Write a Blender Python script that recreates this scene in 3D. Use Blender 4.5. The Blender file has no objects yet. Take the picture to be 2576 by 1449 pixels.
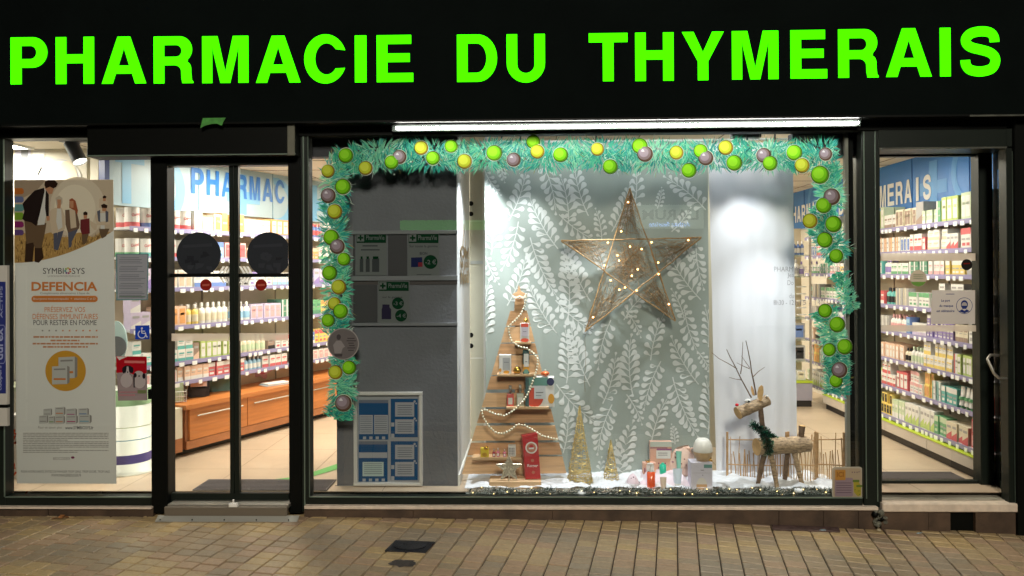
import bpy, math, random
from math import radians as R, sin, cos, pi
from mathutils import Vector, Matrix
from mathutils.geometry import tessellate_polygon
random.seed(7)
S = bpy.context.scene
COL = S.collection
# ------------------------------------------------------------------ camera
FPX = 1855.0
SY = -52.0
CAM = Vector((0.0, -4.88, 1.60))
cd = bpy.data.cameras.new('camera'); cam = bpy.data.objects.new('camera', cd); COL.objects.link(cam)
ROT = Matrix.Rotation(R(1.35), 3, 'Z') @ Matrix.Rotation(R(90 + 0.25), 3, 'X') @ Matrix.Rotation(-0.0055, 3, 'Z')
cam.location = CAM; cam.rotation_euler = ROT.to_euler()
cd.sensor_width = 36; cd.lens = 36 * FPX / 2576; cd.shift_y = SY / 2576; cd.clip_end = 300; cd.clip_start = 0.05
S.camera = cam
# ------------------------------------------------------------------ night sky and exposure
w = bpy.data.worlds.new('World'); S.world = w; w.use_nodes = True
nt = w.node_tree; bg = nt.nodes['Background']
sky = nt.nodes.new('ShaderNodeTexSky'); sky.sky_type = 'NISHITA'; sky.sun_disc = False
sky.sun_elevation = R(-8); sky.sun_rotation = R(180)
nt.links.new(sky.outputs[0], bg.inputs[0]); bg.inputs[1].default_value = 0.1
S.view_settings.view_transform = 'Standard'; S.view_settings.look = 'None'
S.view_settings.exposure = 0; S.view_settings.gamma = 1
S.render.engine = 'CYCLES'
cy = S.cycles
cy.max_bounces = 10; cy.diffuse_bounces = 4; cy.glossy_bounces = 4; cy.transmission_bounces = 6
cy.transparent_max_bounces = 24; cy.sample_clamp_indirect = 4; cy.caustics_reflective = False; cy.caustics_refractive = False
cy.use_denoising = True
# ------------------------------------------------------------------ light levels
L_CEIL = 50.0      # emission of the shop's ceiling panels
L_LED = 100.0       # LED strip over the window
L_SPOT = 34.0     # W, display spots
L_STREET = 1050.0   # W, street lamp behind the viewer

# ------------------------------------------------------------------ helpers
def ray(x, y):
    return ROT @ Vector(((x - 1288) / FPX, (724.5 + SY - y) / FPX, -1.0))
def U(x, y, Y=0.0):
    d = ray(x, y); t = (Y - CAM.y) / d.y
    return CAM + d * t
def G(x, y, z=0.125):
    d = ray(x, y); t = (z - CAM.z) / d.z
    return CAM + d * t
def proj(p):
    q = ROT.transposed() @ (Vector(p) - CAM)
    if q.z >= -0.01: return (-9999, -9999)
    return (1288 + FPX * q.x / -q.z, 724.5 + SY - FPX * q.y / -q.z)
def zc(ox, oy, s):
    return lambda x, y: ((ox + x / s) / 1.06832, (oy + y / s) / 1.06832)

def lin(c):
    def f(v):
        v = v / 255.0
        return v / 12.92 if v <= 0.04045 else ((v + 0.055) / 1.055) ** 2.4
    return (f(c[0]), f(c[1]), f(c[2]), 1)
MATS = {}
def mat(name, c, rough=0.55, metal=0.0, var=0.0, vscale=8.0, bump=0.0, bscale=60.0, emit=0.0, spec=0.5, trans=0.0, wave=None, coat=0.0):
    """procedural Principled material; var = noise variation of colour, bump = noise bump"""
    if name in MATS: return MATS[name]
    m = bpy.data.materials.new(name); m.use_nodes = True
    n = m.node_tree.nodes; l = m.node_tree.links; p = n['Principled BSDF']
    col = lin(c)
    p.inputs['Base Color'].default_value = col
    p.inputs['Roughness'].default_value = rough; p.inputs['Metallic'].default_value = metal
    p.inputs['Specular IOR Level'].default_value = spec
    if coat: p.inputs['Coat Weight'].default_value = coat
    if trans: p.inputs['Transmission Weight'].default_value = trans
    tc = n.new('ShaderNodeTexCoord')
    if var or wave:
        nz = n.new('ShaderNodeTexNoise'); nz.inputs['Scale'].default_value = vscale; nz.inputs['Detail'].default_value = 6
        mp = n.new('ShaderNodeMapping'); l.new(tc.outputs['Object'], mp.inputs[0])
        if wave: mp.inputs['Scale'].default_value = wave
        l.new(mp.outputs[0], nz.inputs['Vector'])
        cr = n.new('ShaderNodeValToRGB'); l.new(nz.outputs['Fac'], cr.inputs[0])
        a = [max(0, v * (1 - var)) for v in col[:3]] + [1]; b = [min(1, v * (1 + var)) for v in col[:3]] + [1]
        cr.color_ramp.elements[0].position = 0.32; cr.color_ramp.elements[1].position = 0.68
        cr.color_ramp.elements[0].color = a; cr.color_ramp.elements[1].color = b
        l.new(cr.outputs[0], p.inputs['Base Color'])
    if bump:
        nb = n.new('ShaderNodeTexNoise'); nb.inputs['Scale'].default_value = bscale; nb.inputs['Detail'].default_value = 4
        l.new(tc.outputs['Object'], nb.inputs['Vector'])
        bm = n.new('ShaderNodeBump'); bm.inputs['Strength'].default_value = bump; bm.inputs['Distance'].default_value = 0.01
        l.new(nb.outputs['Fac'], bm.inputs['Height']); l.new(bm.outputs[0], p.inputs['Normal'])
    if emit:
        p.inputs['Emission Color'].default_value = col; p.inputs['Emission Strength'].default_value = emit
    MATS[name] = m
    return m
def film(name, c, alpha, rough=0.5):
    """thin translucent film: part see-through, part diffuse"""
    if name in MATS: return MATS[name]
    m = bpy.data.materials.new(name); m.use_nodes = True
    n = m.node_tree.nodes; l = m.node_tree.links; n.remove(n['Principled BSDF'])
    o = n['Material Output']; mx = n.new('ShaderNodeMixShader'); t = n.new('ShaderNodeBsdfTransparent')
    d = n.new('ShaderNodeBsdfDiffuse'); tl = n.new('ShaderNodeBsdfTranslucent'); m2 = n.new('ShaderNodeMixShader')
    d.inputs[0].default_value = lin(c); tl.inputs[0].default_value = lin(c); m2.inputs[0].default_value = 0.45
    l.new(d.outputs[0], m2.inputs[1]); l.new(tl.outputs[0], m2.inputs[2])
    mx.inputs[0].default_value = alpha
    l.new(t.outputs[0], mx.inputs[1]); l.new(m2.outputs[0], mx.inputs[2]); l.new(mx.outputs[0], o.inputs['Surface'])
    MATS[name] = m
    return m
def sheet(name, c, tl=0.35):
    """opaque paper / sticker film lit from both sides"""
    if name in MATS: return MATS[name]
    m = bpy.data.materials.new(name); m.use_nodes = True
    n = m.node_tree.nodes; l = m.node_tree.links; n.remove(n['Principled BSDF'])
    o = n['Material Output']; d = n.new('ShaderNodeBsdfDiffuse'); t = n.new('ShaderNodeBsdfTranslucent'); mx = n.new('ShaderNodeMixShader')
    d.inputs[0].default_value = lin(c); t.inputs[0].default_value = lin(c); mx.inputs[0].default_value = tl
    l.new(d.outputs[0], mx.inputs[1]); l.new(t.outputs[0], mx.inputs[2]); l.new(mx.outputs[0], o.inputs['Surface'])
    MATS[name] = m
    return m
def glass(name, tint=(235, 242, 238), refl=0.06, rough=0.0):
    if name in MATS: return MATS[name]
    m = bpy.data.materials.new(name); m.use_nodes = True
    n = m.node_tree.nodes; l = m.node_tree.links; n.remove(n['Principled BSDF'])
    o = n['Material Output']; t = n.new('ShaderNodeBsdfTransparent'); g = n.new('ShaderNodeBsdfGlossy')
    t.inputs[0].default_value = lin(tint); g.inputs['Roughness'].default_value = rough
    f = n.new('ShaderNodeFresnel'); f.inputs[0].default_value = 1.5
    mu = n.new('ShaderNodeMath'); mu.operation = 'MULTIPLY'; mu.inputs[1].default_value = refl / 0.04
    mx = n.new('ShaderNodeMixShader'); l.new(f.outputs[0], mu.inputs[0]); l.new(mu.outputs[0], mx.inputs[0])
    l.new(t.outputs[0], mx.inputs[1]); l.new(g.outputs[0], mx.inputs[2]); l.new(mx.outputs[0], o.inputs['Surface'])
    MATS[name] = m
    return m

class MB:
    """collects geometry and links it as one mesh object"""
    def __init__(s, xf=None):
        s.v = []; s.f = []; s.m = []; s.mats = []; s.xf = xf; s.sm = []
    def mi(s, m):
        if m not in s.mats: s.mats.append(m)
        return s.mats.index(m)
    def add(s, vs, fs, m, smooth=False):
        k = len(s.v); i = s.mi(m)
        for p in vs:
            s.v.append(Vector(s.xf(*p)) if s.xf else Vector(p))
        for f in fs:
            s.f.append([k + q for q in f]); s.m.append(i); s.sm.append(smooth)
        return s
    def box(s, x0, x1, y0, y1, z0, z1, m, front=None):
        vs = [(x0, y0, z0), (x1, y0, z0), (x1, y1, z0), (x0, y1, z0), (x0, y0, z1), (x1, y0, z1), (x1, y1, z1), (x0, y1, z1)]
        s.add(vs, [(0, 3, 2, 1), (4, 5, 6, 7), (1, 2, 6, 5), (2, 3, 7, 6), (3, 0, 4, 7)], m)
        s.add(vs, [(0, 1, 5, 4)], front or m)
        return s
    def bev(s, x0, x1, y0, y1, z0, z1, b, m):
        """box with chamfered vertical and horizontal front edges"""
        P = [(x0 + b, y0, z0 + b), (x1 - b, y0, z0 + b), (x1 - b, y0, z1 - b), (x0 + b, y0, z1 - b),
             (x0, y0 + b, z0), (x1, y0 + b, z0), (x1, y0 + b, z1), (x0, y0 + b, z1),
             (x0, y1, z0), (x1, y1, z0), (x1, y1, z1), (x0, y1, z1)]
        F = [(0, 1, 2, 3), (4, 5, 1, 0), (5, 6, 2, 1), (6, 7, 3, 2), (7, 4, 0, 3), (5, 4, 8, 9), (6, 5, 9, 10), (7, 6, 10, 11), (4, 7, 11, 8), (9, 8, 11, 10)]
        return s.add(P, F, m)
    def px(s, x0, x1, y0, y1, Ya, Yb, m, b=0.0):
        """box whose front face covers the photo rectangle x0..x1, y0..y1 at depth Ya"""
        a = U(x0, (y0 + y1) / 2, Ya).x; c = U(x1, (y0 + y1) / 2, Ya).x
        xm = (x0 + x1) / 2
        zb = U(xm, y1, Ya).z; zt = U(xm, y0, Ya).z
        return s.bev(a, c, Ya, Yb, zb, zt, b, m) if b else s.box(a, c, Ya, Yb, zb, zt, m)
    def poly(s, pts, Y, m, th=0.0):
        """flat outline in the photo's pixels on the plane at depth Y; th = thickness behind it"""
        P = [U(x, y, Y) for x, y in pts]
        s.solid([[(p.x, p.z) for p in P]], Y, th, m); return s
    def solid(s, cs, Y, th, m, side=None, mp=None):
        """contours (outer, holes) of (x,z) extruded from Y to Y+th"""
        tri = tessellate_polygon([[Vector((a, b, 0)) for a, b in c] for c in cs])
        flat = [q for c in cs for q in c]
        mp = mp or (lambda a, y, b: (a, y, b))
        s.add([mp(a, Y, b) for a, b in flat], [tuple(t) for t in tri], m)
        if th:
            s.add([mp(a, Y + th, b) for a, b in flat], [tuple(reversed(t)) for t in tri], m)
            for c in cs:
                n = len(c); vs = [mp(a, Y, b) for a, b in c] + [mp(a, Y + th, b) for a, b in c]
                s.add(vs, [(i, (i + 1) % n, n + (i + 1) % n, n + i) for i in range(n)], side or m)
        return s
    def disc(s, x, y, r, Y, m, ry=None, n=28, th=0.0):
        return s.poly([(x + r * cos(2 * pi * i / n), y + (ry or r) * sin(2 * pi * i / n)) for i in range(n)], Y, m, th)
    def tube(s, path, r, m, n=8, cap=True, r1=None):
        """tube along world points; r may be list"""
        P = [Vector(p) for p in path]; N = len(P)
        rs = r if isinstance(r, (list, tuple)) else [r + ((r1 - r) * i / (N - 1) if r1 is not None else 0) for i in range(N)]
        vs = []; up = None
        for i in range(N):
            d = (P[min(i + 1, N - 1)] - P[max(i - 1, 0)])
            d = d.normalized() if d.length > 1e-9 else Vector((0, 0, 1))
            if up is None or abs(up.dot(d)) > 0.98:
                up = Vector((0, 0, 1)) if abs(d.z) < 0.9 else Vector((1, 0, 0))
            a = d.cross(up).normalized(); b = a.cross(d).normalized(); up = b
            for k in range(n):
                t = 2 * pi * k / n
                vs.append(P[i] + (a * cos(t) + b * sin(t)) * rs[i])
        fs = [(i * n + k, i * n + (k + 1) % n, (i + 1) * n + (k + 1) % n, (i + 1) * n + k) for i in range(N - 1) for k in range(n)]
        s.add(vs, fs, m, True)
        if cap:
            s.add(vs[:n], [tuple(range(n))], m); s.add(vs[-n:], [tuple(reversed(range(n)))], m)
        return s
    def lathe(s, prof, c, m, n=20, smooth=True):
        """prof = [(r,z)...] around vertical axis at c"""
        vs = [(c[0] + r * cos(2 * pi * k / n), c[1] + r * sin(2 * pi * k / n), c[2] + z) for r, z in prof for k in range(n)]
        fs = [(i * n + k, i * n + (k + 1) % n, (i + 1) * n + (k + 1) % n, (i + 1) * n + k) for i in range(len(prof) - 1) for k in range(n)]
        return s.add(vs, fs, m, smooth)
    def ball(s, c, r, m, n=10, k=6, sz=1.0):
        return s.lathe([(r * sin(pi * i / k) + 1e-5, -r * sz * cos(pi * i / k)) for i in range(k + 1)], c, m, n)
    def text(s, body, x0, x1, y0, y1, Y, m, bold=0.0, th=0.0, vert=False, mirror=False, xf=None, thin=None):
        """text fitted into a photo rectangle on the plane at depth Y, or mapped by xf(a,b) with a,b in 0..1"""
        vs, fs = text_mesh(body, bold)
        xs = [v[0] for v in vs]; ys = [v[1] for v in vs]
        ax, bx, ay, by = min(xs), max(xs), min(ys), max(ys)
        def mp(v):
            a = (v[0] - ax) / (bx - ax); b = (v[1] - ay) / (by - ay)
            if mirror: a = 1 - a
            if vert: a, b = 1 - b, a
            if xf: return xf(a, b)
            q = U(x0 + (x1 - x0) * a, y1 + (y0 - y1) * b, Y)
            return (q.x, Y, q.z)
        return s.add([mp(v) for v in vs], fs, m)
    def build(s, name, parent=None, label=None):
        me = bpy.data.meshes.new(name)
        off = parent.location if parent else Vector((0, 0, 0))
        if parent is not None and parent.parent is not None: off = parent.location + parent.parent.location
        me.from_pydata([tuple(v - off) for v in s.v], [], s.f)
        for m in s.mats: me.materials.append(m)
        me.polygons.foreach_set('material_index', s.m); me.polygons.foreach_set('use_smooth', s.sm)
        me.update()
        o = bpy.data.objects.new(name, me); COL.objects.link(o)
        if parent: o.parent = parent
        if label: o['label'] = label
        return o
TM = {}
def text_mesh(body, bold):
    k = (body, bold)
    if k not in TM:
        c = bpy.data.curves.new('lettering', 'FONT'); c.body = body; c.size = 1; c.offset = bold; c.resolution_u = 3
        c.align_x = 'CENTER'
        o = bpy.data.objects.new('lettering', c); COL.objects.link(o)
        me = bpy.data.meshes.new_from_object(o)
        TM[k] = ([tuple(v.co) for v in me.vertices], [tuple(p.vertices) for p in me.polygons])
        bpy.data.objects.remove(o); bpy.data.curves.remove(c); bpy.data.meshes.remove(me)
    return TM[k]
def tag(o, label, cat, group=None, kind=None):
    if label: o['label'] = label
    if cat: o['category'] = cat
    if group: o['group'] = group
    if kind: o['kind'] = kind
    return o
def thing(name, loc, label, cat, group=None):
    o = bpy.data.objects.new(name, None); COL.objects.link(o); o.location = loc; o.empty_display_size = 0.05
    return tag(o, label, cat, group)
def struct(name, mb): return tag(mb.build(name), None, None, None, 'structure')
def base_of(pts):
    xs = [p[0] for p in pts]; return Vector((sum(xs) / len(xs), pts[0][1], min(p[2] for p in pts)))

# ------------------------------------------------------------------ materials
black = mat('black_coated_metal', (7, 9, 7), 0.5, 0.0, spec=0.12)
fasc = mat('fascia_black_panel', (8, 13, 12), 0.9, spec=0.04, var=0.15, vscale=3, bump=0.05)
frame_m = mat('dark_green_aluminium', (19, 26, 21), 0.42, 0.0, spec=.3, var=0.1, vscale=5)
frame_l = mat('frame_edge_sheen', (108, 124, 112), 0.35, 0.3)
stone_m = mat('pale_sill_stone', (205, 190, 172), 0.6, var=0.12, vscale=20, bump=0.1)
riser_m = mat('brown_riser_stone', (72, 56, 42), 0.7, var=0.35, vscale=9, bump=0.3)
alu = mat('brushed_aluminium', (190, 186, 176), 0.35, 0.85, var=0.1, vscale=12)
wall_w = mat('white_wall_paint', (222, 216, 200), 0.8, var=0.03, vscale=2)
cream = mat('cream_ceiling', (226, 214, 192), 0.85, var=0.03, vscale=2)
pgrey = mat('grey_rough_plaster', (98, 100, 106), 0.75, var=0.06, vscale=5, bump=0.35, bscale=45)
pwhite = mat('white_rough_plaster', (226, 228, 230), 0.7, var=0.03, vscale=5, bump=0.3, bscale=60)
paper = sheet('white_paper', (218, 216, 212), 0.25)
wht = mat('white_lacquer', (228, 228, 224), 0.4)
green_em = mat('green_led_face', (91, 255, 0), 1.0, emit=2.6, spec=0.0)
MATS['green_led_face'].node_tree.nodes['Principled BSDF'].inputs['Base Color'].default_value = (0.01, 0.05, 0.0, 1)
MATS['green_led_face'].node_tree.nodes['Principled BSDF'].inputs['Emission Color'].default_value = (0.036, 1, 0.0, 1)
glz = glass('window_glass', (243, 247, 245), 0.075)
dark_ink = sheet('dark_ink', (58, 58, 60), 0.1)
grey_ink = sheet('grey_ink', (128, 126, 124), 0.1)

# ------------------------------------------------------------------ ground
YB = [(-900, 1292), (0, 1291), (860, 1293), (1700, 1305), (2150, 1322), (2576, 1337), (3200, 1352)]
KB = [(U(x, y, 0).x, U(x, y, 0).z) for x, y in YB]
def zb(X):
    if X <= KB[0][0]: return KB[0][1]
    for (a, p), (b, q) in zip(KB, KB[1:]):
        if X <= b: return p + (q - p) * (X - a) / (b - a)
    return KB[-1][1]
def hz(X, Y): return zb(X) + 0.012 * max(Y, -4)
joint_m = mat('dark_paving_joint', (56, 46, 36), 0.9, var=0.3, vscale=30)
mb = MB()
NX, NY = 40, 8
xs = [-6 + 12.6 * i / NX for i in range(NX + 1)]; ys = [-3.0 + 3.35 * j / NY for j in range(NY + 1)]
mb.add([(x, y, hz(x, y) - 0.010) for y in ys for x in xs], [(j * (NX + 1) + i, j * (NX + 1) + i + 1, (j + 1) * (NX + 1) + i + 1, (j + 1) * (NX + 1) + i) for j in range(NY) for i in range(NX)], joint_m)
BR = []
for nm, c, rg in [('ochre', (190, 162, 104), .34), ('sand', (174, 150, 108), .36), ('rose', (168, 136, 106), .36), ('taupe', (152, 134, 106), .3), ('grey', (140, 128, 108), .28), ('umber', (148, 128, 98), .34)]:
    BR.append(mat('paver_' + nm, tuple(int((q * .62 + t_ * .38) * .92 + 8) for q, t_ in zip(c, (152, 136, 114))), rg, var=0.12, vscale=50, bump=0.2, bscale=260, spec=0.5))
ang = R(-11); ca, sa = cos(ang), sin(ang)
BW, BL = 0.118, 0.084
rp = random.Random(3)
for i in range(-66, 68):
    off = rp.choice([0, 0.5, 0.5, 0.33]) * BL
    for j in range(-44, 16):
        u = i * BW; v = j * BL + off + (0.5 * BL if i % 2 else 0)
        cx = (u + BW / 2) * ca - (v + BL / 2) * sa; cyy = (u + BW / 2) * sa + (v + BL / 2) * ca
        if not (-5.4 < cx < 5.8 and -2.7 < cyy < 0.13): continue
        q = sin(i * 0.9 + j * 0.55) + sin(j * 0.8 - i * 0.37 + 2) + rp.uniform(-0.9, 0.9)
        near = cyy > -0.22
        if near: m = rp.choice([BR[0], BR[0], BR[2], BR[1]])
        elif q > 1.0: m = rp.choice([BR[0], BR[1]])
        elif q > 0.2: m = rp.choice([BR[1], BR[2]])
        elif q > -0.8: m = rp.choice([BR[3], BR[2], BR[5]])
        else: m = rp.choice([BR[4], BR[3]])
        g = 0.0032; c_ = 0.003; dz = rp.uniform(-0.0022, 0.0022); tx = rp.uniform(-0.012, 0.012); ty = rp.uniform(-0.014, 0.014)
        vs = []
        for e, h in ((g, -0.012), (g, -0.004), (g + c_, 0.0)):
            for (a, b) in ((u + e, v + e), (u + BW - e, v + e), (u + BW - e, v + BL - e), (u + e, v + BL - e)):
                X = a * ca - b * sa; Y = a * sa + b * ca
                vs.append((X, Y, hz(X, Y) + h + dz + tx * (a - u - BW / 2) + ty * (b - v - BL / 2)))
        fs = [(8, 9, 10, 11)] + [(k + q0, k + (q0 + 1) % 4, k + 4 + (q0 + 1) % 4, k + 4 + q0) for k in (0, 4) for q0 in range(4)]
        mb.add(vs, fs, m)
struct('pavement', mb)
asph = mat('asphalt', (52, 52, 54), 0.85, var=0.2, vscale=40, bump=0.4, bscale=150)
mb = MB(); mb.add([(-40, -40, -0.14), (40, -40, -0.14), (40, -3.0, -0.14), (-40, -3.0, -0.14)], [(0, 1, 2, 3)], asph); struct('road', mb)
mb = MB()
kerb = mat('kerb_granite', (120, 118, 112), 0.7, var=0.15, vscale=30)
for k in range(12):
    x = -6 + k * 1.05; mb.box(x + 0.003, x + 1.045, -3.16, -3.0, -0.2, hz(x, -3) + 0.0, kerb)
struct('kerb', mb)
# ================================================================== shop front
shop = thing('shop_front', (0, 0, 0), 'black shop front with large glass panes under the lit green lettering', 'building')
FY = -0.16
mb = MB(); mb.px(-900, 3500, -900, 299, FY, 0.30, fasc)
mb.px(-900, 3500, 299, 304, FY - 0.012, 0.02, black)
mb.build('fascia', shop)
mb = MB(); mb.px(-900, 3500, 304, 336, -0.05, 0.06, black)
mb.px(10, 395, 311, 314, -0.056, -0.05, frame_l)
mb.px(2210, 3400, 290, 366, -0.045, 0.28, frame_m)
mb.px(2218, 3400, 366, 370, -0.05, -0.04, mat('worn_edge_metal', (70, 72, 64), 0.5, 0.2, var=.4, vscale=9))
mb.px(2440, 3400, 284, 288, -0.175, -0.16, mat('worn_edge_metal', (70, 72, 64)))
mb.build('lintel', shop)
# plinth, sills
mb = MB()
mb.px(-60, 380, 1276.5, 1281, -0.075, 0.02, stone_m, 0.002); mb.px(765, 2210, 1275, 1283, -0.075, 0.02, stone_m, 0.003)
mb.build('window_sill', shop)
mb = MB()
for a, b in ((-60, 120), (122, 385)): mb.px(a, b, 1281, 1310, -0.055, 0.02, riser_m, 0.002)
mb.build('plinth', shop)
mb = MB()
cuts = [765, 1040, 1390, 1640, 1960, 2072, 2160, 2204]
for a, b in zip(cuts, cuts[1:]): mb.px(a, b - 0.7, 1283, 1360, -0.058, 0.02, riser_m, 0.002)
mb.build('plinth', shop)
mb = MB()
stp = mat('step_tiles', (150, 146, 132), 0.45, var=0.3, vscale=4, bump=0.1)
zs = U(2380, 1262, -0.03).z
x0 = U(2216, 1262, -0.05).x; x1 = x0 + 1.6
mb.bev(x0, x1, -0.075, -0.005, zs - 0.055, zs, 0.006, stone_m)
for k in range(4):
    for j in range(2):
        mb.box(x0 + k * 0.4 + .002, x0 + k * 0.4 + 0.398, 0.002 + j * 0.15, 0.148 + j * .15, zs - 0.05, zs + 0.003, stp)
mb.box(x0, x1, -0.004, 0.001, zs - 0.05, zs + 0.006, alu)
for a, b, m_ in ((0, .30, riser_m), (.302, .44, riser_m), (.60, 1.6, riser_m)): mb.box(x0 + a, x0 + b, -0.055, 0.2, -0.3, zs - 0.055, m_)
mb.box(x0 + .442, x0 + .598, -0.03, 0.2, -0.3, zs - 0.055, black)
mb.build('entrance_step', shop)
# frames of the fixed windows
def frame_window(rects, name, lights=(), parent=shop):
    mb = MB()
    for r in rects: mb.px(*r, -0.035, 0.05, frame_m, 0.004)
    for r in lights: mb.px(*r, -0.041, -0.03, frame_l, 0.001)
    return mb.build(name, parent)
def pane(x0, x1, y0, y1, Y, parent, name='glass_pane', m=None):
    a = U(x0, (y0 + y1) / 2, Y).x; b = U(x1, (y0 + y1) / 2, Y).x; zt = U((x0 + x1) / 2, y0, Y).z; z0 = U((x0 + x1) / 2, y1, Y).z
    mb = MB(); mb.add([(a, Y, z0), (b, Y, z0), (b, Y, zt), (a, Y, zt)], [(0, 1, 2, 3)], m or glz); return mb.build(name, parent)
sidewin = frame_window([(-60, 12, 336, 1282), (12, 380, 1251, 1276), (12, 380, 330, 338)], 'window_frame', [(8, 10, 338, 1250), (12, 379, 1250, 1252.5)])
pane(8, 384, 334, 1254, 0.0, sidewin)
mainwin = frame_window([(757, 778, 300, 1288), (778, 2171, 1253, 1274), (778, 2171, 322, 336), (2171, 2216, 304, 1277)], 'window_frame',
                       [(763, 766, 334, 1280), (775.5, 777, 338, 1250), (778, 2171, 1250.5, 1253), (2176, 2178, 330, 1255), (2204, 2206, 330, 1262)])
pane(774, 2175, 330, 1257, 0.0, mainwin)
# dark header panels just inside the glass
mb = MB(); hd = mat('dark_header_panel', (44, 44, 50), 0.5, var=.15, vscale=3)
mb.px(770, 1150, 330, 393, 0.10, 0.19, hd); mb.build('header_panel', shop); mb = MB(); mb.px(1994, 2180, 334, 394, 0.11, 0.2, hd); mb.build('header_panel', shop)
mb = MB(); mb.px(2137, 2149, 330, 1186, 0.07, 0.11, black, 0.003); mb.px(2128, 2137, 334, 1256, 0.05, 0.08, mat('clear_edge_profile', (150, 150, 140), .3, .3)); mb.build('inner_post', shop)
# sliding door
mb = MB(); mb.px(218, 743, 311, 392, -0.13, 0.02, black, 0.006)
mb.px(218, 743, 388, 391, -0.135, -0.13, frame_l); op = mb.build('door_operator', shop)
mb = MB(); mb.px(722, 741, 310, 391, -0.142, -0.131, mat('grey_end_cap', (92, 92, 78), 0.6, var=.2), 0.004); mb.build('end_cap', op)
mb = MB()
mb.px(379, 421, 392, 1292, -0.045, 0.06, black, 0.005); mb.px(725.5, 757, 392, 1291, -0.045, 0.06, black, 0.005); mb.px(421, 725, 392, 416, -0.03, 0.05, frame_m)
mb.px(372, 380, 980, 1004, -0.05, 0.0, black)
mb.build('door_frame', shop)
for x0, x1, s0, s1 in ((421, 577, 421, 589), (600, 725, 588, 725)):
    mb = MB()
    mb.px(s0 - 1, s1 + 1, 1241, 1269, 0.0, 0.035, frame_m, 0.003)
    if x0 < 500: mb.px(577, 588, 416, 1241, 0.0, 0.035, frame_m, 0.003)
    else: mb.px(589, 600, 416, 1241, -0.002, 0.035, frame_m, 0.003)
    mb.px(x0, x1, 688, 697, 0.003, 0.03, black)
    d = mb.build('sliding_door', shop)
    pane(x0 - 2, x1 + 2, 412, 1244, 0.018, d)
mb = MB()
z0 = hz(-1.9, 0)
xa, xb = U(421, 1270, -0.1).x, U(725, 1270, -0.1).x
mb.bev(xa, xb, -0.10, 0.03, U(570, 1271, -0.1).z - .02, U(570, 1270, -.1).z, 0.004, alu)
mb.bev(xa - .01, xb + 0.0, -0.125, -0.10, z0 - 0.01, U(570, 1276, -0.12).z, 0.004, mat('dull_alu', (112, 104, 92), .5, .3))
mb.add([(xa - .05, -0.165, z0 + 0.002), (xb + .08, -0.165, z0 + 0.002), (xb + .08, -0.12, z0 + 0.03), (xa - .05, -0.12, z0 + 0.03)], [(0, 1, 2, 3)], mat('pale_ramp_metal', (170, 170, 162), .45, .4))
for k in range(5): mb.ball((xa - .02 + k * (xb - xa + .04) / 4, -0.155, z0 + .012), 0.005, black, 6, 4)
mb.build('threshold', shop)
mb = MB(); p = U(588, 1270, -0.11)
mb.bev(p.x - .028, p.x + .028, -.128, -.1, p.z - .012, p.z + .012, .004, wht); mb.tube([(p.x, -.115, p.z), (p.x, -.115, p.z + .035)], .007, wht)
mb.build('floor_lock', shop)
# side door in the recess on the far side
RY = 0.26
mb = MB()
mb.px(2196, 2216, 366, 1262, -0.03, RY + .06, frame_m, 0.004)
mb.build('door_jamb', shop)
mb = MB()
mb.px(2212, 2474, 368, 393, RY, RY + .05, frame_m, .004); mb.px(2212, 2474, 1210, 1229, RY, RY + .05, frame_m, .004)
mb.px(2465, 2500, 368, 1232, RY - .03, RY + .06, frame_m, .004)
mb.px(2463.5, 2465, 393, 1212, RY - .004, RY + .03, mat('pale_gasket', (170, 170, 160), .4, .4))
mb.px(2206, 2216, 368, 1229, RY, RY + .05, frame_m)
sd = mb.build('side_door', shop)
pane(2214, 2467, 391, 1212, RY + .02, sd)
# glazed return wall of the recess and outer post
xr = U(2502, 900, RY).x; xo = U(2534, 900, -0.02).x
zt = U(2515, 372, 0.1).z; zb0 = zs
mb = MB()
mb.add([(xr, RY, zb0), (xo, 0.0, zb0), (xo, 0.0, zb0 + .09), (xr, RY, zb0 + .09)], [(0, 1, 2, 3)], frame_m)
mb.add([(xr, RY, zt - .14), (xo, 0.0, zt - .14), (xo, 0.0, zt + .2), (xr, RY, zt + .2)], [(0, 1, 2, 3)], frame_m)
f2 = lambda t: (xr + (xo - xr) * t, RY * (1 - t))
a = f2(0); b = f2(.42)
mb.add([(a[0], a[1], zb0), (b[0], b[1], zb0), (b[0], b[1], zt), (a[0], a[1], zt)], [(0, 1, 2, 3)], frame_m)
rw = mb.build('recess_panel', shop)
mb = MB(); a = f2(.42); b = f2(1); mb.add([(a[0], a[1], zb0 + .09), (b[0], b[1], zb0 + .09), (b[0], b[1], zt - .14), (a[0], a[1], zt - .14)], [(0, 1, 2, 3)], glz); mb.build('glass_pane', rw)
mb = MB(); hp = [U(x, y, Y) for x, y, Y in ((2519, 894, .07), (2492, 893, -.02), (2484, 903, -.035), (2500, 938, -.06), (2512, 951, -.06), (2537, 953, -.03))]
pts = []
for i in range(len(hp) - 1):
    for k in range(4): pts.append(hp[i].lerp(hp[i + 1], k / 4))
pts.append(hp[-1]); mb.tube(pts, 0.0085, alu, 10); mb.build('door_handle', shop)
mb = MB(); mb.px(2535, 2557, 288, 1285, -0.05, 0.03, frame_m, .004); mb.px(2557.5, 3300, 288, 1400, -0.08, 0.03, black, .004); mb.px(2551, 2554, 380, 1280, -.056, -.05, frame_l)
mb.build('outer_post', shop)
mb = MB(); mb.px(-900, -61, 304, 1500, -0.06, 0.03, black); mb.build('outer_wall', shop)
# the building above and beside, so that the place is closed
mb = MB(); mb.box(-9, -4.6, -.1, 6.4, -.4, 6, fasc); mb.box(4.6, 9, -.1, 6.4, -.4, 6, fasc); mb.box(-4.6, 4.6, 0.3, 6.4, 2.75, 6, fasc); mb.build('outer_wall', shop)

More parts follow.
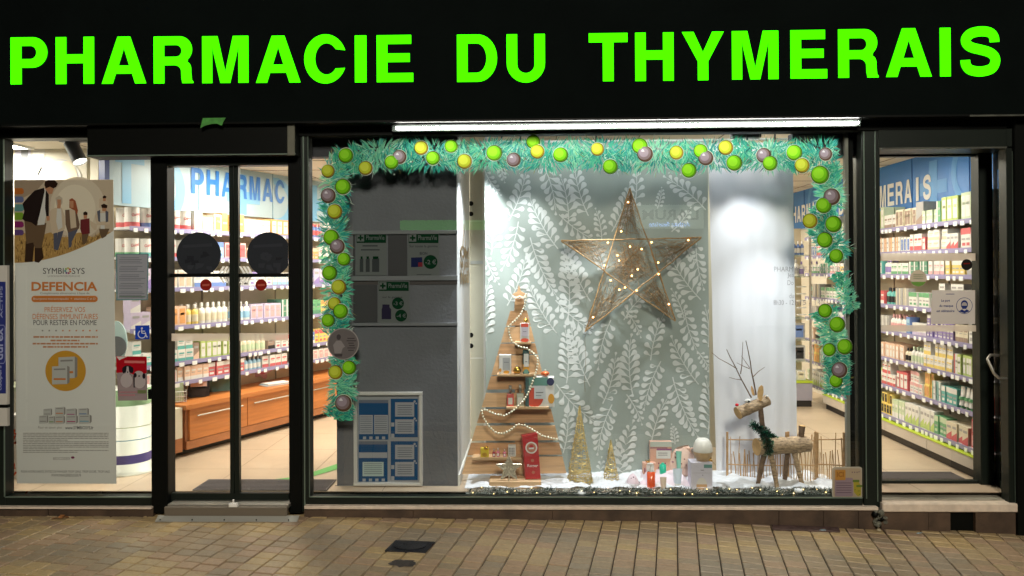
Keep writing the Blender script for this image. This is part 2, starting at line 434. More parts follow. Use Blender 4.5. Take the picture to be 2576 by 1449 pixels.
# ================================================================== illuminated sign
def arc(cx, cz, rx, rz, a0, a1, n=10): return [(cx + rx * cos(R(a0 + (a1 - a0) * i / n)), cz + rz * sin(R(a0 + (a1 - a0) * i / n))) for i in range(n + 1)]
def ribbon(path, wd):
    L = []; Rr = []
    for i, p in enumerate(path):
        a = path[max(0, i - 1)]; b = path[min(len(path) - 1, i + 1)]
        dx, dz = b[0] - a[0], b[1] - a[1]; q = math.hypot(dx, dz) or 1
        wv = wd(i / (len(path) - 1)) if callable(wd) else wd
        L.append((p[0] - dz / q * wv / 2, p[1] + dx / q * wv / 2)); Rr.append((p[0] + dz / q * wv / 2, p[1] - dx / q * wv / 2))
    return L + Rr[::-1]
def glyph(ch):
    t = .225; h = .19
    if ch == 'I': return .24, [[(0, 0), (.24, 0), (.24, 1), (0, 1)]]
    if ch == 'H': W = .82; return W, [[(0, 0), (t, 0), (t, .44), (W - t, .44), (W - t, 0), (W, 0), (W, 1), (W - t, 1), (W - t, .63), (t, .63), (t, 1), (0, 1)]]
    if ch == 'E': W = .77; return W, [[(0, 0), (W, 0), (W, h), (t, h), (t, .425), (W - .07, .425), (W - .07, .61), (t, .61), (t, 1 - h), (W - .04, 1 - h), (W - .04, 1), (0, 1)]]
    if ch == 'T': W = .81; return W, [[(W / 2 - t / 2, 0), (W / 2 + t / 2, 0), (W / 2 + t / 2, 1 - h), (W, 1 - h), (W, 1), (0, 1), (0, 1 - h), (W / 2 - t / 2, 1 - h)]]
    if ch == 'M': W = .99; return W, [[(0, 0), (.215, 0), (.215, .76), (.39, 0), (W - .39, 0), (W - .215, .76), (W - .215, 0), (W, 0), (W, 1), (W - .33, 1), (W / 2, .24), (.33, 1), (0, 1)]]
    if ch == 'A': W = .945; return W, [[(0, 0), (.235, 0), (.30, .21), (W - .30, .21), (W - .235, 0), (W, 0), (W / 2 + .135, 1), (W / 2 - .135, 1)], [(.36, .385), (W / 2, .755), (W - .36, .385)]]
    if ch == 'Y': W = .885; return W, [[(W / 2 - .11, 0), (W / 2 + .11, 0), (W / 2 + .11, .39), (W, 1), (W - .245, 1), (W / 2, .575), (.245, 1), (0, 1), (W / 2 - .11, .39)]]
    if ch == 'U': W = .82; o = arc(W / 2, .39, W / 2, .41, 180, 360, 18); i = arc(W / 2, .36, W / 2 - t, .18, 360, 180, 14); return W, [[(0, 1)] + o + [(W, 1), (W - t, 1)] + i + [(t, 1)]]
    if ch == 'D': W = .85; return W, [[(0, 0), (.44, 0)] + arc(.44, .5, W - .44, .5, -90, 90, 18) + [(0, 1)], [(t, h), (t, 1 - h), (.40, 1 - h)] + arc(.42, .5, W - .42 - t, .5 - h, 90, -90, 14) + [(.40, h)]]
    if ch == 'P': W = .785; return W, [[(0, 0), (.235, 0), (.235, .35), (.47, .35)] + arc(.47, .675, W - .47, .325, -90, 90, 14) + [(0, 1)], [(.23, .535), (.23, .815), (.43, .815)] + arc(.43, .675, .12, .14, 90, -90, 10)]
    if ch == 'R':
        W = .845; return W, [[(0, 0), (t, 0), (t, .385), (.44, .385)] + arc(.44, .25, .145, .135, 90, 0, 8) + [(.59, .12), (.61, 0), (W, 0), (W, .03), (.815, .07), (.80, .22)] + arc(.69, .30, .11, .155, 0, 75, 6) + arc(.55, .72, .27, .28, -48, 90, 14) + [(0, 1)], [(.225, .565), (.225, .815), (.48, .815)] + arc(.48, .69, .115, .125, 90, -90, 10)]
    if ch == 'C':
        W = .87; return W, [arc(.435, .5, .435, .525, 20, 340, 40)[0:1] + arc(.435, .5, .435, .525, 22, 338, 40) + arc(.46, .5, .235, .335, 322, 38, 36)]
    if ch == 'S':
        pts = [(.735, .69), (.72, .80), (.63, .89), (.44, .915), (.23, .87), (.125, .76), (.15, .65), (.26, .58), (.44, .535), (.62, .48), (.73, .39), (.745, .27), (.66, .14), (.44, .085), (.22, .12), (.125, .22), (.11, .325)]
        P = []
        for i in range(len(pts) - 1):
            p0 = pts[max(0, i - 1)]; p1 = pts[i]; p2 = pts[i + 1]; p3 = pts[min(len(pts) - 1, i + 2)]
            for k in range(4):
                q = k / 4
                P.append(tuple(0.5 * (2 * p1[c] + (p2[c] - p0[c]) * q + (2 * p0[c] - 5 * p1[c] + 4 * p2[c] - p3[c]) * q * q + (-p0[c] + 3 * p1[c] - 3 * p2[c] + p3[c]) * q ** 3) for c in (0, 1)))
        P.append(pts[-1])
        return .86, [ribbon(P, lambda s: .205)]
sign = thing('illuminated_sign', (0, FY, 2.7), 'glowing green channel letters reading PHARMACIE DU THYMERAIS on black fascia', 'sign')
SG = [('P', 26.7, 119.3), ('H', 140.4, 236.7), ('A', 256, 367.7), ('R', 386.8, 486.4), ('M', 508.8, 625), ('A', 644, 756), ('C', 765.5, 872), ('I', 893, 922), ('E', 948, 1039.5),
      ('D', 1150, 1250.7), ('U', 1275, 1371.3), ('T', 1481.8, 1579), ('H', 1598.4, 1695), ('Y', 1716.2, 1821.5), ('M', 1841.8, 1958.6), ('E', 1989, 2081), ('R', 2109, 2210.5), ('A', 2229, 2344.3), ('I', 2365, 2392), ('S', 2415.8, 2517.4)]
def lerpt(T, x):
    for (a, p), (b, q) in zip(T, T[1:]):
        if x <= b or (b, q) == T[-1]: return p + (q - p) * (x - a) / (b - a)
BT = [(26, 212.4), (985, 206.8), (1371, 205.8), (1695, 203.6), (2081, 197.1), (2392, 192), (2517, 190)]
TT = [(26, 94.6), (1039, 88.5), (1371, 86.0), (1695, 81.8), (2081, 75.3), (2392, 69.9), (2517, 68.5)]
side_m = mat('green_letter_return', (30, 150, 12), 0.5, emit=.4)
for ch, a, b in SG:
    W, cs = glyph(ch); mb = MB()
    yb = lerpt(BT, (a + b) / 2); yt = lerpt(TT, (a + b) / 2)
    if ch in 'CS': pass
    YL = FY - 0.009
    A = U(a, yb, YL); B = U(b, yb, YL); T = U(a, yt, YL)
    sx = (B.x - A.x) / W; sz = T.z - A.z; sh = (B.z - A.z) / (B.x - A.x) * 0.0
    mb.solid([[(A.x + q[0] * sx, A.z + q[1] * sz) for q in c] for c in cs], YL, 0.007, green_em, side_m)
    mb.build('letter', sign)

# LED light strip over the display window
mb = MB(); led_m = mat('white_led_tube', (255, 252, 246), emit=L_LED)
A = U(996, 322, -0.12); B = U(2160, 308.5, -0.12)
ls = thing('light_strip', ((A.x + B.x) / 2, -0.12, A.z), 'long white LED light strip glowing under the fascia above the display window', 'light')
mb.tube([A, B], 0.0062, led_m, 8); mb.build('led_tube', ls)
mb = MB(); A = U(985, 320, -0.12); B = U(2168, 306.5, -0.12)
for s0, s1 in ((0, 1),):
    for h0, h1, y0, mm in ((.012, .022, -.012, black), (-.022, -.006, .02, mat('grey_strip_housing', (46, 54, 49), .6)), (-.006, .012, .014, mat('grey_strip_housing', (46, 54, 49), .6))):
        v0 = [A + Vector((0, y0, h0)), B + Vector((0, y0, h0)), B + Vector((0, .06, h0)), A + Vector((0, .06, h0))]
        mb.add(v0 + [q + Vector((0, 0, h1 - h0)) for q in v0], [(0, 3, 2, 1), (4, 5, 6, 7), (0, 1, 5, 4), (1, 2, 6, 5), (2, 3, 7, 6), (3, 0, 4, 7)], mm)
mb.build('housing', ls)
# ================================================================== shop interior
FZ = 0.12; CZ = 2.57
tile_m = mat('beige_floor_tile', (196, 176, 152), 0.32, var=0.08, vscale=2.5, spec=0.5)
grout = mat('tile_grout', (150, 132, 112), 0.8)
mb = MB()
mb.add([(-4.6, .06, FZ - .004), (4.6, .06, FZ - .004), (4.6, 6.2, FZ - .004), (-4.6, 6.2, FZ - .004)], [(0, 1, 2, 3)], grout)
for i in range(16):
    for j in range(11):
        x = -4.6 + i * .6; y = .02 + j * .6
        mb.add([(x + .002, max(y, .06) + .002, FZ), (x + .598, max(y, .06) + .002, FZ), (x + .598, y + .598, FZ), (x + .002, y + .598, FZ)], [(0, 1, 2, 3)], tile_m)
struct('floor', mb)
mb = MB(); mb.box(-4.6, 4.6, .3, 6.25, CZ, CZ + .05, cream)
for k in range(1, 15): mb.box(-4.6 + k * .6, -4.594 + k * .6, .3, 6.2, CZ - .004, CZ, grout)
for k in range(1, 10): mb.box(-4.6, 4.6, .3 + k * .6, .306 + k * .6, CZ - .0042, CZ, grout)
struct('ceiling', mb)
mb = MB(); mb.box(-4.6, 4.6, 5.9, 6.0, FZ, CZ, wall_w); struct('back_wall', mb)
mb = MB(); mb.box(3.425, 3.55, .3, 5.9, FZ, CZ, wall_w); struct('wall_right', mb)
dL = Vector((.41, .912)); nL = Vector((.912, -.41)); oL = Vector((-3.324, .74))
TL = lambda u, v, w_: (oL.x + dL.x * u + nL.x * v, oL.y + dL.y * u + nL.y * v, w_)
TR = lambda u, v, w_: (3.42 - v, .25 + u, w_)
mb = MB(TL); mb.box(0, 5.6, -.1, -.005, FZ, CZ, wall_w); struct('wall_left', mb)
# ceiling panels
lp = mat('lit_ceiling_panel', (255, 246, 230), emit=L_CEIL); lf = mat('panel_rim', (200, 200, 196), .4)
spots = [(-2.3, 1.35, 'panel nearest the sliding door'), (-1.2, 1.5, 'panel between door and pillar'), (-1.15, 2.9, 'panel behind the pillar'), (2.25, .95, 'panel over the right aisle'), (.7, 3.4, 'panel behind the curtain'), (2.0, 3.4, 'panel far back on the right'), (-1.2, 4.6, 'panel at the back of the shop'), (-4.1, .4, 'small panel over the left window')]
for x, y, nm in spots:
    t = thing('ceiling_light', (x, y, CZ), 'square lit ceiling light, ' + nm, 'light', 'ceiling lights of the shop')
    MB().add([(x - .27, y - .27, CZ - .012), (x + .27, y - .27, CZ - .012), (x + .27, y + .27, CZ - .012), (x - .27, y + .27, CZ - .012)], [(3, 2, 1, 0)], lp).build('diffuser', t)
    m_ = MB()
    for a, b, c, d in ((-.3, .3, -.3, -.27), (-.3, .3, .27, .3), (-.3, -.27, -.27, .27), (.27, .3, -.27, .27)): m_.box(x + a, x + b, y + c, y + d, CZ - .02, CZ - .004, lf)
    m_.build('frame', t)

# ---- fascias with lettering along the two walls
fbL = mat('pale_blue_fascia', (158, 180, 190), .35, var=.05, vscale=2); fb2 = mat('light_blue_print', (116, 172, 208), .35); fb3 = mat('blue_lettering', (40, 110, 186), .4)
t = thing('wall_fascia', TL(0, .03, 2.1), 'pale blue wall fascia with blue PHARMACIE lettering over the left shelves', 'sign')
mb = MB(TL); mb.box(0.04, 4.4, 0.0, .05, 2.13, CZ, fbL); mb.box(0, .04, 0, .07, 2.13, CZ, mat('navy_strip', (30, 52, 120), .4))
# large pale logo shapes
def wl(T, cs, v, m): # solid on a wall plane: contours in (u,w)
    mb.solid(cs, v, 0, m, mp=lambda a, y, b: (a, v, b))
mb.xf = TL
wl(TL, [arc(.42, 2.30, .34, .34, -70, 110, 14) + arc(.42, 2.30, .25, .25, 110, -70, 14)], .052, fb2)
wl(TL, [[(.10, 2.47), (.36, 2.47), (.36, 2.56), (.10, 2.56)]], .053, fb2)
wl(TL, [[(.16, 2.15), (.24, 2.15), (.24, 2.50), (.16, 2.50)]], .0535, fb2)
for u in (1.35, 2.35, 3.4):
    wl(TL, [[(u, 2.14), (u + .11, 2.14), (u + .11, 2.52), (u, 2.52)]], .052, fb2); wl(TL, [[(u - .13, 2.25), (u + .28, 2.25), (u + .28, 2.36), (u - .13, 2.36)]], .0525, fb2)
    wl(TL, [arc(u + .5, 2.30, .24, .24, -100, 100, 12) + arc(u + .5, 2.30, .17, .17, 100, -100, 12)], .052, fb2)
for u in (.9, 1.8, 2.7, 3.6): mb.box(u, u + .006, .05, .0545, 2.13, CZ, mat('panel_seam', (120, 150, 168), .5))
mb.build('panel', t)
mb = MB(TL)
# letter positions measured along the wall
u0, u1 = None, None
def u_at(x, T=TL):
    best = None
    for k in range(0, 500):
        u = k * .01; px = proj(T(u, .05, 2.3))[0]
        if best is None or abs(px - x) < best[0]: best = (abs(px - x), u)
    return best[1]
uP, uC = u_at(479), u_at(722)
step = (uC - uP) / 7
for i, ch in enumerate('PHARMACIE'):
    W, cs = glyph(ch); a = uP + i * step; wd = step * (.82 if ch != 'I' else .28); a += (step * .2 if ch == 'I' else 0)
    mb.solid([[(a + q[0] / W * wd, 2.29 + q[1] * .225) for q in c] for c in cs], 0, 0, fb3, mp=lambda a, y, b: (a, .056, b))
mb.build('lettering', t)
t = thing('wall_fascia', TR(0, .03, 2.1), 'bright blue wall fascia with white PHARMACIE DU THYMERAIS lettering over the right shelves', 'sign')
fbR = mat('bright_blue_fascia', (44, 122, 200), .32, var=.06, vscale=2); fbR2 = mat('mid_blue_print', (84, 152, 214), .35)
mb = MB(TR); mb.box(-.1, 4.9, 0, .04, 2.1, CZ, fbR)
for u, k in ((.55, 1), (1.05, 0), (1.9, 1), (2.6, 0), (3.6, 1)):
    if k: mb.solid([arc(u, 2.36, .30, .30, -95, 95, 14) + arc(u, 2.36, .23, .23, 95, -95, 14)], 0, 0, fbR2, mp=lambda a, y, b: (a, .042, b))
    else: mb.solid([[(u, 2.1), (u + .12, 2.1), (u + .12, 2.5), (u, 2.5)]], 0, 0, fbR2, mp=lambda a, y, b: (a, .042, b)); mb.solid([[(u - .14, 2.22), (u + .27, 2.22), (u + .27, 2.33), (u - .14, 2.33)]], 0, 0, fbR2, mp=lambda a, y, b: (a, .0425, b))
for u in (.6, 1.45, 2.3, 3.15, 4.0): mb.box(u, u + .006, .04, .0445, 2.1, CZ, mat('dark_blue_seam', (24, 84, 150), .5))
mb.build('panel', t)
mb = MB(TR)
uS, uM = u_at(2340, TR), u_at(2213, TR)
step = (uM - uS) / 5.75
wl_m = mat('white_wall_lettering', (232, 232, 228), .5)
txt = 'PHARMACIE DU THYMERAIS'
for i, ch in enumerate(reversed(txt)):
    if ch == ' ': continue
    W, cs = glyph(ch); wd = step * (.8 if ch != 'I' else .28); a = uS + i * step + (step * .8 + wd) / 2
    mb.solid([[(a - q[0] / W * wd, 2.185 + q[1] * .205) for q in c] for c in cs], 0, 0, wl_m, mp=lambda a, y, b: (a, .045, b))
mb.build('lettering', t)

# ---- shelving
shelf_m = mat('shelf_steel', (206, 204, 206), .4, .1); rail_m = mat('lilac_price_rail', (150, 144, 182), .4); tag_m = mat('price_card', (240, 240, 238), .6)
backp = mat('shelf_back_panel', (214, 200, 172), .7, var=.05, vscale=2)
rs = random.Random(11)
def shelving(T, u0, u1, zs_, depth, label, z_top, base):
    o = thing('shelving_unit', T((u0 + u1) / 2, 0.15, FZ), label, 'shelving')
    mb = MB(T); mb.box(u0, u1, 0.002, .018, FZ + .1, z_top, backp)
    k = u0
    while k < u1: mb.box(k, k + .012, .018, .026, FZ + .3, z_top, mat('upright_slot', (150, 140, 122), .6)); k += .9
    mb.build('back_panel', o)
    for z in zs_:
        mb = MB(T); dd = depth if z > .4 else depth + .03
        mb.box(u0, u1, .02, dd, z - .018, z, shelf_m)
        mb.box(u0, u1, dd, dd + .004, z - .026, z + .008, rail_m)
        k = u0 + .03
        while k < u1 - .06:
            wd = rs.choice([.035, .035, .05]); mb.box(k, k + wd, dd + .004, dd + .006, z - .038, z - .006, tag_m); k += wd + rs.uniform(.02, .12)
        mb.build('shelf', o)
    return o
RZ = [1.95, 1.74, 1.545, 1.28, 1.05, .81, .565, .315]
shr = shelving(TR, 0.02, 3.4, RZ, .26, 'tall white shelving full of medicine along the right wall', 2.09, 0)
mb = MB(TR); lime = mat('lime_ledge', (176, 196, 40), .5); kick = mat('dark_kickboard', (34, 28, 24), .6); basep = mat('greige_base_panel', (190, 180, 168), .45)
k = 0.02
while k < 2.74:
    mb.box(k + .002, k + .676, .02, .33, FZ + .07, .272, basep); k += .68
mb.box(0.02, 2.75, .02, .334, .272, .279, lime); mb.box(0.02, 2.75, .02, .29, FZ, FZ + .07, kick)
mb.build('base_cabinet', shr)
LZ = [1.95, 1.72, 1.47, 1.16, .865, .70]
shl = shelving(TL, 0.06, 4.3, LZ, .27, 'tall shelving full of boxes and bottles along the left wall', 2.13, 0)
wood = mat('orange_beech_veneer', (194, 120, 62), .38, var=.14, vscale=3, wave=(1, 1, 14)); wood_d = mat('beech_lower_rail', (170, 108, 66), .45, var=.1)
cab = thing('drawer_counter', TL(1.9, .35, FZ), 'long low orange beech drawer counter with metal handles under the left shelves', 'counter')
mb = MB(TL); mb.box(.42, 4.2, .03, .45, .50, .535, wood); mb.build('counter_top', cab)
mb = MB(TL); mb.box(.45, 4.2, .05, .405, FZ + .12, .50, wood_d); mb.box(.45, 4.2, .05, .42, FZ + .055, FZ + .12, wood_d); mb.build('carcass', cab)
mb = MB(TL); mb.box(.48, 4.15, .05, .33, FZ, FZ + .055, kick); mb.build('plinth', cab)
for k in range(6):
    a = .48 + k * .62
    mb = MB(TL); mb.box(a, a + .612, .405, .422, FZ + .125, .494, wood); d = mb.build('drawer_front', cab)
    mb = MB(TL); mb.tube([(a + .06, .438, .435), (a + .55, .438, .435)], .006, alu, 8); mb.build('handle', d)
wc = thing('white_cabinet', TL(.1, .4, FZ), 'cream white cabinet standing left of the beech counter', 'cabinet')
mb = MB(TL); mb.box(-.12, .41, .05, .42, FZ + .16, .52, mat('cream_laminate', (226, 218, 198), .45)); mb.build('body', wc)
mb = MB(TL); mb.box(-.12, .41, .05, .42, FZ + .05, FZ + .16, wood_d); mb.box(-.1, .4, .05, .35, FZ, FZ + .05, kick); mb.build('plinth', wc)

# ---- products
CN = {'white': (226, 222, 214), 'cream': (222, 206, 170), 'orange': (222, 128, 40), 'red': (196, 40, 44), 'pink': (222, 140, 140), 'green': (52, 140, 72), 'lime': (168, 196, 70), 'teal': (40, 150, 140),
      'blue': (50, 90, 176), 'skyblue': (120, 180, 214), 'purple': (112, 84, 168), 'yellow': (228, 190, 60), 'brown': (120, 86, 66), 'grey': (140, 136, 134), 'darkgreen': (24, 98, 62), 'peach': (230, 176, 140), 'amber': (196, 120, 30), 'black': (40, 38, 40), 'lilac': (190, 170, 206), 'palegreen': (186, 208, 160)}
CL = {'skyblue': 'sky blue', 'darkgreen': 'dark green', 'palegreen': 'pale green'}
def pm(c): return mat('product_' + c, tuple(int(q * .68 + 236 * .32) for q in CN[c]) if c != 'black' else CN[c], .42, var=.05, vscale=20)
PMESH = {}
def product(kind, w_, h, d, base, acc, sty=0, body=None):
    key = (kind, w_, h, d, base, acc, sty)
    if key in PMESH: return PMESH[key]
    mb = MB(); B = pm(base); A = pm(acc); ink = pm('grey')
    if kind == 'medicine_box':
        mb.box(-w_ / 2, w_ / 2, 0, d, 0, h, B)
        e = .0012; z = lambda q: q * h
        def fr(a, b, c, e_, m_): mb.add([(a, -e, c), (b, -e, c), (b, -e, e_), (a, -e, e_)], [(0, 1, 2, 3)], m_)
        if sty == 0: fr(-w_ / 2, w_ / 2, 0, z(.3), A); fr(-w_ * .35, w_ * .35, z(.62), z(.74), A); fr(-w_ * .35, w_ * .2, z(.5), z(.54), ink)
        elif sty == 1: fr(-w_ / 2, w_ / 2, z(.7), z(1), A); fr(-w_ * .35, w_ * .35, z(.42), z(.52), ink); fr(-w_ * .3, w_ * .3, z(.15), z(.3), A)
        elif sty == 2: fr(-w_ / 2, -w_ * .2, 0, h, A); fr(-w_ * .1, w_ * .4, z(.6), z(.7), ink); fr(-w_ * .1, w_ * .4, z(.3), z(.36), ink)
        elif sty == 3: fr(-w_ * .36, w_ * .36, z(.12), z(.88), A); fr(-w_ * .25, w_ * .25, z(.55), z(.66), B)
        elif sty == 4:
            mb.add([(-w_ / 2, -e, 0), (w_ / 2, -e, 0), (w_ / 2, -e, z(.5)), (-w_ / 2, -e, z(.2))], [(0, 1, 2, 3)], A); fr(-w_ * .35, w_ * .35, z(.66), z(.8), ink)
    elif kind == 'bottle':
        r = w_ / 2; mb.lathe([(0.0001, 0), (r * .95, 0), (r, .01), (r, h * .62), (r * .75, h * .72), (r * .35, h * .76), (r * .35, h * .80)], (0, r, 0), B, 12)
        mb.lathe([(r * .42, h * .80), (r * .42, h * .97), (r * .3, h), (0.0001, h)], (0, r, 0), A if sty else pm('white'), 10)
        mb.lathe([(r + .0008, h * .15), (r + .0008, h * .5)], (0, r, 0), A, 12)
    elif kind == 'tube':
        r = w_ / 2
        mb.lathe([(r * .6, 0), (r * .6, h * .14), (0.0001, h * .14)], (0, r, 0), A, 10)
        P = []
        for q in range(6):
            s = q / 5; P.append((s, r * (1 - s * .0), r * (1 - s * .93)))
        vs = [(r * .98 * cos(2 * pi * k / 12), r + ry * sin(2 * pi * k / 12), h * .14 + s * h * .86) for s, rx, ry in P for k in range(12)]
        mb.add(vs, [(i * 12 + k, i * 12 + (k + 1) % 12, (i + 1) * 12 + (k + 1) % 12, (i + 1) * 12 + k) for i in range(5) for k in range(12)], B, True)
        mb.lathe([(r + .001, h * .4), (r * .985, h * .55)], (0, r, 0), A, 12)
    elif kind == 'tin':
        r = w_ / 2; mb.lathe([(0.0001, 0), (r, 0), (r, h * .94), (r * 1.02, h * .94), (r * 1.02, h), (0.0001, h)], (0, r, 0), B, 18, False)
        mb.lathe([(r + .001, 0.004), (r + .001, h * .26)], (0, r, 0), A, 18)
        vs, fs = text_mesh('Guigoz', 0.02); xs_ = [v[0] for v in vs]; ax, bx = min(xs_), max(xs_)
        q = [((v[0] - ax) / (bx - ax) * 1.5 - .75, v[1]) for v in vs]
        mb.add([(r * sin(a), r - (r + .002) * cos(a), h * .58 + b * h * .22 + a * .01) for a, b in q], fs, pm('red'))
    me_o = mb.build(kind); me = me_o.data; bpy.data.objects.remove(me_o)
    PMESH[key] = me
    return me
WIN = [(288, 380), (421, 577), (600, 726), (779, 850), (2036, 2137), (2149, 2172), (2215, 2466)]
KW = {'medicine_box': 'medicine box', 'bottle': 'bottle', 'tube': 'tube', 'tin': 'milk powder tin'}
ORD = 'first second third fourth fifth sixth seventh eighth ninth tenth eleventh twelfth thirteenth fourteenth fifteenth sixteenth seventeenth eighteenth nineteenth twentieth'.split()
TENS = {2: 'twenty', 3: 'thirty', 4: 'forty', 5: 'fifty', 6: 'sixty'}
def ordw(n):
    if n <= 20: return ORD[n - 1]
    t_, r_ = divmod(n, 10)
    return (TENS[t_] + '-' + ORD[r_ - 1]) if r_ else TENS[t_][:-1] + 'ieth'
SH = {k: ordw(k + 1) for k in range(9)}
PLACE = []
def stock(T, rot, z, shelf_i, wall, runs, u, umax, v_front, hmax, step_cap=None):
    """runs = (kind, width, height, depth, base, accent, style, count)"""
    n = 0; i = 0
    rr = random.Random(shelf_i * 17 + int(rot))
    while u < umax:
        kind, w_, h, d, base, acc, sty, cnt = runs[i % len(runs)]; i += 1
        if kind == 'medicine_box': w_ = round(w_ * .84, 4); cnt = int(cnt * 1.3 + .5)
        if i > len(runs): cnt = max(1, cnt + rr.choice([-1, 0, 1]))
        h = round(min(h, hmax), 4); back = rr.random() < .75
        for c in range(cnt):
            if u + w_ > umax: break
            vj = v_front - rr.choice([0, 0, .004, .012])
            rows_ = [(u + w_ / 2, vj, z, 0)]
            if back: rows_.append((u + w_ / 2 + .004, vj - d - .01, z, 1))
            if kind == 'medicine_box' and 2 * h < hmax and rr.random() < .7: rows_.append((u + w_ / 2, vj - .006, z + h, 2))
            x, y = proj(T(u + w_ / 2, v_front, z + h / 2))
            u += w_ + rr.choice([.002, .003, .004]) * (1.5 if kind == 'medicine_box' else 2)
            if not any(a - 4 < x < b + 4 for a, b in WIN): continue
            n += 1
            for (uu, vv, zz_, lv) in rows_:
                p = Vector(T(uu, vv, zz_)) + Vector((0, 0, .001)); dist = (p - CAM).length
                PLACE.append(((w_ * h) / dist ** 2 * (1 if lv != 1 else .15) * (1.4 if wall == 'left' else 1), kind, w_, h, d, base, acc, sty, p, rot + rr.uniform(-4, 4), n, shelf_i, wall, lv))
        u += rr.choice([.003, .006, .016])
m_, b_, t_, n_ = 'medicine_box', 'bottle', 'tube', 'tin'
RR = [
 [(m_, .078, .20, .09, 'palegreen', 'white', 3, 4), (m_, .085, .19, .08, 'lime', 'white', 3, 2), (m_, .07, .17, .08, 'green', 'white', 2, 1), (m_, .055, .11, .08, 'palegreen', 'white', 0, 3), (m_, .12, .19, .12, 'grey', 'brown', 4, 1), (m_, .07, .15, .08, 'cream', 'brown', 3, 4), (m_, .06, .12, .08, 'white', 'brown', 0, 3)],
 [(m_, .07, .16, .08, 'pink', 'white', 2, 1), (m_, .08, .15, .08, 'white', 'red', 1, 3), (m_, .06, .12, .08, 'white', 'red', 4, 2), (m_, .10, .08, .09, 'white', 'peach', 0, 2), (m_, .06, .11, .08, 'red', 'white', 3, 1), (m_, .07, .14, .08, 'white', 'red', 0, 2), (m_, .05, .12, .08, 'white', 'blue', 3, 2), (m_, .055, .13, .08, 'white', 'orange', 2, 6), (m_, .07, .14, .08, 'orange', 'white', 0, 3)],
 [(m_, .075, .13, .08, 'white', 'grey', 0, 3), (m_, .07, .11, .08, 'yellow', 'white', 1, 3), (m_, .06, .11, .08, 'white', 'pink', 0, 3), (m_, .075, .11, .08, 'darkgreen', 'white', 2, 3), (m_, .07, .10, .08, 'white', 'green', 0, 4), (b_, .05, .14, .05, 'white', 'purple', 1, 2), (m_, .08, .12, .08, 'teal', 'white', 3, 3), (b_, .05, .14, .05, 'blue', 'red', 0, 3)],
 [(m_, .07, .13, .08, 'white', 'black', 3, 2), (b_, .055, .16, .05, 'black', 'white', 0, 2), (m_, .09, .1, .08, 'white', 'orange', 4, 3), (m_, .07, .12, .08, 'white', 'green', 1, 5), (m_, .06, .15, .06, 'grey', 'cream', 2, 3), (b_, .045, .15, .04, 'teal', 'black', 1, 4), (m_, .07, .12, .08, 'red', 'white', 0, 3), (b_, .05, .15, .05, 'white', 'red', 1, 3)],
 [(m_, .07, .16, .08, 'white', 'grey', 1, 3), (m_, .06, .13, .08, 'cream', 'brown', 0, 2), (m_, .05, .09, .07, 'purple', 'white', 1, 6), (m_, .05, .1, .07, 'white', 'lilac', 0, 4), (m_, .08, .14, .08, 'blue', 'skyblue', 3, 1), (b_, .05, .15, .05, 'white', 'pink', 1, 5), (m_, .07, .13, .06, 'grey', 'white', 2, 3)],
 [(m_, .055, .15, .07, 'white', 'grey', 1, 3), (m_, .05, .15, .07, 'lime', 'white', 3, 3), (m_, .05, .15, .07, 'white', 'red', 2, 1), (m_, .055, .1, .07, 'white', 'yellow', 0, 6), (b_, .045, .14, .04, 'white', 'palegreen', 1, 4), (b_, .04, .12, .04, 'cream', 'black', 1, 2), (m_, .055, .13, .07, 'peach', 'white', 3, 6), (m_, .06, .12, .07, 'cream', 'brown', 0, 3)],
 [(m_, .05, .12, .07, 'red', 'white', 0, 2), (t_, .055, .16, .05, 'white', 'green', 0, 4), (m_, .06, .13, .07, 'teal', 'white', 1, 3), (m_, .04, .15, .07, 'white', 'teal', 2, 2), (m_, .05, .1, .07, 'yellow', 'orange', 3, 2), (m_, .06, .09, .07, 'white', 'pink', 1, 3), (m_, .07, .15, .07, 'red', 'white', 3, 2), (m_, .055, .1, .07, 'white', 'red', 0, 4), (b_, .045, .14, .04, 'white', 'lime', 1, 3), (b_, .05, .14, .05, 'pink', 'white', 1, 3), (b_, .05, .15, .05, 'amber', 'white', 0, 2), (b_, .05, .16, .05, 'white', 'skyblue', 1, 3)],
 [(m_, .08, .1, .09, 'red', 'pink', 3, 2), (m_, .075, .13, .08, 'cream', 'red', 4, 3), (m_, .06, .14, .08, 'green', 'palegreen', 1, 2), (m_, .06, .16, .08, 'white', 'lime', 4, 6), (m_, .06, .15, .08, 'palegreen', 'white', 0, 3), (m_, .05, .09, .07, 'yellow', 'black', 3, 3), (m_, .075, .12, .08, 'lime', 'cream', 2, 3), (m_, .075, .13, .08, 'palegreen', 'green', 1, 4)],
]
for i, (z, runs) in enumerate(zip(RZ, RR)):
    stock(TR, -90, z, i, 'right', runs, .03, 3.35, .25 if z > .4 else .27, {0: .2}.get(i, (RZ[i - 1] if i else 2.1) - z - .035))
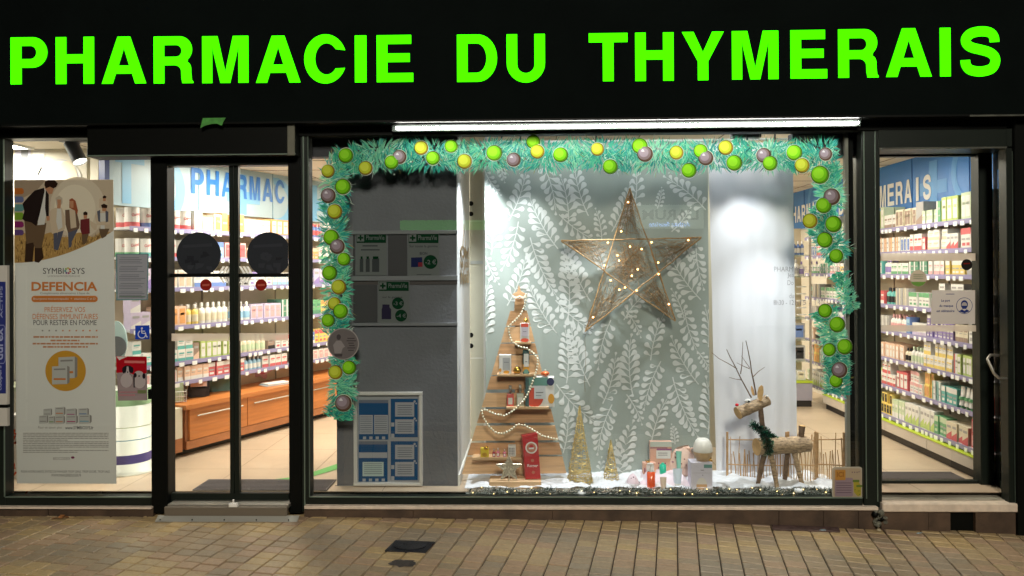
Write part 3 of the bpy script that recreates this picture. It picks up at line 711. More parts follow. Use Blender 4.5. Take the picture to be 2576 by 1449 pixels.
LR = [
 [(n_, .105, .155, .1, 'white', 'red', 0, 1), (n_, .105, .155, .1, 'white', 'blue', 0, 1), (n_, .105, .155, .1, 'white', 'red', 0, 3), (m_, .09, .17, .09, 'white', 'grey', 3, 1), (m_, .12, .12, .09, 'cream', 'peach', 4, 1), (m_, .10, .15, .09, 'white', 'amber', 3, 1), (m_, .07, .17, .09, 'amber', 'orange', 1, 3), (m_, .07, .13, .08, 'white', 'lilac', 2, 4), (m_, .09, .15, .09, 'orange', 'white', 3, 3), (m_, .09, .15, .09, 'white', 'amber', 0, 2), (b_, .05, .14, .05, 'blue', 'red', 1, 3)],
 [(n_, .1, .145, .1, 'white', 'green', 0, 1), (n_, .1, .145, .1, 'white', 'teal', 0, 2), (n_, .1, .145, .1, 'white', 'red', 0, 3), (m_, .1, .14, .09, 'skyblue', 'blue', 1, 2), (m_, .09, .14, .09, 'pink', 'red', 3, 2), (m_, .1, .1, .09, 'peach', 'white', 0, 5), (m_, .08, .12, .08, 'orange', 'peach', 1, 4)],
 [(m_, .1, .16, .09, 'lilac', 'purple', 4, 3), (m_, .08, .15, .09, 'white', 'peach', 3, 2), (m_, .1, .14, .09, 'white', 'blue', 0, 3), (m_, .09, .12, .09, 'grey', 'black', 1, 2), (m_, .08, .13, .08, 'white', 'purple', 1, 3), (m_, .07, .12, .08, 'white', 'skyblue', 0, 4), (b_, .05, .14, .05, 'blue', 'white', 1, 5)],
 [(m_, .1, .13, .09, 'lilac', 'white', 4, 2), (m_, .09, .16, .09, 'peach', 'orange', 3, 2), (b_, .06, .17, .06, 'yellow', 'cream', 0, 2), (b_, .058, .18, .06, 'white', 'cream', 0, 5), (b_, .058, .17, .06, 'white', 'skyblue', 0, 4), (m_, .085, .14, .09, 'lilac', 'pink', 3, 4), (m_, .07, .17, .09, 'darkgreen', 'white', 2, 3), (m_, .085, .15, .09, 'green', 'darkgreen', 0, 3), (m_, .09, .14, .08, 'yellow', 'orange', 1, 2), (m_, .09, .13, .08, 'blue', 'white', 1, 3)],
 [(m_, .09, .1, .09, 'white', 'teal', 0, 5), (m_, .07, .14, .09, 'brown', 'peach', 4, 1), (m_, .065, .15, .08, 'lime', 'white', 3, 5), (b_, .05, .15, .05, 'cream', 'palegreen', 1, 6), (m_, .11, .13, .09, 'brown', 'black', 0, 1), (m_, .08, .12, .09, 'white', 'red', 1, 2), (m_, .09, .12, .09, 'blue', 'white', 0, 3), (m_, .07, .14, .08, 'yellow', 'red', 1, 3), (m_, .07, .13, .08, 'orange', 'lime', 0, 3)],
 [(m_, .09, .1, .09, 'white', 'pink', 3, 4), (m_, .07, .12, .09, 'peach', 'white', 0, 4), (m_, .09, .12, .09, 'red', 'white', 1, 4), (b_, .05, .12, .05, 'skyblue', 'white', 1, 4), (m_, .09, .11, .09, 'white', 'red', 0, 4), (m_, .08, .12, .08, 'blue', 'white', 2, 3)],
]
for i, (z, runs) in enumerate(zip(LZ, LR)):
    hm = {5: .13, 4: .22}.get(i, (LZ[i - 1] if i else 2.2) - z - .03)
    stock(TL, 65.8, z, i, 'left', runs, .08 if i < 4 else .1, 4.2, .262, hm)
PLACE.sort(key=lambda q: -q[0])
nb = {}; rest = MB()
for sc_, kind, w_, h, d, base, acc, sty, p, rot, n, shelf_i, wall, lv in PLACE:
    nb[kind] = nb.get(kind, 0) + 1; me = product(kind, w_, h, d, base, acc, sty)
    if nb[kind] <= 288 and lv != 1:
        o = bpy.data.objects.new(kind, me); COL.objects.link(o); o.location = p; o.rotation_euler = (0, 0, R(rot))
        bn, an = CL.get(base, base), CL.get(acc, acc); desc = (bn + ' and ' + an) if bn != an else bn
        up = 'upper ' if lv == 2 else ''
        tag(o, f"{up}{desc} {KW[kind]}, {ordw(n)} along on the {SH[shelf_i]} shelf down, {wall} wall", 'box' if kind == 'medicine_box' else kind, KW[kind] + 's on the shop shelves')
    else:
        if lv == 1: nb[kind] -= 1
        M_ = Matrix.Translation(p) @ Matrix.Rotation(R(rot), 4, 'Z'); vs = [M_ @ v.co for v in me.vertices]
        for mi_, m2 in enumerate(me.materials):
            fs = [tuple(q.vertices) for q in me.polygons if q.material_index == mi_]
            if fs:
                used = sorted({v for f in fs for v in f}); ix = {v: k for k, v in enumerate(used)}
                rest.add([vs[v] for v in used], [tuple(ix[v] for v in f) for f in fs], m2)
ro = rest.build('shelf_stock'); tag(ro, 'mass of small boxes and bottles packed in the back rows and far ends of the shelves', 'stock', None, 'stuff')

# ---- loose things on the beech counter
def onc(x, y):
    """point on the counter top seen at pixel x,y"""
    return G(x, y, .536)
def std(o_name, x, y, label, cat):
    p = onc(x, y); return thing(o_name, p, label, cat), p
RT = lambda p, a: (lambda x, y, z: (p.x + x * cos(a) - y * sin(a), p.y + x * sin(a) + y * cos(a), p.z + z))
t, p = std('display_stand', 500, 998, 'black cardboard counter display with white glasses logo on the beech counter', 'display stand')
mb = MB(RT(p, R(25))); bk = pm('black'); mb.box(-.085, .085, 0, .05, .002, .27, bk)
mb.build('back_card', t)
mb = MB(RT(p, R(25))); mb.solid([arc(-.0, .275, .06, .055, 0, 180, 12)], .0, .006, bk); 
mb.solid([arc(-.035, .245, .03, .026, 0, 359, 16), arc(-.035, .245, .02, .016, 0, 359, 12)], -.003, 0, wht); mb.solid([arc(.035, .245, .03, .026, 0, 359, 16), arc(.035, .245, .02, .016, 0, 359, 12)], -.003, 0, wht)
mb.build('header_card', t)
mb = MB(RT(p, R(25))); mb.box(-.065, .065, -.03, 0, .09, .17, pm('white'), mat('pale_pink_card', (226, 200, 196), .6)); mb.box(-.06, .06, -.034, -.004, .004, .075, bk); mb.build('tray', t)
t, p = std('wire_basket', 445, 1012, 'white wire basket with green tubes at the near end of the counter', 'basket')
mb = MB(RT(p, R(25)))
for z in (0.01, .05, .09):
    mb.tube([(-.07, -.04, z), (.07, -.04, z), (.07, .06, z), (-.07, .06, z), (-.07, -.04, z)], .003, wht, 5)
for k in range(9): mb.tube([(-.07 + k * .0175, -.04, .005), (-.07 + k * .0175, -.04, .09)], .002, wht, 4); mb.tube([(-.07 + k * .0175, .06, .005), (-.07 + k * .0175, .06, .09)], .002, wht, 4)
mb.build('wire', t)
mb = MB(RT(p, R(25))); mb.box(-.06, .05, -.02, .05, .006, .16, pm('palegreen')); mb.build('carton', t)
t, p = std('acrylic_case', 548, 985, 'clear turquoise edged acrylic case holding leaflets on the counter', 'case')
mb = MB(RT(p, R(25))); mb.box(-.13, .13, -.01, .1, .003, .12, film('aqua_acrylic', (150, 205, 205), .45)); mb.build('case', t)
mb = MB(RT(p, R(25))); mb.box(-.12, -.02, .02, .05, .01, .27, mat('grey_teal_card', (150, 176, 176), .6)); mb.build('card', t)
t, p = std('spray_bottle', 557, 950, 'small blue and white spray bottle standing behind the acrylic case', 'bottle')
mb = MB(RT(p, 0)); mb.lathe([(.0001, 0), (.02, 0), (.02, .09), (.008, .12)], (0, 0, 0), pm('blue'), 12); mb.build('bottle_body', t)
mb = MB(RT(p, 0)); mb.lathe([(.009, .12), (.009, .15), (.0001, .155)], (0, 0, 0), wht, 10); mb.box(-.03, .01, -.006, .006, .145, .16, wht); mb.build('nozzle', t)
t, p = std('brochure_pile', 690, 968, 'pile of white brochures lying on the beech counter', 'brochures')
mb = MB(RT(p, R(50)))
for k in range(5): mb.box(-.12 + k * .006, .12 + k * .006, -.07, .08, .001 + k * .004, .0045 + k * .004, [paper, pm('white'), pm('skyblue')][k % 3])
mb.build('brochure', t)
t, p = std('flower_card', 660, 960, 'pink flower shaped cardboard sign on the beech counter', 'sign')
mb = MB(RT(p, R(30)))
mb.solid([[((.075 + .018 * cos(5 * a)) * cos(a), .11 + (.075 + .018 * cos(5 * a)) * sin(a)) for a in [2 * pi * k / 40 for k in range(40)]]], 0, .004, pm('pink'))
mb.solid([arc(0, .11, .045, .04, 0, 359, 16)], -.002, 0, mat('hot_pink', (226, 90, 110), .5)); mb.build('card', t)
for k, (x, y, c, a, hh) in enumerate(((600, 975, 'pink', 'white', .2), (625, 968, 'red', 'pink', .17), (640, 966, 'peach', 'pink', .16), (700, 952, 'blue', 'white', .13), (712, 950, 'skyblue', 'blue', .12), (470, 990, 'peach', 'pink', .16), (590, 983, 'skyblue', 'white', .1))):
    p = G(x, y - 8, .536); o = bpy.data.objects.new('leaflet_box', product('medicine_box', .09, hh, .07, c, a, k % 4)); COL.objects.link(o); o.location = p; o.rotation_euler = (0, 0, R(50))
    tag(o, f"{CL.get(c, c)} and {a} counter carton, {ordw(k + 1)} of the loose cartons on the beech counter", 'box', 'loose cartons on the counter')

# ---- glass etagere at the far right
E0, E1 = U(1999, 900, 3.1), U(2043, 900, 3.1)
et = thing('glass_display_case', ((E0.x + E1.x) / 2 - .2, 3.1, FZ), 'tall glass shelf display with lime base far back beside the white sheet', 'display case')
x0, x1 = E0.x - .45, E1.x
gl2 = film('shelf_glass', (176, 196, 186), .35)
mb = MB(); mb.box(x0, x1, 3.1, 3.4, FZ + .07, .375, mat('lilac_grey_base', (160, 156, 172), .5)); mb.box(x0, x1, 3.12, 3.4, FZ, FZ + .07, kick); mb.build('base', et)
mb = MB(); mb.box(x0, x1, 3.09, 3.41, .377, .40, lime); mb.build('ledge', et)
mb = MB(); mb.box(x0, x1, 3.40, 3.41, .4, 2.05, backp); mb.build('back_panel', et)
for x in (x0, x1 - .02): MB().box(x, x + .02, 3.1, 3.12, .4, 2.05, alu).build('post', et)
EZ = [.6, .83, 1.06, 1.51, 1.74]
for z in EZ: MB().box(x0 + .02, x1 - .02, 3.1, 3.39, z, z + .012, gl2).build('shelf', et)
k = 0
for z, items in ((.402, (('tin', .09, .1, 'white', 'cream'), ('tin', .07, .07, 'white', 'grey'))), (.612, (('medicine_box', .12, .16, 'grey', 'black'),)), (.842, (('medicine_box', .13, .17, 'grey', 'blue'),)), (1.522, (('bottle', .05, .16, 'white', 'purple'), ('bottle', .06, .18, 'white', 'grey'))), (1.752, (('bottle', .04, .15, 'blue', 'white'),) * 3)):
    x = x1 - .05
    for it in items:
        kd, w_, h, b, a = it; k += 1
        x -= w_ * .5
        if kd == 'tin': kd = 'medicine_box'
        o = bpy.data.objects.new('cosmetics_jar' if h < .11 else 'cosmetics_pack', product(kd, w_, h, .07, b, a, 3)); COL.objects.link(o); o.location = (x, 3.16, z); x -= w_ * .55
        tag(o, f"{b} and {a} cosmetics pack, {ordw(k)} from the bottom in the glass display", 'pack', 'packs in the glass display')
for k in range(5):
    z = 1.10 + k * .075; x = x1 - .07
    o = MB().box(x - .06, x + .03, 3.15, 3.19, z, z + .014, wht).build('lipstick_rack'); tag(o, f'narrow white makeup rack strip, {ordw(k + 1)} up in the glass display', 'rack', 'makeup racks in the glass display')

# ---- floor mats and arrow
matm = mat('grey_ribbed_mat', (104, 98, 98), .9, var=.12, vscale=30); matd = mat('dark_mat_rib', (78, 72, 74), .95)
def floor_mat(q, lab):
    P = [G(x, y, FZ + .006) for x, y in q]; x0 = min(P[0].x, P[3].x); x1 = max(P[1].x, P[2].x); y0 = max(.07, min(p_.y for p_ in P)); y1 = max(p_.y for p_ in P)
    mb = MB(); mb.box(x0, x1, y0, y1, FZ + .001, FZ + .008, matm); k = y0 + .01
    while k < y1 - .02: mb.box(x0 + .01, x1 - .01, k, k + .012, FZ + .008, FZ + .011, matd); k += .03
    o = mb.build('door_mat'); tag(o, lab, 'mat'); return o
floor_mat([(474, 1239), (788, 1243), (844, 1209), (548, 1206)], 'wide grey ribbed mat just inside the sliding door')
floor_mat([(2216, 1212), (2425, 1210), (2393, 1188), (2216, 1187)], 'grey ribbed mat just inside the right-hand side door')
ar = [(686, 1206), (735, 1200), (785, 1188), (850, 1166), (850, 1180), (790, 1197), (735, 1206)]
mb = MB(); P = [G(x, y, FZ + .003) for x, y in ar]; mb.add([tuple(p) for p in P], [tuple(range(len(P)))[::-1]], mat('green_floor_tape', (92, 168, 84), .5)); o = mb.build('floor_marking'); tag(o, 'curved green strip stuck on the beige tiles behind the sliding door', 'floor sticker')
# ---- left corner behind the banner
mb = MB(); mb.px(-60, 236, 330, 1262, .85, .95, wall_w); struct('partition_wall', mb)
t = thing('wall_poster', U(85, 450, .8), 'large faded device illustration on the white wall above the banner', 'poster')
c = zc(0, 320, 2.683); lg = mat('pale_print_grey', (196, 194, 196), .6); mg = mat('mid_print_grey', (132, 134, 140), .6); vl = mat('violet_print', (206, 204, 224), .6)
mb = MB()
mb.px(13, 218, 341, 520, .80, .848, mat('poster_ivory', (228, 222, 206), .6))
mb.poly([c(*q) for q in ((110, 130), (210, 125), (225, 200), (215, 330), (190, 400), (170, 440), (130, 440), (108, 300))], .797, vl)
mb.poly([c(*q) for q in ((152, 155), (200, 155), (205, 230), (195, 320), (160, 390), (152, 380))], .795, mg)
mb.poly([c(*q) for q in ((240, 175), (310, 165), (325, 240), (300, 360), (260, 440), (180, 440), (200, 395), (235, 290))], .796, wht)
mb.poly([c(*q) for q in ((245, 195), (305, 190), (308, 215), (244, 220))], .794, lg)
mb.poly([c(*q) for q in ((243, 300), (285, 303), (282, 332), (240, 330))], .794, mg)
mb.poly([c(*q) for q in ((200, 370), (262, 373), (250, 402), (198, 400))], .794, pm('yellow'))
mb.disc(*c(420, 440), 54, .796, lg, n=32); mb.disc(*c(450, 440), 48, .7945, wht, n=32); mb.disc(*c(450, 440), 42, .793, vl, n=32); mb.disc(*c(480, 440), 28, .7915, mat('cream_print', (232, 220, 196), .6), n=32, ry=48)
mb.build('print', t)
t = thing('spotlight', U(190, 390, .35), 'grey cylindrical ceiling spotlight, lit, above the banner in the left window', 'spotlight', 'spotlights on ceiling tracks')
gm = mat('grey_spot_housing', (104, 106, 108), .45)
mb = MB(); mb.px(148, 226, 338, 356, .30, .36, gm); mb.build('track', t)
a = U(178, 360, .35); b = U(202, 408, .33)
mb = MB(); d = (b - a).normalized(); mb.tube([a, b], .048, gm, 20, cap=False); mb.tube([a - d * .01, a], .03, gm, 12); mb.tube([U(206, 345, .36), U(190, 372, .36)], .012, gm, 8); mb.build('housing', t)
mb = MB(); mb.tube([b - d * .012, b - d * .01], .045, mat('lit_spot_lens', (255, 248, 232), emit=9), 20); mb.build('lens', t)
# white column display
P = U(338, 1236, .45)
t = thing('promo_column', (U(300, 1236, .45).x, .45, FZ), 'round white promotional column with violet band behind the banner', 'display stand')
cx = U(296, 1200, .45).x; r = U(350, 1200, .45).x - cx
mb = MB(); mb.lathe([(r * 1.35, 0), (r * 1.35, .012), (r, .014), (r, .62), (.0001, .62)], (cx, .6, FZ), mat('glossy_white_column', (220, 224, 214), .3), 40); mb.build('column', t)
mb = MB(); mb.lathe([(r * 1.008, .075), (r * 1.008, .14)], (cx, .6, FZ), mat('violet_band', (84, 78, 150), .4), 40)
mb.lathe([(r * 1.008, .245), (r * 1.008, .252)], (cx, .6, FZ), pm('skyblue'), 40); mb.lathe([(r * 1.008, .34), (r * 1.008, .345)], (cx, .6, FZ), pm('palegreen'), 40); mb.lathe([(r * 1.008, .50), (r * 1.008, .62)], (cx, .6, FZ), mat('soft_green_top', (170, 214, 170), .4), 40)
mb.build('band', t)
MB().disc(292, 860, 27, .5, mat('ice_blue_card', (176, 204, 206), .5), ry=52, th=.01).build('header_card', t)
MB().disc(292, 872, 26, .492, mat('slate_card', (92, 98, 104), .5), ry=26, th=.004).build('header_print', t)
t = thing('patterned_carton', U(44, 1240, .4), 'white carton with orange red scribble pattern standing left of the banner', 'carton')
mb = MB(); mb.px(12, 76, 1045, 1252, .35, .5, pm('white')); rq = random.Random(5); orr = mat('orange_red_print', (206, 84, 44), .5)
for k in range(26):
    x = rq.uniform(14, 70); y = rq.uniform(1052, 1244); q = []
    for j in range(4): q.append((x, y)); x += rq.uniform(-9, 9); y += rq.uniform(-10, 10)
    path = [(min(max(a, 14), 74), b) for a, b in q]
    rb = ribbon(path, rq.uniform(3, 6)); mb.poly(rb, .348 - k * .00002, orr)
mb.build('box_body', t)
t = thing('wall_cabinet', U(22, 600, .6), 'white wall cabinet edge hanging behind the left edge of the banner', 'cabinet')
mb = MB(); mb.px(-40, 33, 590, 708, .55, .8, wht, .004); mb.build('body', t)
t = thing('wall_ledge', U(30, 982, .6), 'pale green ledge with a dangling cable left of the banner', 'ledge')
mb = MB(); mb.px(-40, 44, 975, 985, .5, .8, mat('pale_green_ledge', (200, 206, 176), .5)); mb.build('board', t)
mb = MB(); mb.tube([U(x, y, .5) for x, y in ((18, 968), (30, 962), (42, 955))], .004, gm, 6); mb.tube([U(x, y, .49) for x, y in ((22, 1020), (26, 1050), (34, 1070), (40, 1085), (48, 1100))], .004, gm, 6); mb.build('cable', t)
# ================================================================== display window
SZ = FZ + 0.005
# grey pillar
pil = thing('pillar', (U(1000, 1250, .2).x, .2, FZ), 'wide grey plastered pillar with white right side standing inside the window', 'pillar')
xl, xr_ = U(846, 800, .2).x, U(1151, 800, .2).x; zt = 2.56
mb = MB(); mb.box(xl, xr_ - .004, .2, .21, FZ, zt, pgrey); mb.box(xl, xl + .01, .21, 1.25, FZ, zt, pgrey); mb.build('front_face', pil)
mb = MB(); mb.box(xr_ - .012, xr_, .2005, 1.27, FZ, zt, pwhite); mb.build('side_face', pil)
zbb = U(1000, 1224, .19).z
mb = MB(); mb.bev(xl - .012, xr_ + .0, .186, .2, FZ, zbb, .004, mat('grey_skirting', (132, 133, 136), .5)); mb.box(xr_, xr_ + .012, .19, 1.27, FZ, zbb + .08, wht); mb.build('skirting', pil)
mb = MB(); mb.box(xl + .05, xl + .12, .192, .2, zbb, U(1000, 560, .2).z, mat('pillar_grey_strip', (104, 104, 108), .7)); mb.build('cable_cover', pil)
# gold christmas greeting hung on the white side of the pillar
goldm = mat('gold_glitter', (196, 158, 96), .28, .75, var=.4, vscale=200)
gr = thing('wall_ornament', (xr_ + .02, .7, 1.6), 'gold script Joyeux Noel greeting hung on the white side of the pillar', 'ornament')
mb = MB()
for body, z0, z1 in (('Oh!', U(1165, 650, .6).z, U(1165, 618, .6).z), ('le Joli', U(1165, 680, .6).z, U(1165, 650, .6).z), ('Noël', U(1165, 715, .6).z, U(1165, 678, .6).z)):
    mb.text(body, 0, 0, 0, 0, 0, goldm, .03, xf=lambda a, b: (xr_ + .006, .38 + .72 * a, z0 + (z1 - z0) * b))
mb.build('script', gr)
mb = MB(); mb.tube([(xr_ + .003, .6, U(1165, 620, .6).z), (xr_ + .003, .72, U(1165, 560, .6).z), (xr_ + .003, .84, U(1165, 620, .6).z)], .0015, goldm, 4); mb.build('thread', gr)
# cream cupboard behind
t = thing('tall_cabinet', U(1500, 1250, 1.3), 'tall cream cabinet with handle holes behind the leafy curtain', 'cabinet')
cab_m = mat('cream_cupboard', (196, 194, 178), .5)
mb = MB(); mb.px(1183, 1990, 372, 1330, 1.3, 1.32, cab_m, .002); mb.build('door_panel', t)
mb = MB(); mb.px(1216, 1222, 372, 1330, 1.285, 1.3, wht); mb.px(1183, 1222, 555, 557, 1.296, 1.3, wht); mb.px(1183, 1222, 656, 664, 1.292, 1.3, mat('frosted_strip', (180, 186, 186), .4)); mb.px(1183, 1222, 900, 902, 1.296, 1.3, wht); mb.build('trim', t)
mb = MB()
for y in (512, 538, 843, 870, 1165): mb.disc(1185, y, 6, 1.296, black, th=.003)
mb.build('handle_hole', t)

# platform with snow cloth
snow = mat('snow_cloth', (226, 228, 232), .85, var=.03, vscale=30, bump=.5, bscale=90)
rr = random.Random(21)
x0, x1 = U(1168, 1240, .1).x, U(2128, 1240, .1).x
mb = MB(); N, M = 90, 12; vs = []
for j in range(M + 1):
    for i in range(N + 1):
        X = x0 + (x1 - x0) * i / N; Y = .115 + .355 * j / M
        e = min(1, i / 4, (N - i) / 4, (j + 1) / 2)
        h = .012 + .012 * sin(X * 21 + Y * 9) + .01 * sin(X * 47 + 3 * sin(Y * 30)) + .012 * max(0, sin(X * 9 + 1)) * (j / M)
        vs.append((X, Y, SZ + max(0.001, h * e)))
mb.add(vs, [(j * (N + 1) + i, j * (N + 1) + i + 1, (j + 1) * (N + 1) + i + 1, (j + 1) * (N + 1) + i) for j in range(M) for i in range(N)], snow, True)
o = mb.build('snow_blanket'); tag(o, 'rumpled white snow cloth covering the floor of the display window', 'cloth')

# leafy curtain
CY = .44
cloth = mat('sage_grey_fabric', (156, 166, 160), .85, var=.04, vscale=3, bump=.15, bscale=300)
leafp = mat('white_leaf_print', (210, 214, 212), .85)
cuL, cuR = U(1221, 800, CY).x, U(1783, 800, CY).x
czt, czb = U(1500, 356, CY).z, FZ + .02
def foldy(X, Z):
    s = (X - cuL); q = max(0, min(1, (czt - Z) / (czt - czb)))
    return CY + .004 * sin(s * 19) * (1.0) + q * (.011 * sin(s * 25 + .8) + .0012 * sin(s * 61)) + (.008 * math.exp(-((s - .665) / .06) ** 2) - .010 * math.exp(-((s - .395) / .07) ** 2)) * (.4 + q)
mb = MB(); NX_, NZ_ = 150, 30
vs = [(cuL + (cuR - cuL) * i / NX_, foldy(cuL + (cuR - cuL) * i / NX_, czb + (czt - czb) * j / NZ_), czb + (czt - czb) * j / NZ_) for j in range(NZ_ + 1) for i in range(NX_ + 1)]
mb.add(vs, [(j * (NX_ + 1) + i, j * (NX_ + 1) + i + 1, (j + 1) * (NX_ + 1) + i + 1, (j + 1) * (NX_ + 1) + i) for j in range(NZ_) for i in range(NX_)], cloth, True)
A_ = zc(1290, 440, 3.15); B_ = zc(1480, 860, 3.293); C_ = zc(1600, 330, 2.734)
fr = [(A_, 243, 480, 385, 85, 1), (A_, 525, -20, 640, 390, -1), (A_, 325, 490, 200, 870, -1), (A_, 660, 720, 430, 310, -1), (A_, 918, 440, 800, 20, -1), (A_, 425, 625, 640, 1110, 1), (A_, 230, 1200, 385, 800, 1),
      (A_, 650, 1435, 420, 1035, -1), (A_, 935, 1165, 740, 700, -1), (A_, 670, 430, 960, 640, 1), (A_, 750, 500, 690, 130, 1), (A_, 95, 770, 75, 290, 1), (A_, 40, 60, 165, 250, 1), (A_, 45, 780, 150, 1000, 1), (A_, 50, 1500, 70, 1020, -1), (A_, 742, 1330, 715, 720, 1), (A_, 640, 1155, 960, 1420, 1),
      (A_, 180, -60, 205, 140, 1), (A_, 330, 1500, 370, 1240, 1), (A_, 1030, 640, 985, 400, 1),
      (B_, 350, 590, 180, 60, -1), (B_, 530, 0, 425, 400, 1), (B_, 670, -80, 790, 130, -1), (B_, 883, 355, 990, -30, -1), (B_, 1180, -120, 1290, 260, 1), (B_, 1310, 570, 1080, 180, -1), (B_, 975, 365, 830, 760, 1), (B_, 460, 740, 570, 330, 1), (B_, 728, 665, 710, 170, -1),
      (B_, 1080, 505, 1290, 1010, 1), (B_, 890, 1070, 1030, 700, -1), (B_, 541, 745, 420, 1160, 1), (B_, 50, 570, 390, 900, 1), (B_, 672, 660, 800, 900, -1), (B_, 110, 1180, 150, 810, 1), (B_, 640, 1390, 720, 930, -1), (B_, 1100, 1100, 1075, 940, 1), (B_, 1310, 290, 1410, 460, -1), (B_, 1390, 1010, 1380, 540, 1), (B_, 600, 1480, 585, 1090, 1), (B_, 400, 1480, 450, 1235, 1), (B_, 140, 560, 130, 90, 1), (B_, 1395, 240, 1370, -100, 1), (B_, 980, 1420, 900, 1180, -1),
      (C_, 120, 800, 250, 470, 1), (C_, 455, 630, 485, 490, 1), (C_, 810, 640, 530, 410, 1), (C_, 280, 640, 300, 350, 1), (C_, 775, 1300, 535, 950, -1), (C_, 650, 870, 740, 1030, 1), (C_, 655, 1449, 570, 1240, 1), (C_, 210, 1449, 370, 1255, -1), (C_, 560, 800, 690, 640, 1), (C_, 740, 880, 790, 1200, 1), (C_, 60, 1100, -10, 900, 1)]
rl = random.Random(8); lz = 0
for cv, bx, by, tx, ty, bend in fr:
    b = Vector(cv(bx, by)); t_ = Vector(cv(tx, ty)); d = t_ - b; L = d.length
    if L < 20: continue
    nrm = Vector((-d.y, d.x)).normalized(); ctrl = (b + t_) / 2 + nrm * L * .09 * bend
    P = lambda s: b * (1 - s) ** 2 + ctrl * 2 * s * (1 - s) + t_ * s * s
    polys = []
    pth = [P(k / 14) for k in range(15)]
    polys.append(ribbon([tuple(q) for q in pth], lambda s: 2.6 - 1.2 * s))
    n = max(5, int(L / 17))
    for k in range(n + 1):
        s = .10 + .90 * k / n; p = P(min(1, s)); dd = (P(min(1, s + .02)) - P(max(0, s - .02))).normalized()
        prof = (.30 + .75 * math.sin(min(1, (s + .12) / 1.0) * pi) ** .8) if s < .55 else (1.05 - .62 * (s - .55) / .45)
        ll = min(30, L * .2 + 3) * prof
        for side in (1, -1):
            if k == n and side == -1: continue
            an = (R(66 - 34 * s) if k < n else R(4)) * side
            ax = Vector((dd.x * cos(an) - dd.y * sin(an), dd.x * sin(an) + dd.y * cos(an)))
            pw = Vector((-ax.y, ax.x)); w_ = ll * .2 + .9; l2 = ll * (1 + .1 * rl.uniform(-1, 1)); out = []
            st = p + dd * (1.5 * side)
            for f_, g in ((0, .10), (.25, .16), (.5, .55), (.7, .95), (.85, 1.0), (.96, .62), (1.0, .15)): out.append(st + ax * l2 * f_ + pw * w_ * g)
            for f_, g in ((1.0, .15), (.96, .62), (.85, 1.0), (.7, .95), (.5, .55), (.25, .16), (0, .10)): out.append(st + ax * l2 * f_ - pw * w_ * g)
            polys.append([tuple(q) for q in out])
    for q in polys:
        lz = (lz + 1) % 9
        W_ = []
        for x, y in q:
            pt = U(x, y, CY)
            W_.append((min(max(pt.x, cuL + .001), cuR - .001), pt.z))
        if max(z for _, z in W_) > czt or min(z for _, z in W_) < czb: continue
        if abs(W_[0][0] - W_[len(W_) // 2][0]) + abs(W_[0][1] - W_[len(W_) // 2][1]) < 1e-5: continue
        tri = tessellate_polygon([[Vector((a, c, 0)) for a, c in W_]])
        mb.add([(a, foldy(a, c) - .0013 - lz * .00005, c) for a, c in W_], [tuple(t) for t in tri], leafp)
cur = thing('curtain', (U(1500, 1200, CY).x, CY, FZ), 'hanging sage grey fabric printed with white leafy fronds behind the wicker star', 'curtain')
mb.build('fabric', cur)
MB().tube([(cuL - .02, CY, czt + .004), (cuR + .75, CY, czt + .004)], .008, wht, 8).build('rod', cur)
# plain white sheet beside it
shm = mat('white_sheet_fabric', (232, 233, 240), .8, var=.02, vscale=3, bump=.2, bscale=250)
mb = MB(); N = 60; vs = []
for j in range(21):
    f_ = j / 20; a = U(1781 + 22 * f_, 360 + 840 * f_, .46); b = U(1994 + 14 * f_, 360 + 840 * f_, .46)
    for i in range(N + 1):
        g = i / N; X = a.x + (b.x - a.x) * g; Z = a.z
        vs.append((X, .462 + .006 * sin(g * 14 + f_) * f_ + .004 * sin(g * 37 + 3 * f_) * f_ + .002 * sin(g * 9 + Z * 12), Z))
mb.add(vs, [(j * (N + 1) + i + N + 1, j * (N + 1) + i + N + 2, j * (N + 1) + i + 1, j * (N + 1) + i) for j in range(20) for i in range(N)], shm, True)
o = mb.build('white_sheet'); tag(o, 'plain white fabric panel hanging right of the leafy curtain behind the reindeer', 'sheet')
mb = MB(); mb.px(1800, 2010, 1196, 1212, .44, .455, wht, .003); o = mb.build('skirting_board'); tag(o, 'low white skirting strip at the foot of the white sheet', 'skirting')

# display spotlights on a track
def spot_fix(x, y, Y, tx, ty, tY, power, size, lab, blend=1.0):
    p = U(x, y, Y); q = U(tx, ty, tY)
    t = thing('spotlight', p, lab, 'spotlight', 'spotlights on ceiling tracks')
    d = (q - p).normalized(); mb = MB(); mb.tube([p - d * .05, p + d * .06], .032, gm, 16, cap=False); mb.tube([p - d * .052, p - d * .05], .031, gm, 16); mb.build('housing', t)
    MB().tube([p - d * .03, (p.x, p.y, czt + .06)], .006, gm, 6).build('stem', t)
    ld = bpy.data.lights.new('spot_beam', 'SPOT'); ld.energy = power; ld.spot_size = R(size); ld.spot_blend = blend; ld.shadow_soft_size = .025; ld.color = (.93, .96, 1.0)
    lo = bpy.data.objects.new('spot_beam', ld); COL.objects.link(lo); lo.location = p + d * .07; lo.rotation_euler = d.to_track_quat('-Z', 'Y').to_euler()
mb = MB(); mb.px(1240, 2120, 326, 334, .12, .15, gm); o = mb.build('lighting_track'); tag(o, 'thin grey ceiling track above the display window', 'track')
t = thing('added_fill_bar', U(1600, 343, .27), 'unseen light bar added behind the top window frame to brighten the curtain top', 'light')
MB().px(1236, 1990, 328, 334, .14, .165, mat('lit_fill_bar', (240, 246, 250), emit=40)).build('diffuser', t); MB().px(1236, 1990, 323, 328, .13, .17, gm).build('housing', t)  # added fill light, hidden above the glass, washing the top of the curtain
mb = MB(); mb.px(1843, 1915, 328, 345, .10, .16, gm); o = mb.build('track_adapter'); tag(o, 'small dark box of the ceiling track above the right half of the display', 'track box')
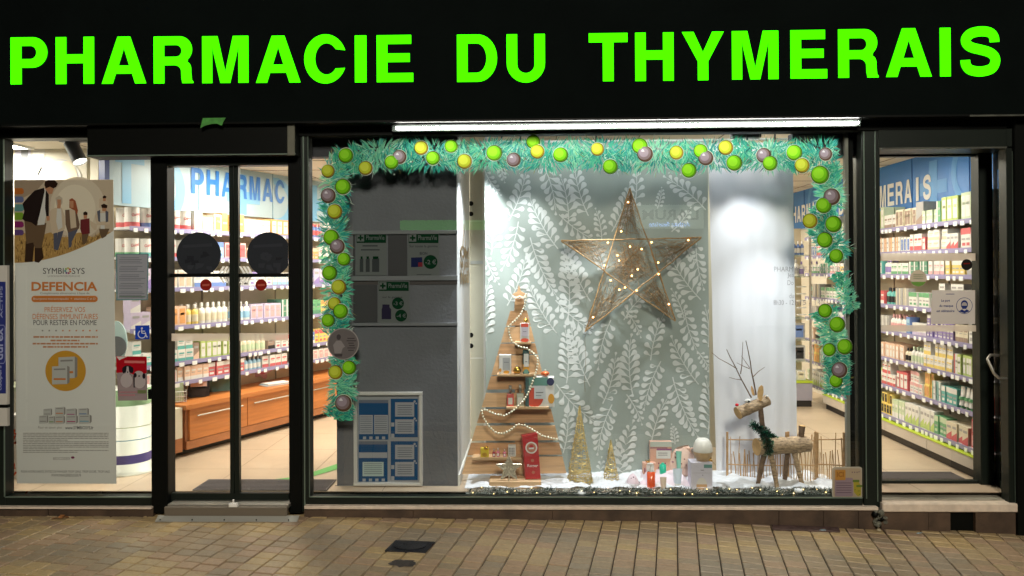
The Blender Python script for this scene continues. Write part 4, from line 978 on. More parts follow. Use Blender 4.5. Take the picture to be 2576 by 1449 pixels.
spot_fix(1310, 392, .09, 1318, 640, CY, L_SPOT * .65, 72, 'spotlight behind the garland aimed at the left side of the curtain')
spot_fix(1500, 385, .06, 1540, 1240, .22, L_SPOT * 3.4, 70, 'spotlight behind the middle of the garland aimed down at the gifts')
spot_fix(1880, 388, .08, 1886, 660, .46, L_SPOT * .62, 74, 'spotlight behind the garland aimed at the white sheet')
spot_fix(1950, 388, .06, 1960, 1140, .22, L_SPOT * 3.0, 66, 'spotlight behind the garland aimed at the log reindeer')
spot_fix(1222, 392, .2, 1168, 700, .6, L_SPOT * 2.2, 84, 'spotlight behind the garland aimed at the white side of the pillar')
spot_fix(1262, 392, .06, 1280, 1060, .26, L_SPOT * 3.0, 66, 'spotlight behind the garland aimed at the wooden tree')

# ---- wicker star
twig = mat('brown_twig', (164, 132, 90), .75, var=.3, vscale=60); twig_d = mat('dark_wire_twig', (124, 100, 70), .7)
PY = .32
tips = [(1584, 474), (1763, 598), (1698, 807), (1472, 834), (1412, 606)]
st = thing('wicker_star', U(1584, 850, PY), 'large brown wicker star wound with twigs and warm fairy lights in front of the curtain', 'star')
inn = []
def isect(a, b, c, d):
    x1, y1, x2, y2, x3, y3, x4, y4 = *a, *b, *c, *d
    D = (x1 - x2) * (y3 - y4) - (y1 - y2) * (x3 - x4)
    return (((x1 * y2 - y1 * x2) * (x3 - x4) - (x1 - x2) * (x3 * y4 - y3 * x4)) / D, ((x1 * y2 - y1 * x2) * (y3 - y4) - (y1 - y2) * (x3 * y4 - y3 * x4)) / D)
for i in range(5): inn.append(isect(tips[i], tips[(i + 2) % 5], tips[(i + 1) % 5], tips[(i + 4) % 5]))
mb = MB(); rs2 = random.Random(4)
for i in range(5):
    a = Vector(U(*tips[i], PY)); b = Vector(U(*tips[(i + 2) % 5], PY))
    for o_ in range(2):
        pth = []
        for k in range(13):
            q = a.lerp(b, k / 12); j = .004
            pth.append(q + Vector((rs2.uniform(-j, j), -.008 + rs2.uniform(-.008, .008), rs2.uniform(-j, j))))
        mb.tube(pth, .0048 if o_ == 0 else .003, twig, 6)
mb.build('frame', st)
mb = MB()
for k in range(5):
    cx_ = sum(t[0] for t in tips) / 5; cy_ = sum(t[1] for t in tips) / 5
arms = [(tips[i], inn[(i + 4) % 5], inn[i]) for i in range(5)]
def inside():
    r_ = rs2.random()
    if r_ < .76:
        i = rs2.randrange(5); A, Bq, Cq = arms[i]
        u_, v_ = rs2.random() ** .8, rs2.random()
        e = (Bq[0] + (Cq[0] - Bq[0]) * v_, Bq[1] + (Cq[1] - Bq[1]) * v_)
        return i, (A[0] + (e[0] - A[0]) * u_, A[1] + (e[1] - A[1]) * u_)
    i = rs2.randrange(5); a, b = inn[i], inn[(i + 1) % 5]; c_ = (sum(q[0] for q in inn) / 5, sum(q[1] for q in inn) / 5)
    u_ = rs2.random() ** .5; v_ = rs2.random(); e = (a[0] + (b[0] - a[0]) * v_, a[1] + (b[1] - a[1]) * v_)
    return 9, (c_[0] + (e[0] - c_[0]) * u_, c_[1] + (e[1] - c_[1]) * u_)
for k in range(640):
    i, p = inside(); j = i; tries = 0
    while True:
        j, q = inside(); tries += 1
        if (j == i or tries > 30) and math.hypot(p[0] - q[0], p[1] - q[1]) < 120: break
    d_ = .03; y0 = PY + rs2.uniform(-d_, d_) * .6; a = U(*p, y0); b = U(*q, PY + rs2.uniform(-d_, d_) * .6); m = (a + b) / 2 + Vector((rs2.uniform(-.03, .03), 0, rs2.uniform(-.03, .03)))
    pts = [a * (1 - s) ** 2 + m * 2 * s * (1 - s) + b * s * s for s in (0, .25, .5, .75, 1)]
    mb.tube(pts, rs2.uniform(.0007, .0012), rs2.choice([twig, twig_d, twig]), 4, cap=False)
mb.build('twig_mesh', st)
bulb = mat('warm_fairy_light', (255, 190, 110), emit=14.0)
mb2 = MB()
LB = [C_(240, 583), C_(190, 798), C_(413, 878), C_(255, 910), C_(340, 928), C_(683, 862), C_(174, 1013), C_(66, 1047), C_(462, 1027), C_(311, 1077), C_(268, 1124), C_(464, 1112), C_(112, 1158), C_(176, 1227), C_(303, 1232), C_(218, 1210), C_(92, 880), C_(162, 974), C_(540, 1333), (1492, 798)]
for x, y in LB:
    p = U(x, y, PY - .03); MB().ball(p, .0056, bulb, 10, 6).build('fairy_light', st)
mb = MB(); mb.tube([U(x, y, PY) for x, y in ((1480, 822), (1471, 850), (1474, 900), (1470, 960), (1472, 985))], .0012, twig_d, 5); mb.build('cable', st)

# ---- slatted wooden tree
W_ = zc(1220, 730, 2.265)
woodA = mat('larch_board_light', (212, 172, 130), .55, var=.18, vscale=2.5, wave=(1, 1, 18)); woodB = mat('larch_board_mid', (192, 148, 106), .55, var=.2, vscale=2.5, wave=(1, 1, 22)); woodC = mat('raw_plank_edge', (208, 172, 130), .6, var=.1, vscale=6)
TY = .30
tr = thing('slatted_tree', U(*W_(365, 1270), TY), 'tall Christmas tree of horizontal wooden slats with small shelves', 'wooden tree')
rows = [(240, 330, 352, 455), (338, 432, 318, 478), (440, 505, 275, 490), (512, 630, 255, 508), (637, 718, 208, 560), (740, 825, 172, 585), (840, 922, 138, 600), (940, 1030, 108, 632), (1045, 1118, 82, 652), (1130, 1232, 48, 680)]
Lx = lambda y: 365 - (365 - 48) * ((y - 165) / (1232 - 165)) ** 1.0
Rx = lambda y: 425 + (680 - 425) * max(0, (y - 165) / (1210 - 165)) ** .98
for k, (y0, y1, _, _) in enumerate(rows):
    mb = MB(); mb.poly([W_(Lx(y0), y0), W_(Rx(y0), y0 - 3), W_(Rx(y1), y1 - 4), W_(Lx(y1), y1)], TY, woodA if k % 2 else woodB, th=.016); mb.build('slat', tr)
mb = MB(); mb.poly([W_(372, 165), W_(426, 165), W_(430, 1275), W_(372, 1275)], TY + .018, woodB, th=.02); mb.poly([W_(372, 172), W_(426, 172), W_(430, 240), W_(366, 240)], TY - .002, woodB, th=.018); mb.build('trunk', tr)
shelves = [(370, 470, 430, 442, .09), (262, 502, 625, 638, .10), (318, 578, 824, 838, .11), (113, 408, 1132, 1148, .10)]
for x0, x1, y0, y1, dd in shelves:
    mb = MB(); a = U(*W_(x0, y0), TY - dd); b = U(*W_(x1, y1), TY - dd); mb.bev(a.x, b.x, TY - dd, TY - .001, b.z, a.z, .001, woodC); mb.build('shelf', tr)
mb = MB(); mb.px(W_(215, 0)[0], W_(532, 0)[0], W_(0, 1278)[1], W_(0, 1345)[1], .13, .27, woodC, .003); mb.build('plinth_box', tr)
mb = MB(); mb.poly([W_(*q) for q in ((395, 78), (408, 120), (440, 135), (415, 152), (412, 160), (380, 160), (378, 150), (352, 138), (384, 122))], TY - .01, woodA, th=.01); mb.build('top_star', tr)
o = MB(); o.tube([U(*W_(x, y), TY - .02) for x, y in ((355, 148), (375, 162), (400, 150), (420, 160), (440, 146))], .006, mat('pale_lit_beads', (250, 226, 190), .4, emit=.6), 6); o.build('light_loop', tr)
def gift(name, x0, x1, y0, y1, Y, dep, base, lab, cat, deco, cv=W_):
    a = U(*cv(x0, y1), Y); b = U(*cv(x1, y0), Y); t = thing(name, ((a.x + b.x) / 2, Y, a.z), lab, cat)
    mb = MB(); mb.bev(a.x, b.x, Y, Y + dep, a.z, b.z, .0015, base); mb.build('carton', t)
    mb = MB()
    for i, (fx0, fx1, fy0, fy1, m, rnd) in enumerate(deco):
        yy = Y - .0012 - i * .0006
        X0, X1 = a.x + (b.x - a.x) * fx0, a.x + (b.x - a.x) * fx1; Z0, Z1 = a.z + (b.z - a.z) * fy0, a.z + (b.z - a.z) * fy1
        c = arc((X0 + X1) / 2, (Z0 + Z1) / 2, (X1 - X0) / 2, (Z1 - Z0) / 2, 0, 345, 23) if rnd else [(X0, Z0), (X1, Z0), (X1, Z1), (X0, Z1)]
        mb.solid([c], yy, 0, m)
    if deco: mb.build('printed_face', t)
    return t
coral = mat('coral_print', (214, 84, 62), .45); tealp = mat('teal_print', (104, 150, 140), .45); must = mat('mustard_print', (222, 160, 60), .45); inkm = mat('soft_ink', (120, 118, 124), .5); whp = mat('white_print', (228, 226, 222), .45)
gift('gift_box', 403, 458, 315, 428, TY - .075, .05, whp, 'small white and coral perfume box on the top shelf', 'gift box', [(.05, .95, 0, .2, coral, 1), (.1, .9, .8, 1, coral, 0), (.15, .85, .3, .8, mat('lilac_card', (196, 188, 200), .5), 0), (.3, .7, .55, .58, inkm, 0)])
gift('gift_box', 275, 348, 507, 622, TY - .08, .05, whp, 'white grey perfume box with yellow leaves on the second shelf of the wooden tree', 'gift box', [(.3, .9, .2, .85, mat('grey_card', (176, 178, 180), .5), 0), (.35, .85, 0, .18, must, 1), (0, .2, .1, .3, must, 1), (.4, .8, .6, .63, inkm, 0)])
gift('gift_box', 420, 458, 478, 622, TY - .08, .04, mat('petrol_print', (60, 92, 92), .5), 'narrow teal and white perfume box beside the gold ball on the wooden tree', 'gift box', [(0, 1, .1, .4, must, 0), (.15, .9, .3, .85, whp, 0), (.1, .9, 0, .2, tealp, 1), (.35, .7, .5, .53, inkm, 0)])
gift('gift_box', 436, 610, 643, 825, TY - .09, .07, whp, 'large gift box with coral teal and navy shapes on the wooden tree', 'gift box',
     [(.0, .62, 0, .66, coral, 1), (.02, .78, .72, 1, tealp, 0), (.78, 1, .12, .45, must, 1), (.74, 1, .72, .98, mat('navy_print', (42, 48, 84), .5), 1), (.0, .12, 0, 1, mat('petrol_print', (60, 92, 92)), 0), (.3, .7, .28, .72, mat('light_card', (210, 214, 218), .5), 0), (.36, .62, .48, .51, inkm, 0), (.36, .55, .38, .4, inkm, 0)])
gift('gift_box', 330, 376, 1060, 1125, TY - .08, .045, whp, 'small white box with grey pattern on the lowest shelf of the wooden tree', 'gift box', [(.1 + .2 * (k % 4), .24 + .2 * (k % 4), .1 + .16 * (k // 4), .2 + .16 * (k // 4), inkm, 1) for k in range(20)])
# orange lid item and gold ornaments
def ornament(x, y, r, Y, lab, m, sq=1.0):
    p = U(*W_(x, y), Y); r_ = r / 2.265 / 1.0683 / 355
    t = thing('ornament', p - Vector((0, 0, r_)), lab, 'ornament'); MB().ball(p, r_, m, 16, 10, sq).build('ball', t); MB().lathe([(r_ * .25, 0), (r_ * .25, r_ * .3), (.0001, r_ * .3)], (p.x, p.y, p.z + r_ * .92 * sq), alu, 8).build('cap', t)
gold = mat('shiny_gold', (222, 176, 84), .22, .9)
ornament(385, 600, 24, TY - .06, 'shiny gold ball on the second shelf of the wooden tree', gold)
ornament(437, 296, 14, TY - .06, 'tiny gold bauble on top of the small coral box', gold)
ornament(555, 620, 26, TY - .06, 'orange and gold ornament lying on the large patterned gift box', mat('orange_gold', (222, 110, 60), .3, .4, var=.5, vscale=60), .6)
def perfume(x0, x1, y0, y1, lab, liquid, Y=TY - .08):
    a = U(*W_(x0, y1), Y); b = U(*W_(x1, y0), Y); w2 = (b.x - a.x) / 2; cx_ = (a.x + b.x) / 2; h = b.z - a.z
    t = thing('perfume_bottle', (cx_, Y, a.z), lab, 'perfume bottle')
    MB().bev(cx_ - w2, cx_ + w2, Y, Y + .03, a.z, a.z + h * .62, .003, liquid).build('flask', t)
    mb = MB(); mb.lathe([(w2 * .35, h * .62), (w2 * .35, h * .70), (w2 * .42, h * .70), (w2 * .42, h), (.0001, h)], (cx_, Y + .015, a.z), alu, 12); mb.build('cap', t)
    MB().box(cx_ - w2 * .6, cx_ + w2 * .6, Y - .001, Y, a.z + h * .15, a.z + h * .45, whp).build('paper_label', t)
perfume(322, 364, 695, 828, 'pink perfume bottle on the third shelf of the wooden tree', mat('pink_glass', (226, 110, 100), .12, spec=.8))
perfume(382, 424, 690, 828, 'pale green perfume bottle beside the pink one on the wooden tree', mat('pale_glass', (206, 212, 196), .12, spec=.8))
for x, c, h in ((243, 'red', 40), (268, 'pink', 45), (308, 'pink', 38)):
    perfume(x - 9, x + 9, 1130 - h - 8, 1130, f"tiny {'dark red' if c == 'red' else 'pink'} nail polish bottle, {'leftmost' if x == 243 else 'middle' if x == 268 else 'rightmost'} of three on the lowest tree shelf", mat('polish_' + c + str(x), (150, 30, 60) if c == 'red' else (206, 110, 130), .15))
t = gift('gift_bag', 162, 212, 1075, 1140, TY - .09, .03, mat('yellow_gift', (226, 200, 60), .35), 'little yellow gift bag with gold bow on the lowest tree shelf', 'gift bag', [(.2, .8, .2, .6, mat('gold_stripe', (214, 168, 70), .3, .5), 1)])
p = U(*W_(195, 1080), TY - .09); MB().ball((p.x, p.y, p.z + .008), .016, gold, 10, 6).build('bow', t)
# tall red box leaning
x0, y0 = W_(418, 1000); red = mat('crimson_carton', (186, 26, 40), .35, coat=.3)
P4 = [W_(416, 1000), W_(508, 985), W_(528, 1260), W_(437, 1264)]
t = thing('red_gift_box', U(*W_(480, 1262), TY - .13), 'tall crimson gift box with round white emblem leaning on the wooden tree', 'gift box')
Pf = [U(*q, TY - .13) for q in P4]; mb = MB()
bk_ = [q + Vector((-.012, .05, .0)) for q in Pf]; mb.add(Pf + bk_, [(3, 2, 1, 0), (4, 5, 6, 7), (0, 1, 5, 4), (1, 2, 6, 5), (2, 3, 7, 6), (3, 0, 4, 7)], red); mb.build('carton', t)
mb = MB(); mb.disc(*W_(471, 1072), 15, TY - .1315, whp); mb.disc(*W_(471, 1072), 11.5, TY - .132, mat('rose_gold', (186, 120, 96), .4)); mb.disc(*W_(471, 1065), 5, TY - .1326, red); mb.poly([W_(455, 1072), W_(487, 1070), W_(486, 1080), W_(456, 1082)], TY - .133, whp)
mb.text('Roger', *(W_(447, 0)[0], W_(512, 0)[0], W_(0, 1172)[1], W_(0, 1195)[1]), TY - .1315, whp, .02)
mb.disc(*W_(478, 1150), 4, TY - .1315, mat('rose_gold', (186, 120, 96))); mb.disc(*W_(483, 1222), 4, TY - .1315, mat('rose_gold', (186, 120, 96)))
mb.build('printed_face', t)
# silver star on the plinth box
sm_ = mat('silver_glitter', (214, 206, 186), .3, .55, var=.5, vscale=150)
t = thing('glitter_star', U(*W_(335, 1275), .15), 'silver glitter star ornament standing in front of the wooden tree', 'ornament')
cx_, cy_ = W_(335, 1198); stp_ = [(cx_ + (33 if k % 2 == 0 else 13.5) * sin(pi * k / 5), cy_ - (33 if k % 2 == 0 else 13.5) * cos(pi * k / 5)) for k in range(10)]
mb = MB()
for k in range(10): mb.tube([U(*stp_[k], .15), U(*stp_[(k + 1) % 10], .15)], .0055, sm_, 6)
rg = random.Random(2)
for k in range(46):
    a = rg.uniform(0, 2 * pi); b = a + rg.uniform(1.5, 3.5); r1 = rg.uniform(8, 22); mb.tube([U(cx_ + r1 * sin(a), cy_ - r1 * cos(a), .15), U(cx_ + 13 * sin(b), cy_ - 13 * cos(b), .155)], .0016, sm_, 4)
mb.poly(stp_, .152, mat('silver_glitter_sheet', (206, 196, 176), .35, .4, var=.6, vscale=220), th=.003)
mb.build('star_body', t); mb = MB(); mb.tube([U(*W_(335, 1225), .15), U(*W_(337, 1276), .15)], .006, sm_, 6); mb.build('stand', t)
# bead garland
bd = mat('cream_pearl', (232, 226, 200), .25, var=.1, vscale=60, spec=.7)
path = [(440, 140), (437, 180), (425, 225), (405, 262), (370, 300), (330, 335), (336, 380), (352, 425), (400, 458), (440, 465), (480, 492), (510, 530), (508, 580), (490, 640), (462, 720), (425, 785), (370, 840), (310, 878), (245, 865), (190, 840), (168, 848), (180, 890), (215, 945), (255, 980), (300, 988), (345, 965), (385, 930), (430, 935), (480, 965), (540, 1000), (630, 1022)]
t = thing('bead_garland', U(*W_(400, 600), TY - .1), 'cream pearl bead garland draped over the slatted wooden tree', 'garland')
mb = MB(); pts = [Vector(W_(*q)) for q in path]; carry = 0
mb2 = MB(); acc = 0; last = None; step_ = 7.4
for a, b in zip(pts, pts[1:]):
    L = (b - a).length; s = carry
    while s < L:
        q = a.lerp(b, s / L); r_ = .0092 if True else 0
        mb.ball(U(q.x, q.y + rr.uniform(-.4, .4), TY - .115), .0082 + rr.uniform(-.0008, .0008), bd, 8, 5); s += step_
    carry = s - L
mb.build('beads', t); mb = MB(); mb.tube([U(q.x, q.y, TY - .115) for q in pts], .001, bd, 4); mb.build('string', t)

# ---- gold wire cones
gw = mat('gold_wire', (240, 214, 140), .35, .6)
def cone(cx_, yt, yb, rb, Y, lab, n, seed):
    base = U(cx_, yb, Y); top = U(cx_, yt, Y); H = top.z - base.z; Rb = rb / 352
    t = thing('wire_cone_tree', base, lab, 'cone tree', 'gold wire cone trees'); q = random.Random(seed); mb = MB()
    for k in range(9):
        a = 2 * pi * k / 9; mb.tube([base + Vector((Rb * cos(a), Rb * sin(a), 0)), top], .0013, gw, 4)
    mb.build('wire_frame', t); mb = MB()
    for k in range(n):
        h = q.random() ** 1.25 * .96 + .02; a = q.uniform(0, 2 * pi); da = q.uniform(.5, 2.4) * q.choice([-1, 1]); dh = q.uniform(-.09, .09); pts = []
        for j in range(6):
            s = j / 5; hh = min(.99, max(.0, h + dh * s)); r_ = Rb * (1 - hh) * (1 + q.uniform(-.06, .1)) + .002; an = a + da * s
            pts.append(base + Vector((r_ * cos(an), r_ * sin(an), hh * H)))
        mb.tube(pts, q.uniform(.0012, .002), gw, 4, cap=False)
    mb.build('wound_wire', t)
    mb = MB()
    for k in range(16):
        a = q.uniform(0, 2 * pi); pts = [base + Vector((Rb * .9 * cos(a) , Rb * .9 * sin(a), -.01)), base + Vector((Rb * .8 * cos(a + .4), Rb * .8 * sin(a + .4), H * .2))]
        mb.tube(pts, .0015, gw, 4)
    mb.build('legs', t)
cone(1459, 1020, 1232, 33, .26, 'taller gold wire cone tree between wooden tree and curtain', 330, 5)
cone(1537, 1106, 1232, 23, .28, 'shorter gold wire cone tree right of the taller one', 190, 6)

# ---- middle products
D8 = zc(1680, 1160, 7.246)
pk = mat('blush_pink_card', (220, 172, 150), .55); pkl = mat('mauve_ink', (150, 100, 120), .55)
t = gift('gift_set', 490, 905, 195, 760, .34, .04, pk, 'tall blush pink gift set box with white label behind the tubes', 'gift box', [(0, 1, .82, 1, mat('sage_strip', (190, 196, 184), .5), 0), (0, .8, .77, .80, pkl, 0), (.3, 1, .70, .76, mat('plum', (150, 90, 130), .5), 0), (.28, .95, .42, .70, whp, 0), (.36, .8, .6, .62, inkm, 0), (.36, .8, .53, .55, inkm, 0)] + [(.05 + .3 * (k % 3), .12 + .3 * (k % 3), .08 + .15 * (k // 3), .14 + .15 * (k // 3), pkl, 1) for k in range(6)], cv=D8)
gift('gift_set', 352, 600, 615, 830, .30, .05, pk, 'low pink box with floral print in front of the tall pink box', 'gift box', [(.25, .85, .2, .85, whp, 0), (.08, .18, .2, .6, pkl, 1)], cv=D8)
p = U(*D8(440, 615), .32); t = thing('ornament', p, 'small yellow gold bow ornament on the low pink box', 'ornament'); mb = MB()
for k in range(14):
    a = rr.uniform(0, 2 * pi); mb.tube([p + Vector((0, 0, .004)), p + Vector((.018 * cos(a), .01 * sin(a), .018 + .012 * sin(a * 2))), p + Vector((.012 * cos(a + 1), 0, .004))], .0016, gold, 5)
mb.build('bow', t)
# wrapped pouch
t = thing('gift_pouch', U(*D8(1090, 900), .32), 'floral pink fabric gift pouch with ruffled opening behind the mint tube', 'pouch')
pc = U(*D8(1080, 560), .36); mb = MB(); vs = []; N, M = 40, 14; flo = mat('floral_fabric', (228, 196, 180), .8, var=.1, vscale=20)
for j in range(M + 1):
    h = j / M; zz = -.105 + .20 * h; rad = .098 * math.sin(pi * (.18 + .72 * h)) ** .6
    for i in range(N):
        a = 2 * pi * i / N; f_ = 1 + .05 * sin(7 * a + h * 5) * (1 - h * .4); vs.append((pc.x + rad * f_ * cos(a) * .92 + .012 * h, pc.y + rad * f_ * sin(a) * .55, pc.z + zz + .012 * cos(a) * h))
mb.add(vs, [(j * N + i, j * N + (i + 1) % N, (j + 1) * N + (i + 1) % N, (j + 1) * N + i) for j in range(M) for i in range(N)], flo, True)
mb.build('bag', t)
mb = MB()
for k in range(26):
    a = rr.uniform(-.3, pi + .3); h = rr.uniform(.2, .9); rad = .098 * math.sin(pi * (.18 + .72 * h)) ** .6; x = pc.x + rad * cos(a) * .8; z = pc.z - .105 + .2 * h
    mb.ball((x, pc.y - rad * .5 * abs(sin(a)) - .004, z), .0055, rr.choice([pkl, mat('berry_print', (120, 60, 70), .6)]), 6, 4, .8)
mb.build('flower_print', t)
mb = MB()
for k in range(34):
    a = rr.uniform(0, 2 * pi); r_ = rr.uniform(.005, .045); mb.ball((pc.x + .04 + r_ * cos(a) * 1.1, pc.y - .02, pc.z + .078 + r_ * .5 * sin(a)), rr.uniform(.007, .013), mat('ruffle_peach', (232, 190, 168), .8), 7, 5, .7)
mb.build('ruffle', t)
# pale pink cloth mound
mb = MB(); vs = []; N, M = 40, 10; cx0 = U(*D8(300, 900), .2).x; cx1 = U(*D8(1290, 900), .2).x
for j in range(M + 1):
    for i in range(N + 1):
        g = i / N; s = j / M; X = cx0 + (cx1 - cx0) * g; hh = .058 * min(1, 6 * g, 6 * (1 - g)) * min(1, s * 3.2) ** .7
        vs.append((X, .16 + .22 * s, SZ + .004 + hh + .008 * sin(g * 22 + s * 6) * min(1, s * 3)))
mb.add(vs, [(j * (N + 1) + i, j * (N + 1) + i + 1, (j + 1) * (N + 1) + i + 1, (j + 1) * (N + 1) + i) for j in range(M) for i in range(N)], mat('pale_pink_cloth', (230, 214, 222), .8, var=.06, vscale=6), True)
o = mb.build('display_cloth'); tag(o, 'pale pink white cloth draped over the riser under the cosmetics', 'cloth')
def vial(name, x0, x1, y0, y1, Y, lab, m, capm, kind='bottle', ycap=None):
    a = U(*D8(x0, y1), Y); b = U(*D8(x1, y0), Y); r_ = (b.x - a.x) / 2; h = b.z - a.z; c0 = ((a.x + b.x) / 2, Y + r_, a.z)
    t = thing(name, c0, lab, kind); yc = ycap or .75
    if kind == 'tube':
        mb = MB(); vs = []; n = 16
        for j in range(7):
            s = j / 6; vs += [(c0[0] + r_ * (.72 + .28 * s) * cos(2 * pi * k / n), c0[1] + r_ * (.8 - .72 * s) * sin(2 * pi * k / n), c0[2] + h * (.2 + .8 * s)) for k in range(n)]
        mb.add(vs, [(i * n + k, i * n + (k + 1) % n, (i + 1) * n + (k + 1) % n, (i + 1) * n + k) for i in range(6) for k in range(n)], m, True); mb.build('tube_body', t)
        MB().lathe([(.0001, 0), (r_ * .7, 0), (r_ * .7, h * .2), (.0001, h * .2)], c0, capm, 14).build('cap', t)
    else:
        MB().lathe([(.0001, 0), (r_ * .96, 0), (r_, .004), (r_, h * yc * .96), (r_ * .6, h * yc)], c0, m, 24).build('bottle_body', t)
        mb = MB(); mb.lathe([(r_ * .5, h * yc), (r_ * .5, h * (yc + .1)), (r_ * .3, h * (yc + .12)), (r_ * .3, h * .97), (.0001, h)], c0, capm, 14); mb.build('cap', t)
    return t
om = mat('orange_gel_bottle', (226, 82, 34), .15, spec=.8, var=.05)
t = vial('pump_bottle', 440, 598, 625, 1170, .12, 'bright orange pump bottle with clear white pump in the middle of the display', om, whp, ycap=.68)
p = U(*D8(520, 660), .14); MB().box(p.x - .03, p.x + .01, p.y - .006, p.y + .008, p.z, p.z + .014, whp).build('nozzle', t)
vial('deodorant_stick', 683, 810, 615, 840, .25, 'bright turquoise stick with rounded cap on the pale cloth', mat('turquoise_plastic', (30, 186, 150), .3), mat('turquoise_plastic', (30, 186, 150)), ycap=.84)
vial('cream_tube', 1000, 1112, 395, 750, .26, 'tall mint green cream tube in front of the floral pouch', mat('mint_plastic', (132, 196, 176), .35), mat('mint_plastic', (132, 196, 176)), 'tube')
vial('cream_tube', 945, 1135, 745, 1090, .14, 'wide pale blue translucent cream tube beside the white diffuser box', mat('ice_plastic', (206, 220, 230), .25), whp, 'tube')
vial('cream_tube', 690, 820, 905, 1200, .10, 'beige cream tube with white cap standing in the tinsel', mat('beige_plastic', (222, 200, 178), .35), mat('cream_cap', (220, 206, 186), .4), 'tube')
# diffuser and its box
t = gift('diffuser_box', 1285, 1700, 600, 1190, .12, .10, mat('lavender_white_card', (216, 212, 226), .45), 'white lavender carton printed with an egg, under the egg diffuser', 'gift box',
     [(.60, .98, .82, .93, mat('grey_teal_tab', (100, 150, 144), .5), 0), (.25, .74, .0, .50, mat('egg_print_white', (226, 222, 218), .5), 1), (.25, .74, .08, .28, mat('egg_print_wood', (214, 172, 130), .5), 0), (.38, .62, .0, .10, whp, 0), (.05, .95, .655, .66, inkm, 0), (.45, .6, .74, .76, inkm, 0), (.52, .56, .57, .60, inkm, 1)], cv=D8)
p = U(*D8(1515, 600), .17); t = thing('aroma_diffuser', p, 'egg shaped white and pale wood aroma diffuser standing on its box', 'diffuser')
MB().lathe([(.0001, 0), (.028, 0), (.028, .012), (.026, .012)], p, mat('dark_wood_foot', (90, 70, 56), .5), 24).build('foot', t)
MB().lathe([(.03, .012), (.045, .022), (.058, .045), (.064, .068), (.0645, .076)], p, mat('pale_ash_wood', (208, 176, 134), .4, var=.1, vscale=30), 32).build('base', t)
MB().lathe([(.0645, .077), (.065, .082), (.064, .10), (.059, .125), (.051, .145), (.040, .158), (.032, .163), (.03, .160), (.0001, .160)], p, mat('satin_white_shell', (230, 226, 216), .35), 32).build('shell', t)
p = U(*D8(1650, 600), .14); t = thing('ornament', p, 'golden star ornaments beside the diffuser on its box', 'ornament'); mb = MB()
for k in range(9): mb.ball((p.x + rr.uniform(-.014, .014), p.y, p.z + .006 + rr.uniform(0, .024)), .007, gold, 6, 4)
mb.build('cluster', t)
# plush gnome
p = U(*D8(150, 1180), .20); t = thing('plush_gnome', U(*D8(150, 1200), .2), 'white plush gnome with spotted pompom hat lying in the snow', 'plush toy')
plush = mat('white_plush', (228, 222, 226), .9, var=.06, vscale=40, bump=.8, bscale=200)
mb = MB(); mb.ball((p.x - .0, p.y, p.z + .035), .05, plush, 18, 10, .8); mb.build('beard', t)
mb = MB(); mb.tube([(p.x, p.y, p.z + .05), (p.x - .002, p.y, p.z + .085), (p.x + .002, p.y + .01, p.z + .112), (p.x + .004, p.y + .01, p.z + .125)], [.045, .038, .022, .006], mat('pink_white_felt', (226, 206, 214), .9), 18); mb.lathe([(.05, .0), (.054, .01), (.05, .02)], (p.x, p.y, p.z + .05), plush, 20); mb.build('hat', t)
mb = MB()
for x, z in ((-.012, .10), (.002, .108), (.012, .096), (-.004, .092), (.008, .074), (-.016, .07), (.016, .052)): mb.ball((p.x + x, p.y - .034 + (z - .05) * .25, p.z + z), .0055, mat('aubergine_felt', (96, 70, 90), .9), 6, 4)
mb.build('spots', t)
mb = MB(); mb.tube([(p.x + .03, p.y - .02, p.z + .05), (p.x + .055, p.y - .03, p.z + .03), (p.x + .065, p.y - .03, p.z + .005)], [.012, .014, .01], mat('grey_speckled_scarf', (150, 140, 150), .9, var=.5, vscale=120), 8); mb.build('scarf', t)

# ---- log reindeer
Z5 = zc(1880, 860, 2.683)
bark = mat('birch_bark', (168, 144, 116), .8, var=.5, vscale=30, bump=.7, bscale=70, wave=(1, 1, 3)); cut = mat('cut_wood_face', (224, 182, 124), .65, var=.12, vscale=25); bark_d = mat('dark_branch_bark', (112, 90, 72), .8, var=.35, vscale=30, bump=.5, bscale=90)
RYd = .20
rd = thing('log_reindeer', U(*Z5(590, 1260), RYd), 'rustic reindeer built from birch logs with twig antlers and red nose', 'reindeer')
def log(name, a, b, r0, r1, m, bumps=.06, cuts=True, seed=1):
    q = random.Random(seed); mb = MB(); N = 10; P = [a.lerp(b, k / N) + Vector((q.uniform(-1, 1), q.uniform(-1, 1), q.uniform(-1, 1))) * r0 * .03 for k in range(N + 1)]
    d = (b - a).normalized(); P = [a] + P[1:-1] + [b]
    rs_ = [(r0 + (r1 - r0) * k / N) * (1 + q.uniform(-bumps, bumps)) for k in range(N + 1)]
    mb.tube(P, rs_, m, 20, cap=False)
    if cuts:
        for c, rr_, s in ((a, rs_[0], -1), (b, rs_[-1], 1)):
            mb.tube([c - d * s * .004, c + d * s * .0015], [rr_ * 1.0, rr_ * .97], cut, 20)
    return mb.build(name, rd)
s_ = 1 / 2.683 / 1.0683 / 362
body_r = 52 * s_ * 1.16
log('body', U(*Z5(410, 915), RYd - .05), U(*Z5(785, 893), RYd + .03), body_r, body_r * .93, bark)
log('head', U(*Z5(275, 672), RYd - .06), U(*Z5(490, 578), RYd + .0), 42 * s_, 36 * s_, bark, seed=2)
log('neck', U(*Z5(462, 850), RYd - .01), U(*Z5(438, 625), RYd - .02), 20 * s_, 17 * s_, bark_d, seed=3)
